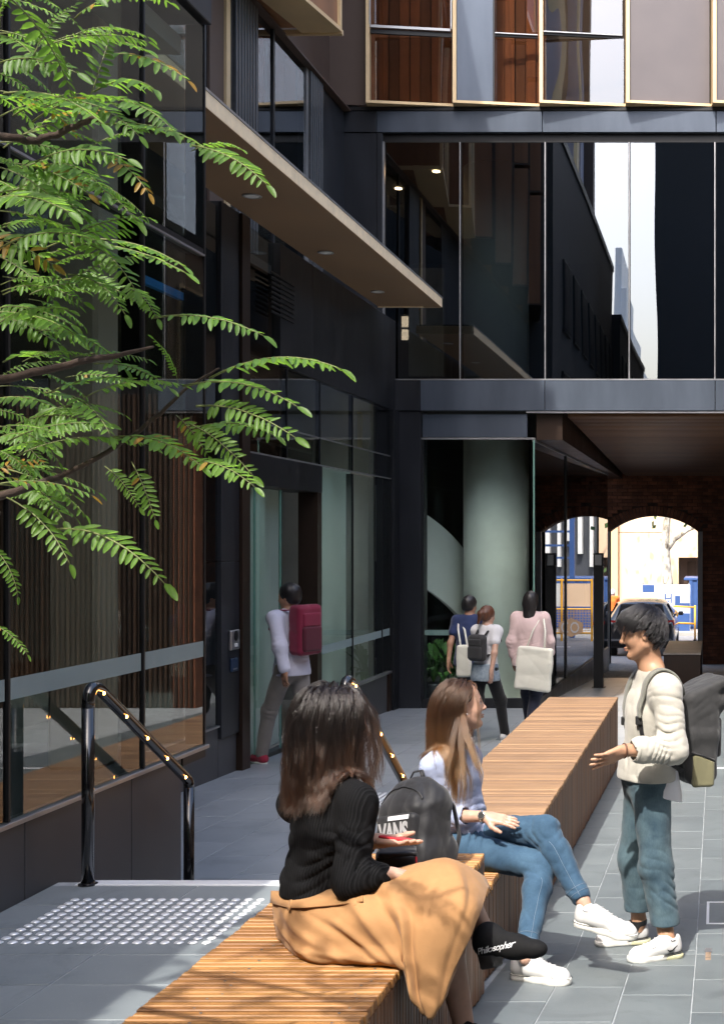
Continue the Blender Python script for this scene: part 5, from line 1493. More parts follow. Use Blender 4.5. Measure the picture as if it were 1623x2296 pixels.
# ------------------------------------------------------------------ hair growing over a head
def scalp(T, s, n, seed, keep, E=(.098, .079, .090), C=(-.012, 0, .038)):
    """roots on the scalp; keep(local direction array) says where hair grows"""
    r = np.random.RandomState(seed); out = []
    d = r.normal(size=(n * 6, 3)); d /= np.linalg.norm(d, axis=1)[:, None]
    q = d * np.array(E) + np.array(C)
    d = d[keep(q)][:n]; q = d * np.array(E) + np.array(C)
    return q, d
def grow(name, parent, mat, T, R, c, s, roots, part, coll, steps, ds, gap, mix, wave=(0, 60), kids=8, kr=.006, radius=.0004, seed=1, fwd=0.0, clump=.5, out=0.0, lenj=.25, zend=None, lenf=None, facecut=False):
    """guides flow away from the parting over the head, then hang; kids are copies around each guide"""
    r = np.random.RandomState(seed)
    n = len(roots)
    loc = lambda q: c + (q * s) @ R.T
    p = loc(roots); pl = part(roots); pw = loc(pl)
    path = [p.copy()]
    v = p - pw
    v /= np.linalg.norm(v, axis=1)[:, None] + 1e-9
    eps = .004
    gp = gap * r.uniform(.35, 1.0, n)
    L = r.uniform(1 - lenj, 1 + lenj * .3, n)
    if lenf is not None: L = L * lenf(roots)
    ctr = c + R @ np.array((-.012, 0, .02)) * s
    for i in range(steps):
        g = np.array((0, 0, -1.0))
        m_ = min(1, max(0, mix(i / steps)))
        nrm = p - ctr; nrm /= np.linalg.norm(nrm, axis=1)[:, None]
        vt = v - (v * nrm).sum(1)[:, None] * nrm
        vt /= np.linalg.norm(vt, axis=1)[:, None] + 1e-9
        dr = vt * (1 - m_) + g * m_ + R[:, 0] * fwd * (1 - m_) + nrm * out * m_
        dr /= np.linalg.norm(dr, axis=1)[:, None] + 1e-9
        v = dr
        p = p + dr * (ds * L)[:, None]
        for _ in range(2):
            d = coll.ev(p)
            bad = d < gp
            if bad.any():
                pb = p[bad]; db = d[bad]
                gx = np.stack([coll.ev(pb + np.eye(3)[k] * eps) - db for k in range(3)], 1)
                gx /= np.linalg.norm(gx, axis=1)[:, None] + 1e-9
                p[bad] = pb + gx * (gp[bad] - db)[:, None]
        if zend is not None:
            lim = zend + r.normal(0, .006, n); p[:, 2] = np.maximum(p[:, 2], lim)
        path.append(p.copy())
    G = np.stack(path, 1)                                # guides
    m = G.shape[1]
    t = np.linspace(0, 1, m)
    K = np.repeat(G, kids, 0)
    N = len(K)
    o = r.normal(size=(N, 3)); o /= np.linalg.norm(o, axis=1)[:, None]
    rad = kr * r.uniform(.2, 1, N)
    prof = (.45 + .9 * np.sin(math.pi * np.minimum(1, t * 1.1)) * (1 - clump) + .25 * t)
    K = K + o[:, None, :] * rad[:, None, None] * prof[None, :, None]
    ph = np.repeat(r.uniform(0, 6.28, n), kids) + r.normal(0, .25, N)
    o2 = np.cross(o, np.array((0, 0, 1.0))); o2 /= np.linalg.norm(o2, axis=1)[:, None] + 1e-9
    wv = wave[0] * np.sin(t[None, :] * wave[1] + ph[:, None]) * (t ** 1.1)[None, :]
    gd = np.repeat(r.normal(size=(n, 3)), kids, 0); gd[:, 2] *= .2; gd /= np.linalg.norm(gd, axis=1)[:, None]
    K = K + gd[:, None, :] * wv[:, :, None]
    if facecut:
        lc = ((K - c) @ R) / s
        badk = ((lc[..., 0] > .072) & (np.abs(lc[..., 1]) < .078) & (lc[..., 2] < .055) & (lc[..., 2] > -.20)).any(1)
        K = K[~badk]; N = len(K)
    cut = r.uniform(.86, 1.0, N)
    tt = np.linspace(0, 1, m)
    idx = cut[:, None] * tt[None, :] * (m - 1); i0 = np.minimum(idx.astype(int), m - 2); fr = idx - i0
    ar = np.arange(N)[:, None]
    K = K[ar, i0] * (1 - fr)[..., None] + K[ar, i0 + 1] * fr[..., None]
    return strands(name, K, radius, mat, parent)
def face_bits(parent, T, R, s, iris=(.03, .018, .01), brow=(.015, .012, .01), lip=(.42, .17, .14), closed=False, brow_w=.0035):
    """eyes, brows and lips as small meshes on the head"""
    for y in (-1, 1):
        c = T(.0765, y * .031, .002)
        if not closed:
            e = Sol().ell(c, V(.0128, .0142, .0085) * s, R, .001)
            place('eye', e.mesh('eye', .0014 * s), M['eye_white'], parent)
            e = Sol().ell(c + R @ V(.0085, .0, -.0005) * s, V(.0052, .0056, .0060) * s, R, .001)
            place('iris', e.mesh('iris', .0012 * s), M['iris'], parent)
        lid = MB().tube([T(.0835, y * .018, .0035), T(.0905, y * .027, .0095 if not closed else .001), T(.0885, y * .036, .0085 if not closed else .0005), T(.079, y * .045, .001)], [.0010 * s, .0016 * s, .0016 * s, .0009 * s], 6)
        place('eyelash', lid.mesh('eyelash', True), M['brow'], parent)
        b = MB().tube([T(.0965, y * .013, .0215), T(.0955, y * .024, .027), T(.0885, y * .037, .0275), T(.076, y * .050, .022)], [.0022 * s, .0032 * s, .0028 * s, .0012 * s], 7, flat=.55)
        place('eyebrow', b.mesh('eyebrow', True), M['brow'], parent)
    l = Sol(); e = lambda p, r: l.ell(T(*p), V(*r) * s, R, .004 * s)
    e((.0935, .006, -.0605), (.0098, .0105, .0048)); e((.0935, -.006, -.0605), (.0098, .0105, .0048)); e((.0915, 0, -.0715), (.0101, .0150, .0058))
    l.cone(T(.099, -.019, -.0655), T(.106, 0, -.0655), .0012 * s, .0014 * s, .003 * s, 's'); l.cone(T(.099, .019, -.0655), T(.106, 0, -.0655), .0012 * s, .0014 * s, .003 * s, 's')
    place('lips', l.mesh('lips', .0016 * s), M['lip'], parent)
M['eye_white'] = pbr('eye_white', (.62, .60, .58), .2, var=.02)
M['iris'] = pbr('iris_dark', (.03, .018, .012), .1, var=.1)
M['brow'] = pbr('brow_hair', (.018, .013, .011), .7)
M['lip'] = pbr('lip_skin', (.34, .13, .11), .42, var=.05, scale=200)
M['skin_man'] = skin('skin_man', (.42, .235, .145))
M['skin_fair'] = skin('skin_fair', (.46, .28, .205))
M['skin_leg'] = skin('skin_legs', (.36, .21, .15))
M['black_hair'] = hairmat('black_hair', (.007, .0065, .0075), (.009, .008, .009), .30)
M['scalp_black'] = pbr('hair_base_black', (.006, .006, .007), .6)
M['sweater'] = cloth('cream_sweater', (.43, .41, .36), .06, 500, .5)
M['tee_white'] = cloth('white_tee', (.64, .64, .66), .03, 700, .15)
M['denim_worn'] = denim('worn_denim', (.024, .052, .080), (.125, .19, .215))
M['denim_blue'] = denim('blue_denim', (.020, .052, .098), (.066, .132, .205), 6)
M['stitch'] = pbr('denim_stitch', (.15, .20, .26), .8)
M['pack_dark'] = cloth('backpack_charcoal', (.030, .030, .031), .15, 500, .3, .7)
M['pack_black'] = cloth('backpack_black', (.012, .012, .014), .2, 500, .3, .55)
M['olive'] = cloth('olive_pocket', (.16, .15, .085), .12, 500, .3)
M['strap_grey'] = cloth('strap_grey', (.17, .17, .145), .1, 500, .3)
M['shoe_white'] = cloth('white_shoe_canvas', (.58, .575, .565), .05, 800, .15, .6, 0)
M['lace'] = cloth('lace', (.72, .72, .72), .02)
M['seam_grey'] = pbr('seam_grey', (.26, .26, .27), .7)
M['sole_white'] = pbr('white_rubber', (.72, .71, .66), .5, var=.04)
M['sole_gum'] = pbr('pale_yellow_sole', (.55, .53, .33), .4, var=.08)
M['black_trim'] = pbr('black_trim', (.012, .012, .013), .5)
M['leather'] = pbr('brown_leather', (.12, .055, .03), .55, var=.25, scale=60)
M['steel'] = pbr('watch_steel', (.6, .6, .6), .22, .9, .03)

def shoe(parent, heel, toe, zfloor, w=.05, style='runner', ankle=None, up=(0, 0, 1), side=1, h=.0045):
    """one laced shoe: upper, sole, and trim; heel and toe are points on the floor line"""
    heel = np.asarray(heel, float); toe = np.asarray(toe, float)
    d = nv(toe - heel); u = nv(np.asarray(up, float) - (np.asarray(up, float) @ d) * d); l = np.cross(u, d)
    L = np.linalg.norm(toe - heel)
    p = lambda x, y, z: heel + d * x * L + l * y + u * z
    S = Sol()
    S.cone(p(.14, 0, .055), p(.42, 0, .058), .038, .040, .03, n=l, sq=1.12)
    S.cone(p(.42, 0, .058), p(.86, .004 * side, .034), .042, .030, .03, n=u, sq=1.05)
    S.cone(p(.86, .004 * side, .034), p(.93, .004 * side, .030), .032, .024, .02, n=u, sq=1.05)
    S.cone(p(.7, -.012 * side, .03), p(.85, -.010 * side, .03), .030, .026, .03)
    S.cone(p(.14, 0, .05), p(.13, 0, .088), .036, .032, .02)
    S.cone(p(.3, 0, .06), p(.28, 0, .088), .036, .034, .03)
    S.cone(p(.23, 0, .085), p(.19, 0, .14), .024, .030, .012, 's')
    S.plane(p(0, 0, .012), -u)
    S.disp = folds(3, 60, .0012, 4)
    def onto(P, off, dirs=None):
        P = np.array(P, float); e = .002
        for _ in range(10):
            dd = S.ev(P); g = np.stack([S.ev(P + np.eye(3)[k] * e) - dd for k in range(3)], 1); g /= np.linalg.norm(g, axis=1)[:, None] + 1e-9
            P = P + g * np.clip(off - dd, -.012, .012)[:, None]
        return P
    nm = 'shoe'
    o = place(nm, S.mesh(nm, h), M['shoe_white'], parent)
    B = Sol()
    B.cone(p(.13, 0, .017), p(.5, 0, .017), .040, .038, .03); B.cone(p(.5, 0, .017), p(.78, 0, .017), .040, .049, .03); B.cone(p(.78, 0, .017), p(.9, .004 * side, .017), .049, .038, .03)
    th = .026 if style == 'runner' else .030
    B.plane(p(0, 0, th), u, .003); B.plane(p(0, 0, .0), -u, .003)
    so = place('sole', B.mesh('sole', h), M['sole_white'], o); so.location = (0, 0, 0)
    def ribbon(pts, r, nm, mat, flat=1.0):
        q = place(nm, MB().tube(pts, r, 6, flat=flat).mesh(nm, True), mat, o); q.location = (0, 0, 0); return q
    if style == 'plimsoll':
        for sd in (-1, 1):
            ribbon([p(x_, sd * (y_ + .0003), .0285) for x_, y_ in ((.0, .0195), (.05, .0342), (.13, .0402), (.3, .0394), (.5, .0385), (.65, .0440), (.78, .0488), (.86, .0440), (.92, .0368), (.98, .0290), (1.03, .0110))], .0012, 'sole_line', M['black_trim'])
    else:
        G = Sol(); G.cone(p(.1, 0, .014), p(.36, 0, .012), .042, .040, .02); G.plane(p(0, 0, .024), u, .002); G.plane(p(0, 0, .001), -u, .002); G.plane(p(.36, 0, 0), d, .004)
        q = place('heel_unit', G.mesh('heel_unit', h), M['sole_gum'], o); q.location = (0, 0, 0)
        for sd in (-1, 1):
            ribbon([p(-.01, sd * .022, .036), p(.12, sd * .0405, .037), p(.3, sd * .0415, .032), p(.5, sd * .0405, .014)], .0042, 'heel_trim', M['black_trim'], .5)
            a = [(.36, .058), (.34, .050), (.30, .043), (.24, .046), (.14, .072), (.25, .053), (.31, .052)]
            yy = sd * .0405
            bm = MB(); n_ = len(a); o_ = [p(x, yy, z) for x, z in a]
            bm.add(list(onto(o_, .0005)) + list(onto(o_, .0030)), [tuple(range(n_)), tuple(range(2 * n_ - 1, n_ - 1, -1))] + [(i, (i + 1) % n_, n_ + (i + 1) % n_, n_ + i) for i in range(n_)])
            q = place('tick_mark', bm.mesh('tick_mark'), M['black_trim'], o); q.location = (0, 0, 0)
        ribbon([p(.36, -.03, .093), p(.34, 0, .104), p(.36, .03, .093)], .005, 'collar', M['black_trim'])
        T_ = MB().box(-.018, .018, -.012, .014, -.002, .004)
        Rm = Matrix(np.stack([d, l, u], 1).tolist()).to_4x4(); Rm = Matrix.Translation(Vector(p(.46, 0, .094))) @ Rm @ Matrix.Rotation(.55, 4, 'Y')
        T_.v = [tuple(Rm @ Vector(v_)) for v_ in T_.v]
        q = place('tongue_label', T_.mesh('tongue_label'), M['black_trim'], o); q.location = (0, 0, 0)
    for i in range(5):
        x = .40 + .075 * i; z = .098 - .0095 * i - (.004 if style != 'runner' else .0)
        ribbon(list(onto([p(x + .010 * (1 - (t / .026) ** 2), t, z) for t in np.linspace(-.024, .024, 9)], .0016)), .0030, 'lace', M['lace'], .7)
    for sd in (-1, 1):
        ribbon(list(onto([p(x_, sd * y_, z_) for x_, y_, z_ in ((.36, .034, .085), (.45, .032, .078), (.55, .030, .068), (.66, .026, .056), (.72, .016, .052))], .0006)), .0012, 'eyelet_seam', M['seam_grey'])
        if style == 'plimsoll': ribbon(list(onto([p(.80, sd * .046, .032), p(.765, sd * .036, .044), p(.74, sd * .018, .052), p(.735, 0, .054)], .0006)), .0012, 'toe_cap_seam', M['seam_grey'])
    ribbon(list(onto([p(.235, .036 * math.cos(t), .092) + d * (.034 * math.sin(t) * L * 3.0) for t in np.linspace(0, 6.2832, 25)], .0008)), .0022, 'collar_edge', M['seam_grey'] if style == 'plimsoll' else M['black_trim'])
    return o

# ------------------------------------------------------------------ the standing man
def man():
    Y0 = 6.45
    th = thing('person', 'person standing at right in cream sweater and worn blue jeans, wearing a dark backpack', 'person', (-.36, Y0, gz(Y0)))
    f = nv(V(-.95, -.31, 0)); l = np.cross(V(0, 0, 1), f); u = V(0, 0, 1); BR = np.stack([f, l, u], 1)
    hips = A(1452, 1748, 6.47); hL = hips + l * .072; hR = hips - l * .072
    kL, kR = A(1470, 1938, 6.36), A(1420, 1930, 6.56)
    aL, aR = A(1490, 2078, 6.33), A(1432, 2066, 6.58)
    chest = A(1462, 1605, 6.46); nb = A(1462, 1502, 6.46); belly = A(1452, 1700, 6.47)
    sL = A(1492, 1552, 6.30); sR = A(1440, 1550, 6.63)
    eL = A(1512, 1680, 6.22); wL = A(1398, 1684, 6.12)
    eR = A(1462, 1680, 6.80); wR = A(1440, 1770, 6.74)
    HR = frame(V(-.985, -.13, -.13)); hc = A(1441, 1420, 6.43); hs = 1.01
    # body: one skin
    S = Sol()
    T = head(S, hc, HR, hs, smile=1.0)
    neck(S, T, nb + V(0, 0, -.01), .053)
    S.cone(nb + l * .03, sL, .05, .05, .04); S.cone(nb - l * .03, sR, .05, .05, .04)
    S.ell(chest, (.115, .155, .16), BR, .05); S.cone(belly + u * .05, hips, .12, .125, .05, n=f, sq=1.15)
    S.chain([sL, eL], [.05, .04], .03); S.chain([eL, wL], [.041, .028], .02, ); S.chain([sR, eR], [.05, .04], .03); S.chain([eR, wR], [.041, .028], .02)
    for hp, kn, an in ((hL, kL, aL), (hR, kR, aR)):
        S.cone(hp, kn, .078, .052, .04); S.cone(kn, an, .052, .036, .03); S.cone(an, an - u * .045, .036, .030, .02)
    tips = hand(S, wL, A(1322, 1716, 6.03) - wL, V(.15, .8, .55), 1, 1.0, (.05, .10, .16, .2), .10, .1)
    hand(S, wR, nv(V(-.25, .0, -.9)), V(0, -.9, 0), -1, 1.0)
    body = place('body', S.mesh('body', .0042), M['skin_man'], th)
    face_bits(th, T, HR, hs, closed=True)
    # sweater
    W = Sol()
    W.ell(chest + u * .01, (.128, .172, .18), BR, .06)
    W.cone(chest - u * .05, hips + u * .02 + f * .01, .144, .156, .06, n=f, sq=1.2)
    W.cone(hips + u * .02, hips - u * .30, .156, .178, .05, n=f, sq=1.18)
    W.cone(nb + l * .02 - u * .02, sL, .058, .066, .05); W.cone(nb - l * .02 - u * .02, sR, .058, .066, .05)
    W.cone(sL, eL, .068, .062, .04); W.cone(sR, eR, .068, .062, .04)
    cuffL = eL + (wL - eL) * .66
    W.cone(eL, cuffL, .061, .053, .04); W.cone(cuffL, cuffL + (wL - eL) * .02, .059, .057, .01); W.cone(eR, eR + (wR - eR) * .7, .064, .052, .04)
    W.cone(nb + u * .0, nb + u * .07 + f * .02, .062, .066, .012, 's')
    W.cone(cuffL + nv(wL - eL) * .03, cuffL + nv(wL - eL) * .09, .054, .050, .004, 's')
    arm = nv(eL - sL); fore = nv(wL - eL)
    W.disp = dsum(folds(2, 15, .010, 5, (1, 1, .7)), folds(22, 34, .004, 4, (1, 1, .6)), ring_folds(eL + arm * -.05, arm, .013, .036, .065, 1), ring_folds(eL + fore * .06, fore, .010, .034, .06, 2), ring_folds(sL + arm * .08, nv(arm + f * .7), .006, .05, .07, 3), ring_folds(belly + f * .1 + l * .05, nv(u + l * .4), .005, .06, .10, 5))
    hem = A(1440, 1748, 6.42)
    W.plane(hem, nv(V(.0, 0, -1) - l * .02 + f * .02), .006)
    # side slit over the hip
    sl = hips + l * .17 + f * -.045; W.box(hips + l * .165 - f * .085 - u * .135, V(.014, .07, .085), frame(f, nv(u + f * .42)), .004, .006, 's')
    sw_ = place('sweater', W.mesh('sweater', .005), M['sweater'], th)
    fd = nv(wL - eL); a1 = nv(np.cross(fd, u)); a2 = np.cross(a1, fd); c_ = cuffL + fd * .022
    q = place('cuff', MB().tube([c_ + (a1 * math.cos(t) + a2 * math.sin(t)) * (.0505 + .0015 * math.sin(3 * t)) + fd * .003 * math.sin(2 * t) for t in np.linspace(0, 6.2832, 33)], .011, 8, cap=False).mesh('cuff', True), M['sweater'], sw_); q.location = (0, 0, 0)
    Q = Sol()
    Q.cone(hips + u * .08 - f * .025, hips - u * .10 - f * .05, .142, .158, .05, n=f, sq=1.25); Q.disp = folds(9, 20, .005, 4, (1, 1, .4))
    Q.plane(hips - u * .085 - f * .08, nv(-u + f * .35), .004); Q.plane(hips - f * .02, f, .01); Q.plane(hips + u * .1, u, .01)
    place('shirt_tail', Q.mesh('shirt_tail', .006), M['tee_white'], th)
    # jeans
    J = Sol()
    J.ell(hips + u * .01, (.118, .142, .13), BR, .05)
    for hp, kn, an, sd in ((hL, kL, aL, 1), (hR, kR, aR, -1)):
        hem_ = an + u * .012
        J.cone(hp - l * sd * .010, kn, .089, .070, .05); J.cone(kn, hem_, .071, .066, .04)
    kf = []
    for i, (hp, kn, an) in enumerate(((hL, kL, aL), (hR, kR, aR))):
        ax = nv(kn - hp); sx = nv(an - kn)
        kf += [ring_folds(kn + sx * .05 - f * .03, nv(ax + f * .5), .008, .06, .085, 11 + i), ring_folds(an + u * .10, nv(sx + f * .5), .005, .065, .07, 14 + i), ring_folds(hp + f * .06 - u * .02, nv(ax - f * .8), .007, .055, .08, 17 + i)]
    J.disp = dsum(folds(7, 14, .013, 5, (1, 1, .6)), folds(27, 36, .005, 4), *kf)
    J.plane(aL + u * .012, V(0, 0, -1), .004); J.plane(hips + u * .12, V(0, 0, 1), .004)
    J.cone(aL + u * .03, aL - u * .05, .060, .062, .004, 's'); J.cone(aR + u * .03, aR - u * .05, .060, .062, .004, 's')
    place('jeans', J.mesh('jeans', .0055), M['denim_worn'], th)
    # shoes and socks
    zL, zR = gz(6.3), gz(6.57)
    hl, tl = A(1524, 2136, 6.33), A(1412, 2148, 6.20); hl[2] = gz(hl[1]) + .001; tl[2] = gz(tl[1]) + .001
    hr, tr_ = A(1452, 2112, 6.60), A(1338, 2116, 6.56); hr[2] = gz(hr[1]) + .001; tr_[2] = gz(tr_[1]) + .001
    shoe(th, hl, tl, zL, style='runner', side=-1); shoe(th, hr, tr_, zR, style='runner', side=1)
    for an, he, to in ((aL, hl, tl), (aR, hr, tr_)):
        k = Sol(); k.cone(an + u * .0, he + (to - he) * .25 + u * .07, .042, .04, .02)
        place('sock', k.mesh('sock', .006), M['black_trim'] if an is aR else M['skin_man'], th)
    # watch band
    fd = nv(wL - eL)
    c = wL - fd * .006; a1 = nv(np.cross(fd, u)); a2 = np.cross(a1, fd)
    place('watch', MB().tube([c + (a1 * math.cos(t) + a2 * math.sin(t)) * .0325 for t in np.linspace(0, 6.2832, 25)], .0075, 6, cap=False, flat=.5).mesh('watch', True), M['leather'], th)
    # hair
    HB = Sol()
    tl_ = lambda p, r, k=.02, op='u': HB.ell(T(*p), V(*r) * hs, HR, k, op)
    tl_((-.012, 0, .042), (.105, .086, .097)); tl_((.050, .008, .070), (.056, .064, .042), .03); tl_((-.055, 0, -.01), (.062, .072, .07), .03)
    HB.disp = folds(4, 55, .006, 5, (1, 1, 1))
    tl_((.085, 0, -.03), (.05, .09, .082), .02, 's'); tl_((.02, .085, -.03), (.045, .03, .05), .02, 's'); tl_((.02, -.085, -.03), (.045, .03, .05), .02, 's'); tl_((-.02, 0, -.11), (.11, .12, .05), .02, 's')
    place('hair_base', HB.mesh('hair_base', .005), M['scalp_black'], th)
    coll = Sol(); head(coll, hc, HR, hs); coll.p = coll.p[:3]; coll.p.append(HB.p[0]); coll.p.append(HB.p[1]); coll.p.append(HB.p[2])
    q, d = scalp(T, hs, 520, 3, lambda q: (q[:, 2] > .050 + .5 * np.maximum(q[:, 0] - .03, 0)) | ((q[:, 0] < -.02) & (q[:, 2] > .0)) | ((q[:, 0] < -.055) & (q[:, 2] > -.045)))
    part = lambda rt: np.tile(V(-.04, -.02, .13), (len(rt), 1))
    grow('hair', th, M['black_hair'], T, HR, hc, hs, q, part, coll, 13, .0086, .006, lambda t: .03 + .85 * max(0, t - .30), (.006, 5), 16, .008, .00042, 8, fwd=.22, clump=.55, lenj=.35, out=.25,
         lenf=lambda q: np.where(q[:, 2] > .085, 1.0, np.where(q[:, 0] > .02, .62, np.where(q[:, 2] > .03, .55, .40))))
    return th, dict(W=W, f=f, l=l, u=u, sL=sL, sR=sR, hips=hips, chest=chest, nb=nb, eL=eL)
MAN, mj_ = man()

def man_pack():
    j = mj_; f, l, u = j['f'], j['l'], j['u']
    th = thing('backpack', 'charcoal roll top backpack with olive side pocket on the standing mans back', 'backpack', tuple(j['chest'] - f * .22 - u * .1))
    Y = 6.52
    top, mid, bot = A(1556, 1545, Y), A(1562, 1640, Y), A(1553, 1742, Y)
    up = nv(top - bot); fr = nv(f - (f @ up) * up); lf = np.cross(up, fr)
    R = np.stack([fr, lf, up], 1)
    S = Sol()
    S.box((mid + bot) / 2 + fr * .0, V(.078, .135, .14), R, .05, .04); S.box((mid + top) / 2 - up * .02, V(.085, .135, .12), R, .045, .05)
    S.box(top - fr * .035 + up * .0, V(.11, .135, .030), R @ np.array([[math.cos(.42), 0, math.sin(.42)], [0, 1, 0], [-math.sin(.42), 0, math.cos(.42)]]), .025, .03)
    S.ell(top - fr * .115 - up * .055, (.03, .125, .05), R, .05)
    S.disp = dsum(folds(31, 18, .011, 5, (1, 1, .5)), folds(32, 42, .004, 4), ring_folds(top - fr * .06 - up * .05, nv(up + fr), .006, .05, .1, 7))
    place('bag', S.mesh('bag', .006), M['pack_dark'], th)
    K = Sol(); K.box(bot + up * .055 + lf * .132 - fr * .012, V(.056, .018, .082), R, .016, .02); K.disp = folds(33, 30, .004, 4, (1, 1, .4)); K.plane(bot + up * .125 + lf * .14, nv(up - fr * .45), .004)
    place('side_pocket', K.mesh('side_pocket', .005), M['olive'], th)
    e_ = [bot + up * .147 + lf * .150 + fr * .052, bot + up * .128 + lf * .153 - fr * .01, bot + up * .105 + lf * .148 - fr * .066]
    place('pocket_hem', MB().tube(e_, .005, 6).mesh('pocket_hem', True), M['pack_black'], th)
    K = Sol(); K.box(mid - up * .02 - fr * .083, V(.02, .10, .10), R, .018, .02); place('front_pocket', K.mesh('front_pocket', .006), M['pack_black'], th)
    def strap(sh, sd):
        c = sh + u * .082 - l * sd * .05
        pts = [top + fr * .075 + lf * sd * .06 - up * .03, c - f * .085 - u * .03, c - f * .035 + u * .002, c + f * .03 - u * .004, c + f * .09 - u * .05, c + f * .125 - u * .13, c + f * .112 - u * .21]
        P = []
        for i in range(len(pts) - 1):
            for k in range(6):
                t = k / 6; p0, p1, p2, p3 = pts[max(i - 1, 0)], pts[i], pts[i + 1], pts[min(i + 2, len(pts) - 1)]
                P.append(.5 * (2 * p1 + (p2 - p0) * t + (2 * p0 - 5 * p1 + 4 * p2 - p3) * t * t + (3 * p1 - p0 - 3 * p2 + p3) * t ** 3))
        P.append(pts[-1])
        P = np.array(P); W = j['W']; e = .004
        for _ in range(6):
            dd = W.ev(P); g = np.stack([W.ev(P + np.eye(3)[k] * e) - dd for k in range(3)], 1); g /= np.linalg.norm(g, axis=1)[:, None] + 1e-9
            tgt = np.where(np.arange(len(P)) < 5, np.maximum(dd, .010), .010); P = P + g * np.clip(tgt - dd, -.02, .03)[:, None]
        for _ in range(2): P[1:-1] = (P[:-2] + 2 * P[1:-1] + P[2:]) / 4
        P = list(P); m = MB(); n = len(P); lo_ = P[-1]
        vs = []; wd = l * .031; 
        for i, p in enumerate(P):
            t = nv(P[min(i + 1, n - 1)] - P[max(i - 1, 0)]); nn = nv(np.cross(t, wd)); 
            w2 = wd * (1 if i < n - 4 else .75)
            for a, b in ((-1, -.6), (-.8, -1), (.8, -1), (1, -.6), (1, .6), (.8, 1), (-.8, 1), (-1, .6)): vs.append(p + w2 * a + nn * .007 * b)
        fs = []
        for i in range(n - 1):
            for k in range(8): fs.append((i * 8 + k, i * 8 + (k + 1) % 8, (i + 1) * 8 + (k + 1) % 8, (i + 1) * 8 + k))
        fs += [tuple(range(8)), tuple((n - 1) * 8 + k for k in range(8))[::-1]]
        place('shoulder_strap', m.add(vs, fs).mesh('shoulder_strap', True), M['strap_grey'], th)
        lo = lo_
        place('strap_web', MB().tube([lo, lo - u * .08 - f * .015, lo - u * .15 - f * .05, bot + up * .05 + lf * sd * .12 + fr * .09], .012, 6, flat=.3).mesh('strap_web'), M['pack_black'], th)
        place('buckle', MB().box(-.016, .016, -.010, .010, -.022, .022, .004, Matrix.Translation(Vector(lo - u * .012 + f * .003))).mesh('buckle'), M['black_trim'], th)
    strap(j['sL'], 1); strap(j['sR'], -1)
man_pack()
# ------------------------------------------------------------------ the woman in jeans on the lower seat
def stripe_shirt():
    t = NT('striped_shirt')
    o = t.tc('Object')
    sx = t.n('ShaderNodeSeparateXYZ'); t.l(o, sx.inputs[0])
    a = t.math('ADD', t.math('MULTIPLY', sx.outputs[0], 1.0), t.math('MULTIPLY', sx.outputs[1], .75))
    a = t.math('ADD', a, t.math('MULTIPLY', t.noise(o, 9, 2, .5), .02))
    s = t.math('SINE', t.math('MULTIPLY', a, 1250.0))
    c = t.mix(t.ramp(s, [(.4, (0, 0, 0)), (.8, (1, 1, 1))]), (.37, .415, .54), (.18, .23, .44))
    t.bsdf(c, .8, 0, .25, Sheen_Weight=.1)
    t.bump(t.noise(o, 70, 3, .6), .25, .0015)
    return t.m
M['shirt_stripe'] = stripe_shirt()
M['brown_hair'] = hairmat('brown_hair', (.042, .020, .010), (.115, .054, .021), .28)
M['scalp_brown'] = pbr('hair_base_brown', (.035, .018, .010), .6)
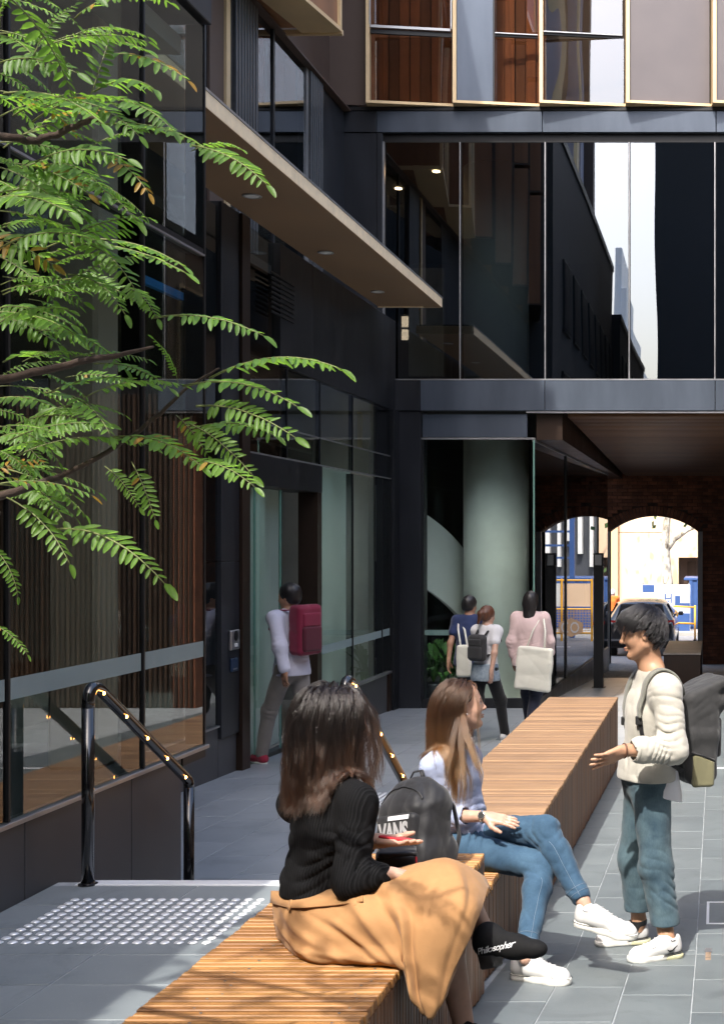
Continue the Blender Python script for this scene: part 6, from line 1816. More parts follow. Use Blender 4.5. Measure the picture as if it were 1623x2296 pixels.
def woman2():
    Y0 = 6.22
    th = thing('person', 'person with long brown hair in striped shirt and jeans sitting cross legged on the bench', 'person', (-1.2, Y0, -.115))
    f = nv(V(.97, -.16, 0)); u = V(0, 0, 1); l = np.cross(u, f); BR = np.stack([f, l, u], 1)
    hips = A(1040, 1893, 6.27); hips[2] = -.115 + .105
    hL, hR = hips + l * .085, hips - l * .085
    kR, aR = A(1213, 1942, 6.08), A(1181, 2128, 5.80)
    kL, aL = A(1222, 1866, 6.13), A(1306, 2020, 5.97)
    chest = A(1014, 1738, 6.25); belly = A(1035, 1822, 6.26); nb = A(1016, 1672, 6.25)
    sR, sL = A(970, 1720, 6.11), A(1052, 1700, 6.42)
    eR, wR = A(1000, 1830, 6.15), A(1088, 1832, 6.09)
    eL, wL = A(1040, 1812, 6.54), A(1048, 1892, 6.56)
    HR = frame(V(.90, .36, .10), V(-.06, 0, 1)); hs = .97; hc = A(1036, 1582, 6.25)
    S = Sol(); T = head(S, hc, HR, hs, True)
    neck(S, T, nb, .043)
    S.cone(nb + l * .02, sL, .04, .042, .04); S.cone(nb - l * .02, sR, .04, .042, .04)
    S.ell(chest, (.095, .135, .15), BR, .05); S.cone(belly + u * .03, hips, .095, .125, .05, n=f, sq=1.1)
    S.chain([sR, eR], [.042, .036], .03); S.chain([eR, wR], [.036, .0245], .02); S.chain([sL, eL], [.042, .036], .03); S.chain([eL, wL], [.036, .0245], .02)
    for hp, kn, an in ((hL, kL, aL), (hR, kR, aR)):
        S.cone(hp, kn, .07, .045, .04); S.cone(kn, kn + (an - kn) * .3, .045, .047, .03); S.cone(kn + (an - kn) * .3, an, .047, .030, .03); S.cone(an, an + nv(an - kn) * .05, .030, .026, .02)
    hand(S, wR, nv(A(1190, 1850, 6.065) - wR), V(0, .42, -1), -1, .95, (.08, .10, .12, .14), .12, .0)
    hand(S, wL, nv(V(.5, .3, -.5)), V(0, .2, -1), 1, .9)
    place('body', S.mesh('body', .004), M['skin_fair'], th)
    face_bits(th, T, HR, hs)
    # shirt with rolled sleeves
    W = Sol()
    W.ell(chest + u * .01, (.108, .142, .160), BR, .05)
    for sd in (-1, 1): W.ell(chest + f * .068 + l * sd * .062 - u * .02, (.055, .060, .062), BR, .05)
    W.cone(chest - u * .04, belly, .122, .118, .05, n=f, sq=1.12); W.cone(belly, hips + u * .02, .120, .145, .05, n=f, sq=1.12)
    W.cone(nb + l * .02 - u * .012, sL, .046, .047, .05); W.cone(nb - l * .02 - u * .012, sR, .048, .050, .06)
    cu = eR + (wR - eR) * .24
    W.cone(sR, eR, .050, .051, .05); W.cone(eR, cu, .056, .052, .03); W.cone(sL, eL, .060, .055, .04); W.cone(eL, eL + (wL - eL) * .2, .055, .05, .03)
    W.cone(cu - nv(wR - eR) * .012, cu + nv(wR - eR) * .012, .0565, .0565, .006)
    W.cone(nb, nb + u * .08 + f * .02, .046, .05, .01, 's'); W.cone(cu + nv(wR - eR) * .01, cu + nv(wR - eR) * .07, .046, .042, .004, 's')
    W.cone(nb + f * .075 - u * .0, nb + f * .12 - u * .07, .022, .006, .008, 's')
    arm = nv(eR - sR)
    W.disp = dsum(folds(41, 20, .007, 5, (1, 1, .6)), folds(42, 48, .0035, 4), ring_folds(eR - arm * .05, arm, .009, .038, .055, 1), ring_folds(sR + arm * .07, nv(arm + f * .6), .006, .045, .06, 2), ring_folds(belly + f * .06, u, .008, .045, .08, 3), ring_folds(hips + u * .08 - l * .08, nv(u + f * .3), .007, .04, .07, 4))
    W.plane(hips - u * .02, V(0, 0, -1), .01)
    place('shirt', W.mesh('shirt', .0046), M['shirt_stripe'], th)
    C = Sol()
    for sd in (-1, 1):
        C.chain([nb - f * .05 + u * .035, nb + l * sd * .05 + u * .03, nb + f * .055 + l * sd * .038 + u * .006, nb + f * .078 + l * sd * .05 - u * .03], [.010, .011, .011, .007], .015, n=u, sq=.55)
    place('collar', C.mesh('collar', .004), M['shirt_stripe'], th)
    pk = chest + f * .105 - l * .07 - u * .018
    P = Sol(); P.box(pk, V(.012, .042, .046), frame(nv(f - l * .55 + u * .12)), .008, .01); place('pocket', P.mesh('pocket', .004), M['shirt_stripe'], th)
    # jeans
    kf = []
    for i, (hp, kn, an) in enumerate(((hL, kL, aL), (hR, kR, aR))):
        ax, sx = nv(kn - hp), nv(an - kn)
        kf.append([ring_folds(kn - ax * .05 - u * .03, nv(ax - sx * .6), .009, .036, .06, 61 + i), ring_folds(kn + sx * .06, sx, .004, .05, .06, 64 + i), ring_folds(an - sx * .07, sx, .0045, .040, .05, 67 + i), ring_folds(hp + ax * .08 + u * .03, nv(ax + u * .3), .007, .05, .08, 70 + i)])
    def leg(hp, kn, an, r0, r1, fl, pelvis):
        J = Sol(); d = nv(an - kn)
        if pelvis: J.ell(hips, (.125, .165, .115), BR, .05)
        J.cone(hp, kn, r0, r1, .04); J.cone(kn, kn + (an - kn) * .3, r1 - .002, .059, .03); J.cone(kn + (an - kn) * .3, an - d * .03, .059, .043, .03)
        J.disp = dsum(folds(47 + pelvis, 18, .008, 5, (1, 1, 1)), folds(57 + pelvis, 42, .003, 4), *fl)
        J.cone(an - d * .02, an + d * .06, .041, .045, .004, 's')
        return J
    JR = leg(hR - u * .012, kR, aR, .084, .064, kf[1], 1); JL = leg(hL + u * .012, kL, aL, .094, .069, kf[0], 0)
    jo = place('jeans', JR.mesh('jeans', .0048), M['denim_blue'], th)
    q = place('crossed_leg', JL.mesh('crossed_leg', .0048), M['denim_blue'], jo); q.location = (0, 0, 0)
    def proj(J, pts, off=.001):
        P_ = np.array(pts, float); e = .003
        for _ in range(8):
            dd = J.ev(P_); g = np.stack([J.ev(P_ + np.eye(3)[k] * e) - dd for k in range(3)], 1); g /= np.linalg.norm(g, axis=1)[:, None] + 1e-9
            P_ = P_ + g * np.clip(off - dd, -.03, .03)[:, None]
        return P_
    for J, kn, an, hp in ((JR, kR, aR, hR), (JL, kL, aL, hL)):
        d = nv(an - kn); sdv = nv(V(.25, -1, 0))
        ln = proj(J, [kn + (an - d * .035 - kn) * t + sdv * .06 for t in np.linspace(.14, 1, 26)])
        for _ in range(3): ln[1:-1] = (ln[:-2] + 2 * ln[1:-1] + ln[2:]) / 4
        ln = proj(J, ln)
        q = place('seam', MB().tube(ln, .0009, 5).mesh('seam', True), M['stitch'], jo); q.location = (0, 0, 0)
        a1 = nv(np.cross(d, V(0, 1, 0))); a2 = np.cross(a1, d)
        for o_ in (.034, .060):
            rg = proj(J, [an - d * o_ + (a1 * math.cos(t) + a2 * math.sin(t)) * .05 for t in np.linspace(0, 6.2832, 30)])
            q = place('hem_stitch', MB().tube(rg, .0012, 4, cap=False).mesh('hem_stitch', True), M['stitch'], jo); q.location = (0, 0, 0)
    # shoes
    h1, t1 = A(1148, 2186, 5.84), A(1277, 2199, 5.70); h1[2] = gz(h1[1]) + .001; t1[2] = gz(t1[1]) + .001
    shoe(th, h1, t1, 0, style='plimsoll', side=-1, up=(0, 0, 1), h=.0045)
    h2, t2 = A(1287, 2074, 5.98), A(1424, 2109, 5.86)
    shoe(th, h2, t2, 0, style='plimsoll', side=1, up=(.12, -.12, 1), h=.0045)
    for an, kn, he, to in ((aR, kR, h1, t1), (aL, kL, h2, t2)):
        k = Sol(); k.cone(an + nv(an - kn) * .028, he + (to - he) * .22 + V(0, 0, .06), .0335, .036, .02); k.plane(an + nv(an - kn) * .035, nv(kn - an), .003)
        place('sock', k.mesh('sock', .0045), M['tee_white'], th)
    # watch and earring
    fd = nv(wR - eR); c = wR - fd * .012; a1 = nv(np.cross(fd, u)); a2 = np.cross(a1, fd)
    w_ = place('watch', MB().tube([c + (a1 * math.cos(t) + a2 * math.sin(t)) * .0285 for t in np.linspace(0, 6.2832, 25)], .007, 6, cap=False, flat=.5).mesh('watch', True), M['steel'], th)
    nrm = nv(V(-.1, -1, .45)); Rw = np.array(frame(fd, nrm))
    q = place('watch_case', MB().lathe(tuple(c + nrm * .030), [(.0175, -.004), (.0185, 0), (.0175, .004), (.0145, .0042)], 20, Matrix(Rw.tolist())).mesh('watch_case', True), M['steel'], w_); q.location = (0, 0, 0)
    q = place('watch_dial', MB().lathe(tuple(c + nrm * .0343), [(.0142, 0), (.0142, .0006)], 20, Matrix(Rw.tolist())).mesh('watch_dial'), M['black_trim'], w_); q.location = (0, 0, 0)
    E = T(.004, -.084, -.038); place('earring', MB().lathe(tuple(E), [(.001, -.005), (.0045, 0), (.001, .005)], 10).mesh('earring', True), M['steel'], th)
    # hair
    HB = Sol(); tl_ = lambda p, r, k=.02, op='u': HB.ell(T(*p), V(*r) * hs, HR, k, op)
    tl_((-.020, 0, .036), (.103, .084, .094)); tl_((-.07, 0, -.06), (.05, .065, .10), .03)
    HB.cone(T(-.075, 0, -.08), A(968, 1712, 6.28), .055, .05, .04, n=f, sq=1.3)
    tl_((.09, 0, -.03), (.06, .10, .10), .015, 's'); tl_((.016, -.085, -.03), (.032, .03, .045), .015, 's')
    place('hair_base', HB.mesh('hair_base', .006), M['scalp_brown'], th)
    coll = Sol(); coll.p = S.p[:3] + [S.p[i] for i in range(len(S.p)) if False]
    neck(coll, T, nb, .043)
    coll.p += W.p[:10]; coll.p = [q for q in coll.p if q[4] == 'u']; coll.p += HB.p[:3]
    coll.ell(T(.075, 0, -.035), V(.062, .074, .105) * hs, HR, .01); coll.ell(T(.035, -.07, -.02), V(.045, .036, .06) * hs, HR, .01)
    q, d = scalp(T, hs, 430, 13, lambda q: ((q[:, 2] > .055 + .55 * np.maximum(q[:, 0] - .02, 0)) & (q[:, 0] < .050)) | ((q[:, 0] < -.005) & (q[:, 2] > -.02)) | ((q[:, 0] < -.05) & (q[:, 2] > -.06)))
    part = lambda rt: np.stack([np.clip(rt[:, 0] * .8, -.07, .06), np.full(len(rt), .006), np.full(len(rt), .132)], 1)
    grow('hair', th, M['brown_hair'], T, HR, hc, hs, q, part, coll, 20, .0255, .012, lambda t: min(1, .12 + 2.6 * t), (.010, 7), 18, .011, .00036, 18, fwd=-.55, facecut=True, clump=.45, lenj=.18, zend=None,
         lenf=lambda q: np.where(q[:, 1] > .03, .75, 1.0))
    # locks falling in front of the near shoulder
    r_ = np.random.RandomState(3); pp = []
    for base, end, n_, sp in (((-.02, -.080, -.03), A(1068, 1728, 6.04), 130, .012), ((.0, .05, -.07), A(1083, 1752, 6.10), 120, .014), ((-.025, -.08, -.03), A(1040, 1772, 6.02), 60, .010), ((-.03, -.08, -.03), A(1000, 1745, 6.03), 60, .012)):
        b = T(*base); m1 = (b * .6 + end * .4) + V(.0, -.03, .02)
        for i in range(n_):
            o = r_.normal(size=3) * sp; o2 = r_.normal(size=3) * sp * .5
            t = np.linspace(0, r_.uniform(.8, 1), 20)[:, None]
            c_ = (1 - t) ** 2 * (b + o * .6) + 2 * t * (1 - t) * (m1 + o) + t * t * (end + o2 + V(0, 0, r_.normal() * .01))
            c_ = c_ + np.sin(t * 9 + r_.uniform(0, .8)) * .004 * t * V(1, .3, 0)
            pp.append(c_)
    pp = np.array(pp); sh = pp.shape; flat = pp.reshape(-1, 3); e = .004
    for _ in range(2):
        dd = coll.ev(flat); bad = dd < .006; pb = flat[bad]
        if bad.any():
            g = np.stack([coll.ev(pb + np.eye(3)[k] * e) - dd[bad] for k in range(3)], 1); g /= np.linalg.norm(g, axis=1)[:, None] + 1e-9
            flat[bad] = pb + g * (.006 - dd[bad])[:, None]
    strands('front_locks', flat.reshape(sh), .0005, M['brown_hair'], th)
woman2()
# ------------------------------------------------------------------ the dark haired woman in the tan skirt, seen from behind
M['dark_hair'] = hairmat('dark_brown_hair', (.0095, .0068, .006), (.034, .015, .0075), .25)
M['scalp_dark'] = pbr('hair_base_dark', (.010, .007, .006), .6)
def ribbed():
    t = NT('black_ribbed_knit')
    o = t.tc('Object'); sx = t.n('ShaderNodeSeparateXYZ'); t.l(o, sx.inputs[0])
    a = t.math('ADD', t.math('SUBTRACT', t.math('MULTIPLY', sx.outputs[0], .85), t.math('MULTIPLY', sx.outputs[1], .55)), t.math('MULTIPLY', t.noise(o, 6, 2, .5), .03))
    s = t.math('SINE', t.math('MULTIPLY', a, 640.0))
    c = t.mix(t.ramp(s, [(.3, (0, 0, 0)), (.8, (1, 1, 1))]), (.004, .004, .0045), (.010, .010, .011))
    t.bsdf(c, .9, 0, .12)
    t.bump(s, .4, .002)
    return t.m
M['knit'] = ribbed()
M['skirt'] = cloth('tan_cotton', (.36, .19, .080), .14, 400, .4, .85, .08, 9)
M['suede'] = cloth('black_suede', (.005, .005, .0055), .2, 700, .25, .85, 0)
M['red_lining'] = cloth('red_lining', (.36, .012, .02), .1, 500, .2)
def woman1():
    Y0 = 4.3
    th = thing('person', 'person with dark shoulder length hair in black knit top and long tan skirt', 'person', (-1.25, Y0, .12))
    f = nv(V(.74, .67, 0)); u = V(0, 0, 1); l = np.cross(u, f); BR = np.stack([f, l, u], 1)
    hips = A(725, 2060, 4.30); hips[2] = .12 + .115
    waist = A(712, 1985, 4.31); chest = A(738, 1865, 4.32); nb = A(752, 1752, 4.33)
    sL, sR = A(665, 1803, 4.45), A(806, 1806, 4.20)
    eR, wR = A(783, 1978, 4.12), A(872, 1962, 4.14)
    eL, wL = A(770, 1900, 4.60), A(850, 1886, 4.46)
    HR = frame(V(.86, .50, -.03)); hs = 1.0; hc = A(752, 1628, 4.36)
    kR, aR = A(1010, 1985, 4.20), A(1098, 2118, 4.36)
    kL, aL = A(985, 2040, 4.32), A(1040, 2300, 4.30)
    S = Sol(); T = head(S, hc, HR, hs, True)
    neck(S, T, nb, .044)
    S.cone(nb + l * .02, sL, .04, .042, .04); S.cone(nb - l * .02, sR, .04, .042, .04)
    S.ell(chest, (.095, .135, .15), BR, .05); S.cone(waist, hips, .10, .13, .05, n=f, sq=1.1)
    S.chain([sR, eR], [.04, .034], .03); S.chain([eR, wR], [.034, .024], .02); S.chain([sL, eL], [.04, .034], .03); S.chain([eL, wL], [.034, .0245], .02)
    for hp, kn, an in ((hips + l * .08, kL, aL), (hips - l * .08, kR, aR)):
        S.cone(hp, kn, .075, .052, .04); S.cone(kn, kn + (an - kn) * .3, .050, .053, .03); S.cone(kn + (an - kn) * .3, an, .053, .031, .03)
    hand(S, wR, nv(A(905, 1966, 4.16) - wR + V(0, .03, 0)), V(.1, -.1, -1), -1, .9, (.3, .35, .4, .4), .08)
    hand(S, wL, nv(A(925, 1893, 4.40) - wL), V(.0, .15, 1), -1, .95, (.08, .10, .14, .18), .02, .1)
    place('body', S.mesh('body', .0042), M['skin_leg'] if False else M['skin_fair'], th)
    # stockinged lower legs
    K = Sol()
    for kn, an in ((kL, aL), (kR, aR)): K.cone(kn, kn + (an - kn) * .3, .0525, .0555, .03); K.cone(kn + (an - kn) * .3, an, .0555, .0335, .03)
    place('stockings', K.mesh('stockings', .005), M['skin_leg'], th)
    # ribbed knit top
    W = Sol()
    W.ell(chest + u * .015, (.112, .148, .165), BR, .05); W.cone(chest - u * .03, waist - u * .0, .118, .122, .05, n=f, sq=1.15); W.cone(waist, waist - u * .035, .122, .126, .04, n=f, sq=1.15)
    W.cone(nb + l * .02 - u * .006, sL, .05, .056, .04); W.cone(nb - l * .02 - u * .006, sR, .05, .056, .04); W.cone(nb - u * .03, nb + u * .012, .058, .05, .03)
    W.cone(sR, eR, .057, .051, .04); W.cone(eR, eR + (wR - eR) * .78, .050, .040, .03); W.cone(sL, eL, .056, .05, .04); W.cone(eL, eL + (wL - eL) * .55, .05, .042, .03)
    arm = nv(eR - sR); fo = nv(wR - eR)
    W.disp = dsum(folds(81, 15, .008, 5, (1, 1, .8)), ring_folds(eR + fo * .03, nv(fo + arm), .009, .045, .06, 3), ring_folds(waist + u * .07 - f * .08 - l * .02, nv(u + l * .4), .008, .055, .10, 4), ring_folds(sR + arm * .08 - f * .05, nv(arm + l * .5), .006, .06, .07, 6), ring_folds(wR - fo * .06, fo, .006, .03, .04, 8))
    W.plane(waist - u * .028, nv(V(0, 0, -1) + l * -.06), .006)
    place('knit_top', W.mesh('knit_top', .005), M['knit'], th)
    # skirt: rows of measured outline points from the waist line to the hem
    cols = [
        [(640, 2000, 4.44), (618, 1999, 4.40), (613, 2003, 4.36), (612, 2045, 4.33), (620, 2095, 4.31), (641, 2150, 4.29), (700, 2150, 4.40)],
        [(690, 2008, 4.40), (672, 2006, 4.32), (664, 2013, 4.22), (655, 2062, 4.15), (668, 2118, 4.10), (692, 2161, 4.085), (760, 2150, 4.30)],
        [(740, 2000, 4.42), (735, 2000, 4.30), (728, 2008, 4.17), (735, 2060, 4.08), (752, 2118, 4.05), (765, 2165, 4.05), (820, 2150, 4.30)],
        [(815, 1970, 4.45), (810, 1975, 4.30), (800, 1992, 4.13), (806, 2055, 4.04), (822, 2118, 4.03), (832, 2168, 4.035), (890, 2150, 4.30)],
        [(880, 1950, 4.45), (876, 1955, 4.30), (868, 1978, 4.12), (872, 2050, 4.02), (884, 2120, 4.005), (903, 2172, 4.01), (930, 2150, 4.28)],
        [(945, 1935, 4.46), (942, 1935, 4.32), (930, 1950, 4.14), (930, 2045, 4.01), (912, 2150, 3.985), (917, 2232, 3.975), (960, 2200, 4.20)],
        [(1005, 1928, 4.46), (1000, 1925, 4.32), (985, 1934, 4.17), (985, 2040, 4.01), (955, 2160, 3.97), (957, 2288, 3.965), (990, 2220, 4.15)],
        [(1050, 1945, 4.48), (1042, 1938, 4.34), (1032, 1945, 4.20), (1035, 2030, 4.03), (1000, 2160, 3.985), (986, 2266, 3.97), (1010, 2200, 4.12)],
        [(1090, 1975, 4.50), (1082, 1962, 4.38), (1072, 1972, 4.24), (1066, 2035, 4.06), (1035, 2130, 4.01), (1004, 2222, 3.99), (1022, 2180, 4.1)],
        [(1105, 2010, 4.50), (1100, 1995, 4.38), (1093, 1994, 4.26), (1079, 2045, 4.09), (1052, 2108, 4.03), (1012, 2180, 4.01), (1028, 2150, 4.09)],
    ]
    G = np.array([[A(*q) for q in c] for c in cols])
    def cr(Pn, t):
        n = len(Pn); i = np.clip(np.floor(t).astype(int), 0, n - 2); x = (t - i)
        x = x.reshape((-1,) + (1,) * (Pn.ndim - 1))
        p0, p1, p2, p3 = Pn[np.maximum(i - 1, 0)], Pn[i], Pn[i + 1], Pn[np.minimum(i + 2, n - 1)]
        return .5 * (2 * p1 + (p2 - p0) * x + (2 * p0 - 5 * p1 + 4 * p2 - p3) * x * x + (3 * p1 - p0 - 3 * p2 + p3) * x ** 3)
    NU, NV = 130, 90
    us = np.linspace(0, len(cols) - 1, NU); vs_ = np.linspace(0, 6, NV)
    Q = cr(G, us); Q = cr(np.swapaxes(Q, 0, 1), vs_); Q = np.swapaxes(Q, 0, 1)
    du = np.gradient(Q, axis=0); dv_ = np.gradient(Q, axis=1); N = np.cross(du, dv_); N /= np.linalg.norm(N, axis=2)[..., None] + 1e-9
    U, Vv = np.meshgrid(us, vs_, indexing='ij')
    def ridge(u0, v0, u1, v1, w, a):
        dx, dy = u1 - u0, (v1 - v0); L2 = dx * dx + dy * dy
        t = np.clip(((U - u0) * dx + (Vv - v0) * dy) / L2, 0, 1)
        d = np.hypot(U - u0 - t * dx, Vv - v0 - t * dy)
        return a * np.exp(-(d / w) ** 2) * (.35 + .65 * np.sin(math.pi * (.12 + .80 * t)))
    Hh = 0
    for r_ in ((2.6, 2.0, 4.2, 5.2, .20, .016), (3.4, 2.1, 5.1, 5.3, .20, -.018), (3.9, 2.1, 5.8, 5.4, .20, .016), (4.7, 3.0, 6.0, 5.4, .15, -.015), (.5, 2.6, 2.2, 4.9, .16, .009), (1.2, 2.5, 3.3, 4.8, .16, -.010), (.2, 3.4, 1.6, 4.95, .13, .009), (2.2, 3.2, 3.7, 4.95, .15, .010), (3.1, 2.0, 5.2, 3.2, .16, -.010), (6.8, 2.1, 7.3, 3.5, .30, .007), (7.4, 2.6, 7.0, 5.0, .26, -.006), (.9, 4.3, 3.2, 4.75, .10, .007)):
        Hh = Hh + ridge(*r_)
    cren = folds(90, 20, .0032, 6); cren2 = folds(91, 55, .0020, 6)
    q_ = Q.reshape(-1, 3); Hh = Hh + ridge(5.5, 4.2, 5.5, 5.5, .14, -.012) + (cren(q_) + cren2(q_)).reshape(U.shape) * np.clip((U - .05) * 4, 0, 1)
    sgn = -1 if (N[60, 45] @ V(0, -1, 0)) < 0 else 1
    P = Q + N * (Hh * sgn)[..., None]
    zfloor = .123
    on = P[..., 0] < -.975
    P[..., 2] = np.where(on, np.maximum(P[..., 2], zfloor + .002 * np.sin(U * 9)), P[..., 2])
    off = (P[..., 0] > -.975) & (P[..., 2] < .12); P[..., 0] = np.where(off, np.maximum(P[..., 0], -.965), P[..., 0])
    ii = np.arange(NU * NV).reshape(NU, NV)
    qd = np.stack([ii[:-1, :-1], ii[1:, :-1], ii[1:, 1:], ii[:-1, 1:]], -1).reshape(-1, 4)
    sk = place('skirt', np_mesh('skirt', P.reshape(-1, 3), qd), M['skirt'], th)
    sm_ = sk.modifiers.new('thick', 'SOLIDIFY'); sm_.thickness = .0022; sm_.offset = 0
    # waistband, belt loops, hem seam
    def band(vlo, vhi, u0, u1, off_, nm, n=40):
        uu = np.linspace(u0, u1, n); a = cr(np.swapaxes(cr(G, uu), 0, 1), np.array([vlo, vhi])); nn = []
        P0 = a[0]; P1 = a[1]; t = np.gradient(P0, axis=0); nr = np.cross(t, P1 - P0); nr /= np.linalg.norm(nr, axis=1)[:, None]
        if (nr[n // 2] @ V(0, -1, 0)) < 0: nr = -nr
        vv = np.concatenate([P0 + nr * off_, P1 + nr * off_]); k = np.arange(n - 1)
        o = place(nm, np_mesh(nm, vv, np.stack([k, k + 1, n + k + 1, n + k], 1)), M['skirt'], sk); o.location = (0, 0, 0)
        s_ = o.modifiers.new('t', 'SOLIDIFY'); s_.thickness = .003; s_.offset = 0
    band(1.75, 2.62, .0, 3.2, .009, 'waistband')
    for uu in (.9, 2.9): band(1.72, 2.75, uu, uu + .09, .013, 'belt_loop', 4)
    # boots
    def boot(an, heel, toe, up, side, nm='boot'):
        d = nv(toe - heel); upv = nv(up - (up @ d) * d); lt = np.cross(upv, d); L = np.linalg.norm(toe - heel)
        p = lambda x, y, z: heel + d * x * L + lt * y + upv * z
        B = Sol()
        B.cone(p(.16, 0, .075), an, .040, .040, .03); B.cone(an, an + nv(an - p(.16, 0, .075)) * .03, .0405, .042, .02)
        B.cone(p(.12, 0, .075), p(.16, 0, .10), .036, .036, .03)
        B.cone(p(.16, 0, .082), p(.60, 0, .046), .040, .036, .04, n=lt, sq=1.1); B.cone(p(.55, 0, .045), p(.88, 0, .026), .040, .030, .03, n=upv, sq=1.15); B.cone(p(.88, 0, .026), p(.94, 0, .023), .031, .022, .02, n=upv, sq=1.2)
        q = an + nv(an - p(.16, 0, .075)) * .035; B.plane(q, nv(an - p(.16, 0, .075)), .003); B.cone(q - nv(an - p(.16, 0, .075)) * .02, q + nv(an - p(.16, 0, .075)) * .04, .034, .037, .004, 's')
        o = place(nm, B.mesh(nm, .0045), M['suede'], th)
        Hx = Sol(); Hx.box(p(.14, 0, .03), V(.030, .028, .036), np.stack([d, lt, upv], 1), .008, .01); Hx.cone(p(.14, 0, .055), p(.16, 0, .07), .034, .034, .02)
        q = place('heel', Hx.mesh('heel', .0045), M['black_trim'], o); q.location = (0, 0, 0)
        return o, p, d, lt, upv, B
    heel, toe = A(1083, 2170, 4.22), A(1222, 2146, 4.14)
    ob, p, d, lt, upv, BB = boot(aR + V(0, 0, -.005), heel, toe, nv(V(.02, .1, 1)), 1)
    heel2 = V(aL[0] - .06, aL[1] - .02, gz(4.3) + .002); toe2 = V(aL[0] + .13, aL[1] - .10, gz(4.2) + .002)
    boot(V(aL[0], aL[1], gz(4.3) + .155), heel2, toe2, V(0, 0, 1), 1)
    # handwriting on the boot side
    fc = bpy.data.curves.new('boot_script', 'FONT'); fc.body = 'Philosopher'; fc.size = .034; fc.shear = .45; fc.extrude = .0; fc.bevel_depth = 0; fc.offset = .0003; fc.space_character = .86
    fo_ = bpy.data.objects.new('boot_script', fc); COL.objects.link(fo_)
    dg = bpy.context.evaluated_depsgraph_get(); me = bpy.data.meshes.new_from_object(fo_.evaluated_get(dg)); bpy.data.objects.remove(fo_)
    sd = -1 if lt @ V(0, -1, 0) < 0 else 1
    co = np.zeros(len(me.vertices) * 3); me.vertices.foreach_get('co', co); co = co.reshape(-1, 3)
    xx = .06 + co[:, 0] / co[:, 0].max() * .62; zz = .046 + co[:, 1] * .85 + co[:, 0] * .04 - .0
    L = np.linalg.norm(toe - heel)
    wpos = heel + np.outer(xx * L, d) + np.outer(np.full(len(xx), sd * .075), lt) + np.outer(zz, upv)
    for _ in range(60):
        dd = BB.ev(wpos); wpos = wpos - np.outer(np.clip(dd - .0022, -.01, .006), lt * sd)
    me.vertices.foreach_set('co', wpos.ravel()); me.update()
    q = place('boot_script', me, M['tee_white'], ob); q.location = (0, 0, 0)
    # hair
    HB = Sol(); tl_ = lambda p_, r, k=.02, op='u': HB.ell(T(*p_), V(*r) * hs, HR, k, op)
    tl_((-.020, 0, .036), (.106, .088, .096)); HB.cone(T(-.055, 0, -.03), T(-.06, 0, -.15), .085, .075, .04, n=HR[:, 0], sq=1.35)
    tl_((.09, 0, -.04), (.055, .10, .11), .015, 's')
    place('hair_base', HB.mesh('hair_base', .006), M['scalp_dark'], th)
    coll = Sol(); head(coll, hc, HR, hs, True); coll.p = coll.p[:3]; neck(coll, T, nb, .044); coll.p += W.p[:7] + HB.p[:2]
    coll.ell(T(.085, 0, -.045), V(.045, .064, .10) * hs, HR, .01)
    q, d = scalp(T, hs, 560, 23, lambda q: (q[:, 2] > .06 + .5 * np.maximum(q[:, 0] - .02, 0)) | ((q[:, 0] < .015) & (q[:, 2] > -.02)) | ((q[:, 0] < -.04) & (q[:, 2] > -.07)))
    part = lambda rt: np.stack([np.clip(rt[:, 0] * .8, -.06, .06), np.full(len(rt), .0), np.full(len(rt), .132)], 1)
    grow('hair', th, M['dark_hair'], T, HR, hc, hs, q, part, coll, 20, .0192, .026, lambda t: min(1, .10 + 2.6 * t), (.017, 13), 20, .011, .00036, 28, fwd=-.12, clump=.5, lenj=.08, out=.07,
         lenf=lambda q: 1.0 - .9 * np.maximum(0, .07 - q[:, 2]) / .14 * .55)
woman1()

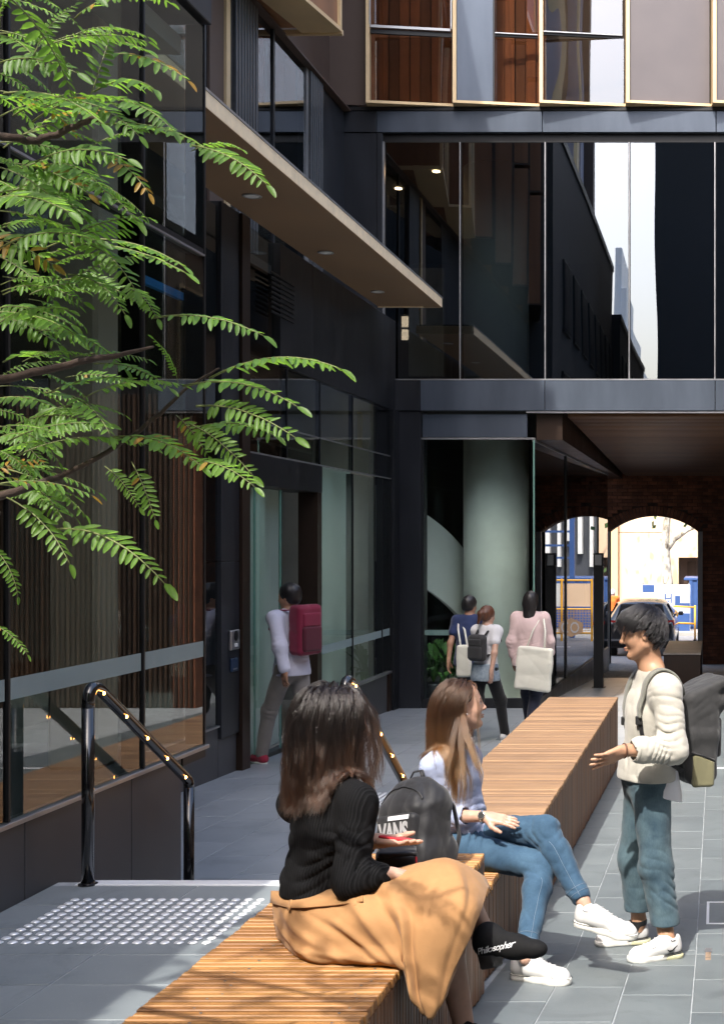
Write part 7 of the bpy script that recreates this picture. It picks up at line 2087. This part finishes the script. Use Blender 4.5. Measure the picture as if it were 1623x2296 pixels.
# ------------------------------------------------------------------ things on the bench between the women
def bench_pack():
    c = A(935, 1860, 5.30); c[2] = .12 + .17
    c = V(-1.235, 5.28, .29)
    th = thing('backpack', 'black backpack with white lettering standing on the bench between the two women', 'backpack', (c[0], c[1], .12))
    up = nv(V(-.10, .22, 1)); fr = nv(V(-.62, -.78, .1)); fr = nv(fr - (fr @ up) * up); rt = np.cross(up, fr)
    R = np.stack([fr, rt, up], 1)
    S = Sol()
    S.box(c - up * .03, V(.085, .15, .145), R, .06, .05); S.ell(c + up * .085 - fr * .01, (.080, .138, .105), R, .05); S.box(c - up * .13, V(.09, .152, .05), R, .035, .03)
    S.disp = dsum(folds(101, 15, .017, 6, (1, 1, .8)), folds(103, 38, .006, 5))
    S.plane(V(0, 0, .1215), V(0, 0, -1), .006)
    place('bag', S.mesh('bag', .0052), M['pack_black'], th)
    K = Sol(); K.box(c + fr * .082 - up * .055, V(.026, .120, .098), R, .022, .02); K.disp = dsum(folds(104, 20, .007, 5), folds(105, 45, .003, 4))
    K.plane(V(0, 0, .1225), V(0, 0, -1), .004)
    pk = place('front_pocket', K.mesh('front_pocket', .005), M['pack_black'], th)
    # lettering and bar on the pocket
    fc = bpy.data.curves.new('letters', 'FONT'); fc.body = 'VANS'; fc.size = .1; fc.offset = .0045; fc.extrude = .0008; fc.space_character = .92
    fo_ = bpy.data.objects.new('letters', fc); COL.objects.link(fo_)
    dg = bpy.context.evaluated_depsgraph_get(); me = bpy.data.meshes.new_from_object(fo_.evaluated_get(dg)); bpy.data.objects.remove(fo_)
    co = np.zeros(len(me.vertices) * 3); me.vertices.foreach_get('co', co); co = co.reshape(-1, 3)
    w = co[:, 0].max() - co[:, 0].min()
    x = (co[:, 0] - co[:, 0].min()) / w * .190 - .095; y = co[:, 1] * 1.02
    base = c + fr * .120 + up * -.005
    def onto(P):
        P = P.copy()
        for _ in range(50):
            dd = np.minimum(K.ev(P), S.ev(P)); P -= np.outer(np.clip(dd - .0022, -.006, .006), fr)
        return P
    sg = 1   # reading direction as the camera sees it
    me.vertices.foreach_set('co', onto(base + np.outer(x * sg, rt) + np.outer(y - .055, up)).ravel()); me.update()
    q = place('letters', me, M['tee_white'], pk); q.location = (0, 0, 0)
    n = 24; xs = np.linspace(-.030, .100, n)
    top = onto(base + np.outer(xs * sg, rt) + np.outer(np.full(n, .044), up)); bo = onto(base + np.outer(xs * sg, rt) + np.outer(np.full(n, .027), up))
    k = np.arange(n - 1)
    q = place('letter_bar', np_mesh('letter_bar', np.concatenate([top, bo]), np.stack([k, k + 1, n + k + 1, n + k], 1)), M['tee_white'], pk); q.location = (0, 0, 0)
    a = [c + up * .185 - fr * .02 + rt * .04, c + up * .215 - fr * .03 + rt * .02, c + up * .215 - fr * .03 - rt * .03, c + up * .18 - fr * .02 - rt * .05]
    place('grab_loop', MB().tube(a, .010, 6, flat=.4).mesh('grab_loop', True), M['pack_black'], th)
    for sd in (-1, 1):
        a = [c + up * .15 - fr * .07 + rt * sd * .07, c + up * .06 - fr * .13 + rt * sd * .09, c - up * .06 - fr * .135 + rt * sd * .11, c - up * .15 - fr * .09 + rt * sd * .13]
        place('shoulder_strap', MB().tube(a, [.022, .026, .024, .014], 8, flat=.35).mesh('shoulder_strap', True), M['strap_grey'] if sd < 0 else M['pack_black'], th)
    z = [c + up * (.10 + .06 * math.sin(t)) + fr * (.055 + .01 * math.sin(t)) + rt * .118 * math.cos(t) for t in np.linspace(-.3, 3.44, 24)]
    P = np.array(z); e = .003
    for _ in range(8):
        dd = S.ev(P); g = np.stack([S.ev(P + np.eye(3)[i] * e) - dd for i in range(3)], 1); g /= np.linalg.norm(g, axis=1)[:, None] + 1e-9; P = P - g * np.clip(dd - .002, -.03, .03)[:, None]
    place('zip', MB().tube(list(P), .0035, 5).mesh('zip', True), M['black_trim'], th)
bench_pack()
def pouch():
    th = thing('lunch_bag', 'small black bag with red lining under the seated womans hand, on the bench', 'bag', (-1.08, 4.55, .12))
    c = A(888, 1915, 4.55); c[2] = .12 + .115
    R = frame(V(.25, -1, 0))
    S = Sol(); S.box(c, V(.055, .068, .115), R, .014, .02); S.disp = folds(120, 22, .005, 5)
    place('bag', S.mesh('bag', .005), M['pack_black'], th)
    K = Sol(); K.box(c + V(.006, -.0, .118), V(.05, .064, .008), R, .006, .01); K.disp = folds(121, 25, .004, 4)
    place('flap', K.mesh('flap', .004), M['pack_black'], th)
    e = R[:, 1] * .068 * (-1 if R[0, 1] < 0 else 1) + R[:, 0] * .052
    place('red_piping', MB().tube([c + e + V(0, 0, .11), c + e, c + e - V(0, 0, .11)], .004, 6).mesh('red_piping', True), M['red_lining'], th)
    ph = thing('phone_case', 'flat red phone case lying in the seated womans open hand', 'phone case', tuple(A(893, 1879, 4.42)))
    o = A(890, 1881, 4.44); R2 = frame(V(1, -.25, -.12), V(.0, .15, 1))
    P = Sol(); P.box(o, V(.056, .034, .005), R2, .0045, .004)
    place('case', P.mesh('case', .0035), M['red_lining'], ph)
pouch()
# ------------------------------------------------------------------ people walking in the background
M['shirt_lav'] = cloth('pale_lavender_shirt', (.60, .60, .70), .05, 500, .25)
M['trouser_grey'] = cloth('grey_beige_trousers', (.26, .235, .21), .1, 500, .25)
M['maroon'] = cloth('maroon_backpack', (.20, .014, .042), .12, 300, .3, .6)
M['maroon_dark'] = cloth('dark_maroon', (.085, .010, .022), .12, 300, .3, .6)
M['red_shoe'] = cloth('red_shoe', (.36, .03, .06), .1)
M['navy'] = cloth('navy_blouse', (.022, .035, .10), .12, 300, .3)
M['navy_jeans'] = cloth('dark_navy_jeans', (.014, .018, .034), .15, 300, .3)
M['black_pants'] = cloth('black_trousers', (.009, .009, .010), .15, 300, .3)
M['pink'] = cloth('pale_pink_blouse', (.62, .47, .46), .06, 300, .3)
M['canvas'] = cloth('cream_canvas', (.70, .69, .60), .05, 400, .3)
M['pale_denim'] = denim('pale_denim', (.16, .22, .28), (.45, .52, .58), 30)
M['auburn'] = pbr('auburn_hair', (.09, .032, .014), .45, var=.3, scale=60, stretch=(1, 1, .15), bump=.5, bscale=120, bdist=.004)
M['blackhair_s'] = pbr('black_hair_solid', (.012, .010, .010), .4, var=.3, scale=60, stretch=(1, 1, .15), bump=.5, bscale=120, bdist=.004)
M['skin_mid'] = skin('skin_mid', (.40, .22, .14))
M['hivis'] = cloth('orange_hi_vis', (.75, .16, .03), .05, 300, .2)
def walker(label, px, Y, top_py, f, step, top_m, leg_m, shoe_m, hair_m, skin_m, female, sleeve=1.0, loose=1.0, hairstyle='short', turn=0.0, lead=1, bottom=None, arm=.35, name='person', zg=None):
    zg = gz(Y) if zg is None else zg
    x = (px - CX) / F * Y; ztop = H - (top_py - CY) / F * Y
    ht = ztop - zg; s = ht / 1.75
    th = thing(name, label, 'person', (x, Y, zg))
    f = nv(f); u = V(0, 0, 1); l = np.cross(u, f); BR = np.stack([f, l, u], 1)
    o = V(x, Y, zg)
    hips = o + u * .93 * s; w = .085 if female else .09
    hL, hR = hips + l * w * s, hips - l * w * s
    def leg(hp, k):
        an = o + (hp - hips) * .8 + f * k * step * s + u * (.09 if k > 0 else .16) * s
        kn = (hp + an) / 2 + f * (.05 if k > 0 else .11) * s + u * .01
        return kn, an
    kL, aL = leg(hL, lead); kR, aR = leg(hR, -lead)
    chest = hips + u * .36 * s + f * .02; nb = hips + u * .55 * s + f * .03
    sw = (.155 if female else .185) * s
    sL, sR = nb - u * .055 * s + l * sw, nb - u * .055 * s - l * sw
    def armj(sh, k, sd):
        el = sh - u * .27 * s + f * k * arm * .35 * s + l * sd * .045; wr = el - u * .22 * s + f * (k * arm * .4 + .08) * s
        return el, wr
    eL, wL = armj(sL, -lead, 1); eR, wR = armj(sR, lead, -1)
    hf = nv(f * math.cos(turn) + l * math.sin(turn) + u * -.08); HR = frame(hf); hs = s * (.95 if female else 1.0); hc = nb + u * .135 * s + f * .015
    S = Sol(); T = head(S, hc, HR, hs, female); neck(S, T, nb, .045 if female else .052)
    S.cone(nb, sL, .045, .045, .04); S.cone(nb, sR, .045, .045, .04); S.ell(chest, V(.10, .145, .15) * s, BR, .05); S.cone(chest - u * .05, hips, .11 * s, .125 * s, .05, n=f, sq=1.15)
    for sh, el, wr, th_ in ((sL, eL, wL, -1), (sR, eR, wR, 1)):
        S.chain([sh, el, wr], [.045 * s, .036 * s, .025 * s], .03); hand(S, wr, nv(wr - el + f * .05), nv(l * (-1 if th_ < 0 else 1)), th_, .95 * s, (.25, .3, .35, .4), .08)
    for hp, kn, an in ((hL, kL, aL), (hR, kR, aR)):
        S.chain([hp, kn, an], [.075 * s, .05 * s, .034 * s], .04); S.cone(an, an + f * .05 - u * .05, .032, .03, .02)
    place('body', S.mesh('body', .0075), skin_m, th)
    W = Sol(); q = loose
    W.ell(chest, V(.118, .160, .17) * s * q, BR, .06); W.cone(chest - u * .05, hips - u * .03, .125 * s * q, (.172 if bottom is None else bottom) * s * q, .05, n=f, sq=1.2)
    W.cone(nb - u * .02, sL, .055, .062 * q, .05); W.cone(nb - u * .02, sR, .055, .062 * q, .05)
    for sh, el, wr in ((sL, eL, wL), (sR, eR, wR)):
        if sleeve > .6: W.chain([sh, el, el + (wr - el) * (sleeve - .1)], [.064 * s * q, .056 * s * q, .044 * s * q], .04)
        else: W.cone(sh, sh + (el - sh) * sleeve, .064 * s * q, .060 * s * q, .04)
        e_ = el + (wr - el) * (sleeve - .1) if sleeve > .6 else sh + (el - sh) * sleeve
        dd = nv(wr - el) if sleeve > .6 else nv(el - sh)
    W.disp = dsum(folds(int(px), 15, .010, 5, (1, 1, .7)), ring_folds(eL, nv(eL - sL), .008, .05, .07, 1), ring_folds(eR, nv(eR - sR), .008, .05, .07, 2), ring_folds(hips + u * .12, u, .009, .06, .12, 3))
    W.plane(hips - u * .06 * s, -u, .006); W.cone(nb, nb + u * .1, .05, .055, .01, 's')
    place('top', W.mesh('top', .0085), top_m, th)
    J = Sol(); J.ell(hips, V(.118, .158, .12) * s, BR, .05)
    for hp, kn, an in ((hL, kL, aL), (hR, kR, aR)): J.chain([hp, kn, an + u * .01], [.095 * s, .07 * s, .056 * s], .04)
    J.disp = dsum(folds(int(px) + 1, 15, .008, 5, (1, 1, .6)), ring_folds(kL, nv(kL - hL), .008, .055, .07, 4), ring_folds(kR, nv(kR - hR), .008, .055, .07, 5))
    place('trousers', J.mesh('trousers', .0085), leg_m, th)
    for an, k in ((aL, lead), (aR, -lead)):
        d = f if k > 0 else nv(f - u * .55)
        K = Sol(); h0 = an - u * .045 * s - d * .03; up = nv(u - (u @ d) * d)
        K.cone(h0, h0 + d * .13 * s, .040 * s, .038 * s, .03); K.cone(h0 + d * .12 * s, h0 + d * .19 * s - up * .012, .037 * s, .027 * s, .03); K.cone(an, h0, .04 * s, .04 * s, .03)
        lo = h0 - up * .042; K.plane(lo, -up, .004)
        so = place('shoe', K.mesh('shoe', .0075), shoe_m, th)
        B = Sol(); B.cone(lo, lo + d * .19 * s, .040 * s, .034 * s, .02, n=up, sq=2.2); q_ = place('sole', B.mesh('sole', .0075), M['sole_white'], so); q_.location = (0, 0, 0)
    HB = Sol(); tl_ = lambda p, r, k=.02, op='u': HB.ell(T(*p), V(*r) * hs, HR, k, op)
    tl_((-.016, 0, .044), (.108, .09, .10)); tl_((-.05, 0, -.01), (.065, .075, .08), .03)
    if hairstyle == 'long': HB.cone(T(-.06, 0, -.03), T(-.09, 0, -.22), .085 * hs, .07 * hs, .05, n=HR[:, 0], sq=1.5)
    if hairstyle == 'pony': tl_((-.13, 0, .03), (.045, .045, .045), .03); HB.cone(T(-.14, 0, .02), T(-.16, .01, -.10), .030 * hs, .016 * hs, .03)
    tl_((.092, 0, -.03), (.058, .10, .085), .015, 's')
    if hairstyle != 'long': tl_((-.02, 0, -.12), (.12, .12, .06), .02, 's')
    HB.disp = folds(int(px) + 2, 60, .005, 5, (1, 1, .4))
    place('hair', HB.mesh('hair', .007), hair_m, th)
    return th, dict(f=f, l=l, u=u, s=s, hips=hips, chest=chest, nb=nb, sL=sL, sR=sR, wL=wL, wR=wR, W=W)
def pack(label, j, mat, mat2, wd=.14, hh=.22, dp=.075, group=None, drop=.0):
    f, l, u = j['f'], j['l'], j['u']
    c = j['chest'] - f * (.12 + dp) * 1.0 - u * drop
    th = thing('backpack', label, 'backpack', tuple(c - u * hh), group)
    R = np.stack([f, l, u], 1)
    S = Sol(); S.box(c, V(dp, wd, hh), R, .05, .05); S.disp = folds(5, 18, .008, 5)
    place('bag', S.mesh('bag', .0085), mat, th)
    K = Sol(); K.box(c - f * dp - u * hh * .35, V(.03, wd * .8, hh * .5), R, .025, .03); place('front_pocket', K.mesh('front_pocket', .0085), mat2, th)
    K = Sol(); K.box(c - f * dp * .95 + u * hh * .42, V(.022, wd * .75, hh * .28), R, .018, .02); place('upper_pocket', K.mesh('upper_pocket', .0085), mat, th)
    for sd, sh in ((1, j['sL']), (-1, j['sR'])):
        a = [c + f * dp * .8 + l * sd * .06 + u * hh * .8, sh - l * sd * .06 + u * .075, sh - l * sd * .06 + f * .09 + u * .03, sh - l * sd * .05 + f * .135 - u * .12, c + f * dp + l * sd * wd * .8 - u * hh * .7]
        place('shoulder_strap', MB().tube(a, .02, 8, flat=.4).mesh('shoulder_strap', True), mat, th)
    return th
t1, j1 = walker('person walking to the glass doors in pale lavender shirt and grey beige trousers', 655, 13.0, 1308, V(-.86, .5, 0), .34, M['shirt_lav'], M['trouser_grey'], M['red_shoe'], M['blackhair_s'], M['skin_mid'], False, 1.0, 1.06, lead=1, turn=.3)
pack('maroon backpack on the person walking towards the glass doors', j1, M['maroon'], M['maroon_dark'], .15, .25, .09, drop=-.02)
t2, j2 = walker('person with dark hair in navy blouse, half hidden walking towards the passage', 1050, 15.6, 1335, V(.15, 1, 0), .25, M['navy'], M['navy_jeans'], M['black_trim'], M['auburn'] if False else M['blackhair_s'], M['skin_mid'], True, .5, 1.1, 'short', turn=-.3)
t3, j3 = walker('person in white T-shirt and black trousers with tied auburn hair, walking away', 1088, 14.8, 1358, V(.45, .9, 0), .32, M['tee_white'], M['black_pants'], M['shoe_white'], M['auburn'], M['skin_fair'], True, .45, 1.0, 'pony', turn=-.15, lead=-1)
pack('small dark grey backpack on the person in the white T-shirt', j3, M['pack_dark'], M['pack_dark'], .115, .15, .05, drop=.06)
# jacket tied round the waist
c = j3['hips'] - j3['u'] * .0
K = Sol(); K.cone(c + V(0, 0, .05), c - V(0, 0, .07), .155, .175, .03, n=j3['f'], sq=1.15); K.disp = folds(66, 30, .008, 5); K.cone(c - V(0, 0, .02), c - V(0, 0, .2), .13, .155, .01, 's'); K.plane(c - V(0, 0, .12), V(0, 0, -1), .01); K.plane(c + V(0, 0, .08), V(0, 0, 1), .02)
place('tied_jacket', K.mesh('tied_jacket', .008), M['pale_denim'], t3)
t4, j4 = walker('person with long black hair in loose pale pink blouse walking to the passage', 1188, 15.2, 1326, V(.12, 1, 0), .25, M['pink'], M['navy_jeans'], M['shoe_white'], M['blackhair_s'], M['skin_mid'], True, .75, 1.22, 'long', arm=.15)
def tote(label, c, R, hw, hh, mat, handles_to, group=None):
    th = thing('tote_bag', label, 'bag', (c[0], c[1], c[2] - hh))
    S = Sol(); S.box(c, V(.035, hw, hh), R, .03, .03); S.disp = folds(int(abs(c[0]) * 100), 11, .012, 5)
    place('bag', S.mesh('bag', .0085), mat, th)
    for sd in (-1, 1):
        a = c + R[:, 2] * hh * .95 + R[:, 1] * hw * .5 * sd
        place('handle', MB().tube([a, (a + handles_to) / 2 + R[:, 1] * .02 * sd, handles_to], .012, 6, flat=.4).mesh('handle', True), mat, th)
    return th
cc = A(1197, 1500, 14.95)
tote('large cream canvas tote hanging behind the person in pink', cc, frame(V(.2, 1, 0), V(.08, 0, 1)), .215, .25, M['canvas'], j4['sR'] + V(.0, -.05, .07))
tote('small white canvas tote at the side of the person in navy', A(1040, 1482, 15.35), frame(V(.3, 1, 0)), .09, .19, M['canvas'], j2['sL'] + V(.02, 0, .08))
t5, j5 = walker('worker in orange vest and white helmet beyond the parked car', 1373, 41.0, 1322, V(.3, 1, 0), .2, M['hivis'], M['navy_jeans'], M['black_trim'], M['tee_white'], M['skin_mid'], False, zg=-1.55)
# indoor plants behind the lobby glass
M['plant'] = pbr('plant_leaf', (.045, .12, .02), .45, var=.4, scale=12)
rp = random.Random(8)
for i, (px, lab) in enumerate(((972, 'leafy indoor plant behind the lobby glass beside the frame'), (1012, 'leafy indoor plant behind the lobby glass nearer the concrete column'))):
    Y = 19.7; x = (px - CX) / F * Y
    pl = thing('indoor_plant', lab, 'plant', (x, Y, -1.02))
    MB().lathe((0, 0, 0), [(.13, 0), (.16, .02), (.18, .30), (.165, .31)], 18).build('pot', M['frame_dark'], pl, True)
    for k in range(34):
        a = rp.uniform(0, 6.28); h = rp.uniform(.35, .95); r_ = rp.uniform(.08, .34)
        b = Vector((0, 0, .3)); t = Vector((math.cos(a) * r_, math.sin(a) * r_, h)); m_ = (b + t) / 2 + Vector((0, 0, .1))
        sd = (t - b).cross(Vector((0, 0, 1))).normalized() * rp.uniform(.03, .055)
        e = t + (t - m_) * .5 - Vector((0, 0, .06))
        MB().add([b, m_ + sd * .4, t + sd, e, t - sd, m_ - sd * .4], [(0, 1, 5), (1, 2, 4, 5), (2, 3, 4)]).build('leaf', M['plant'], pl)
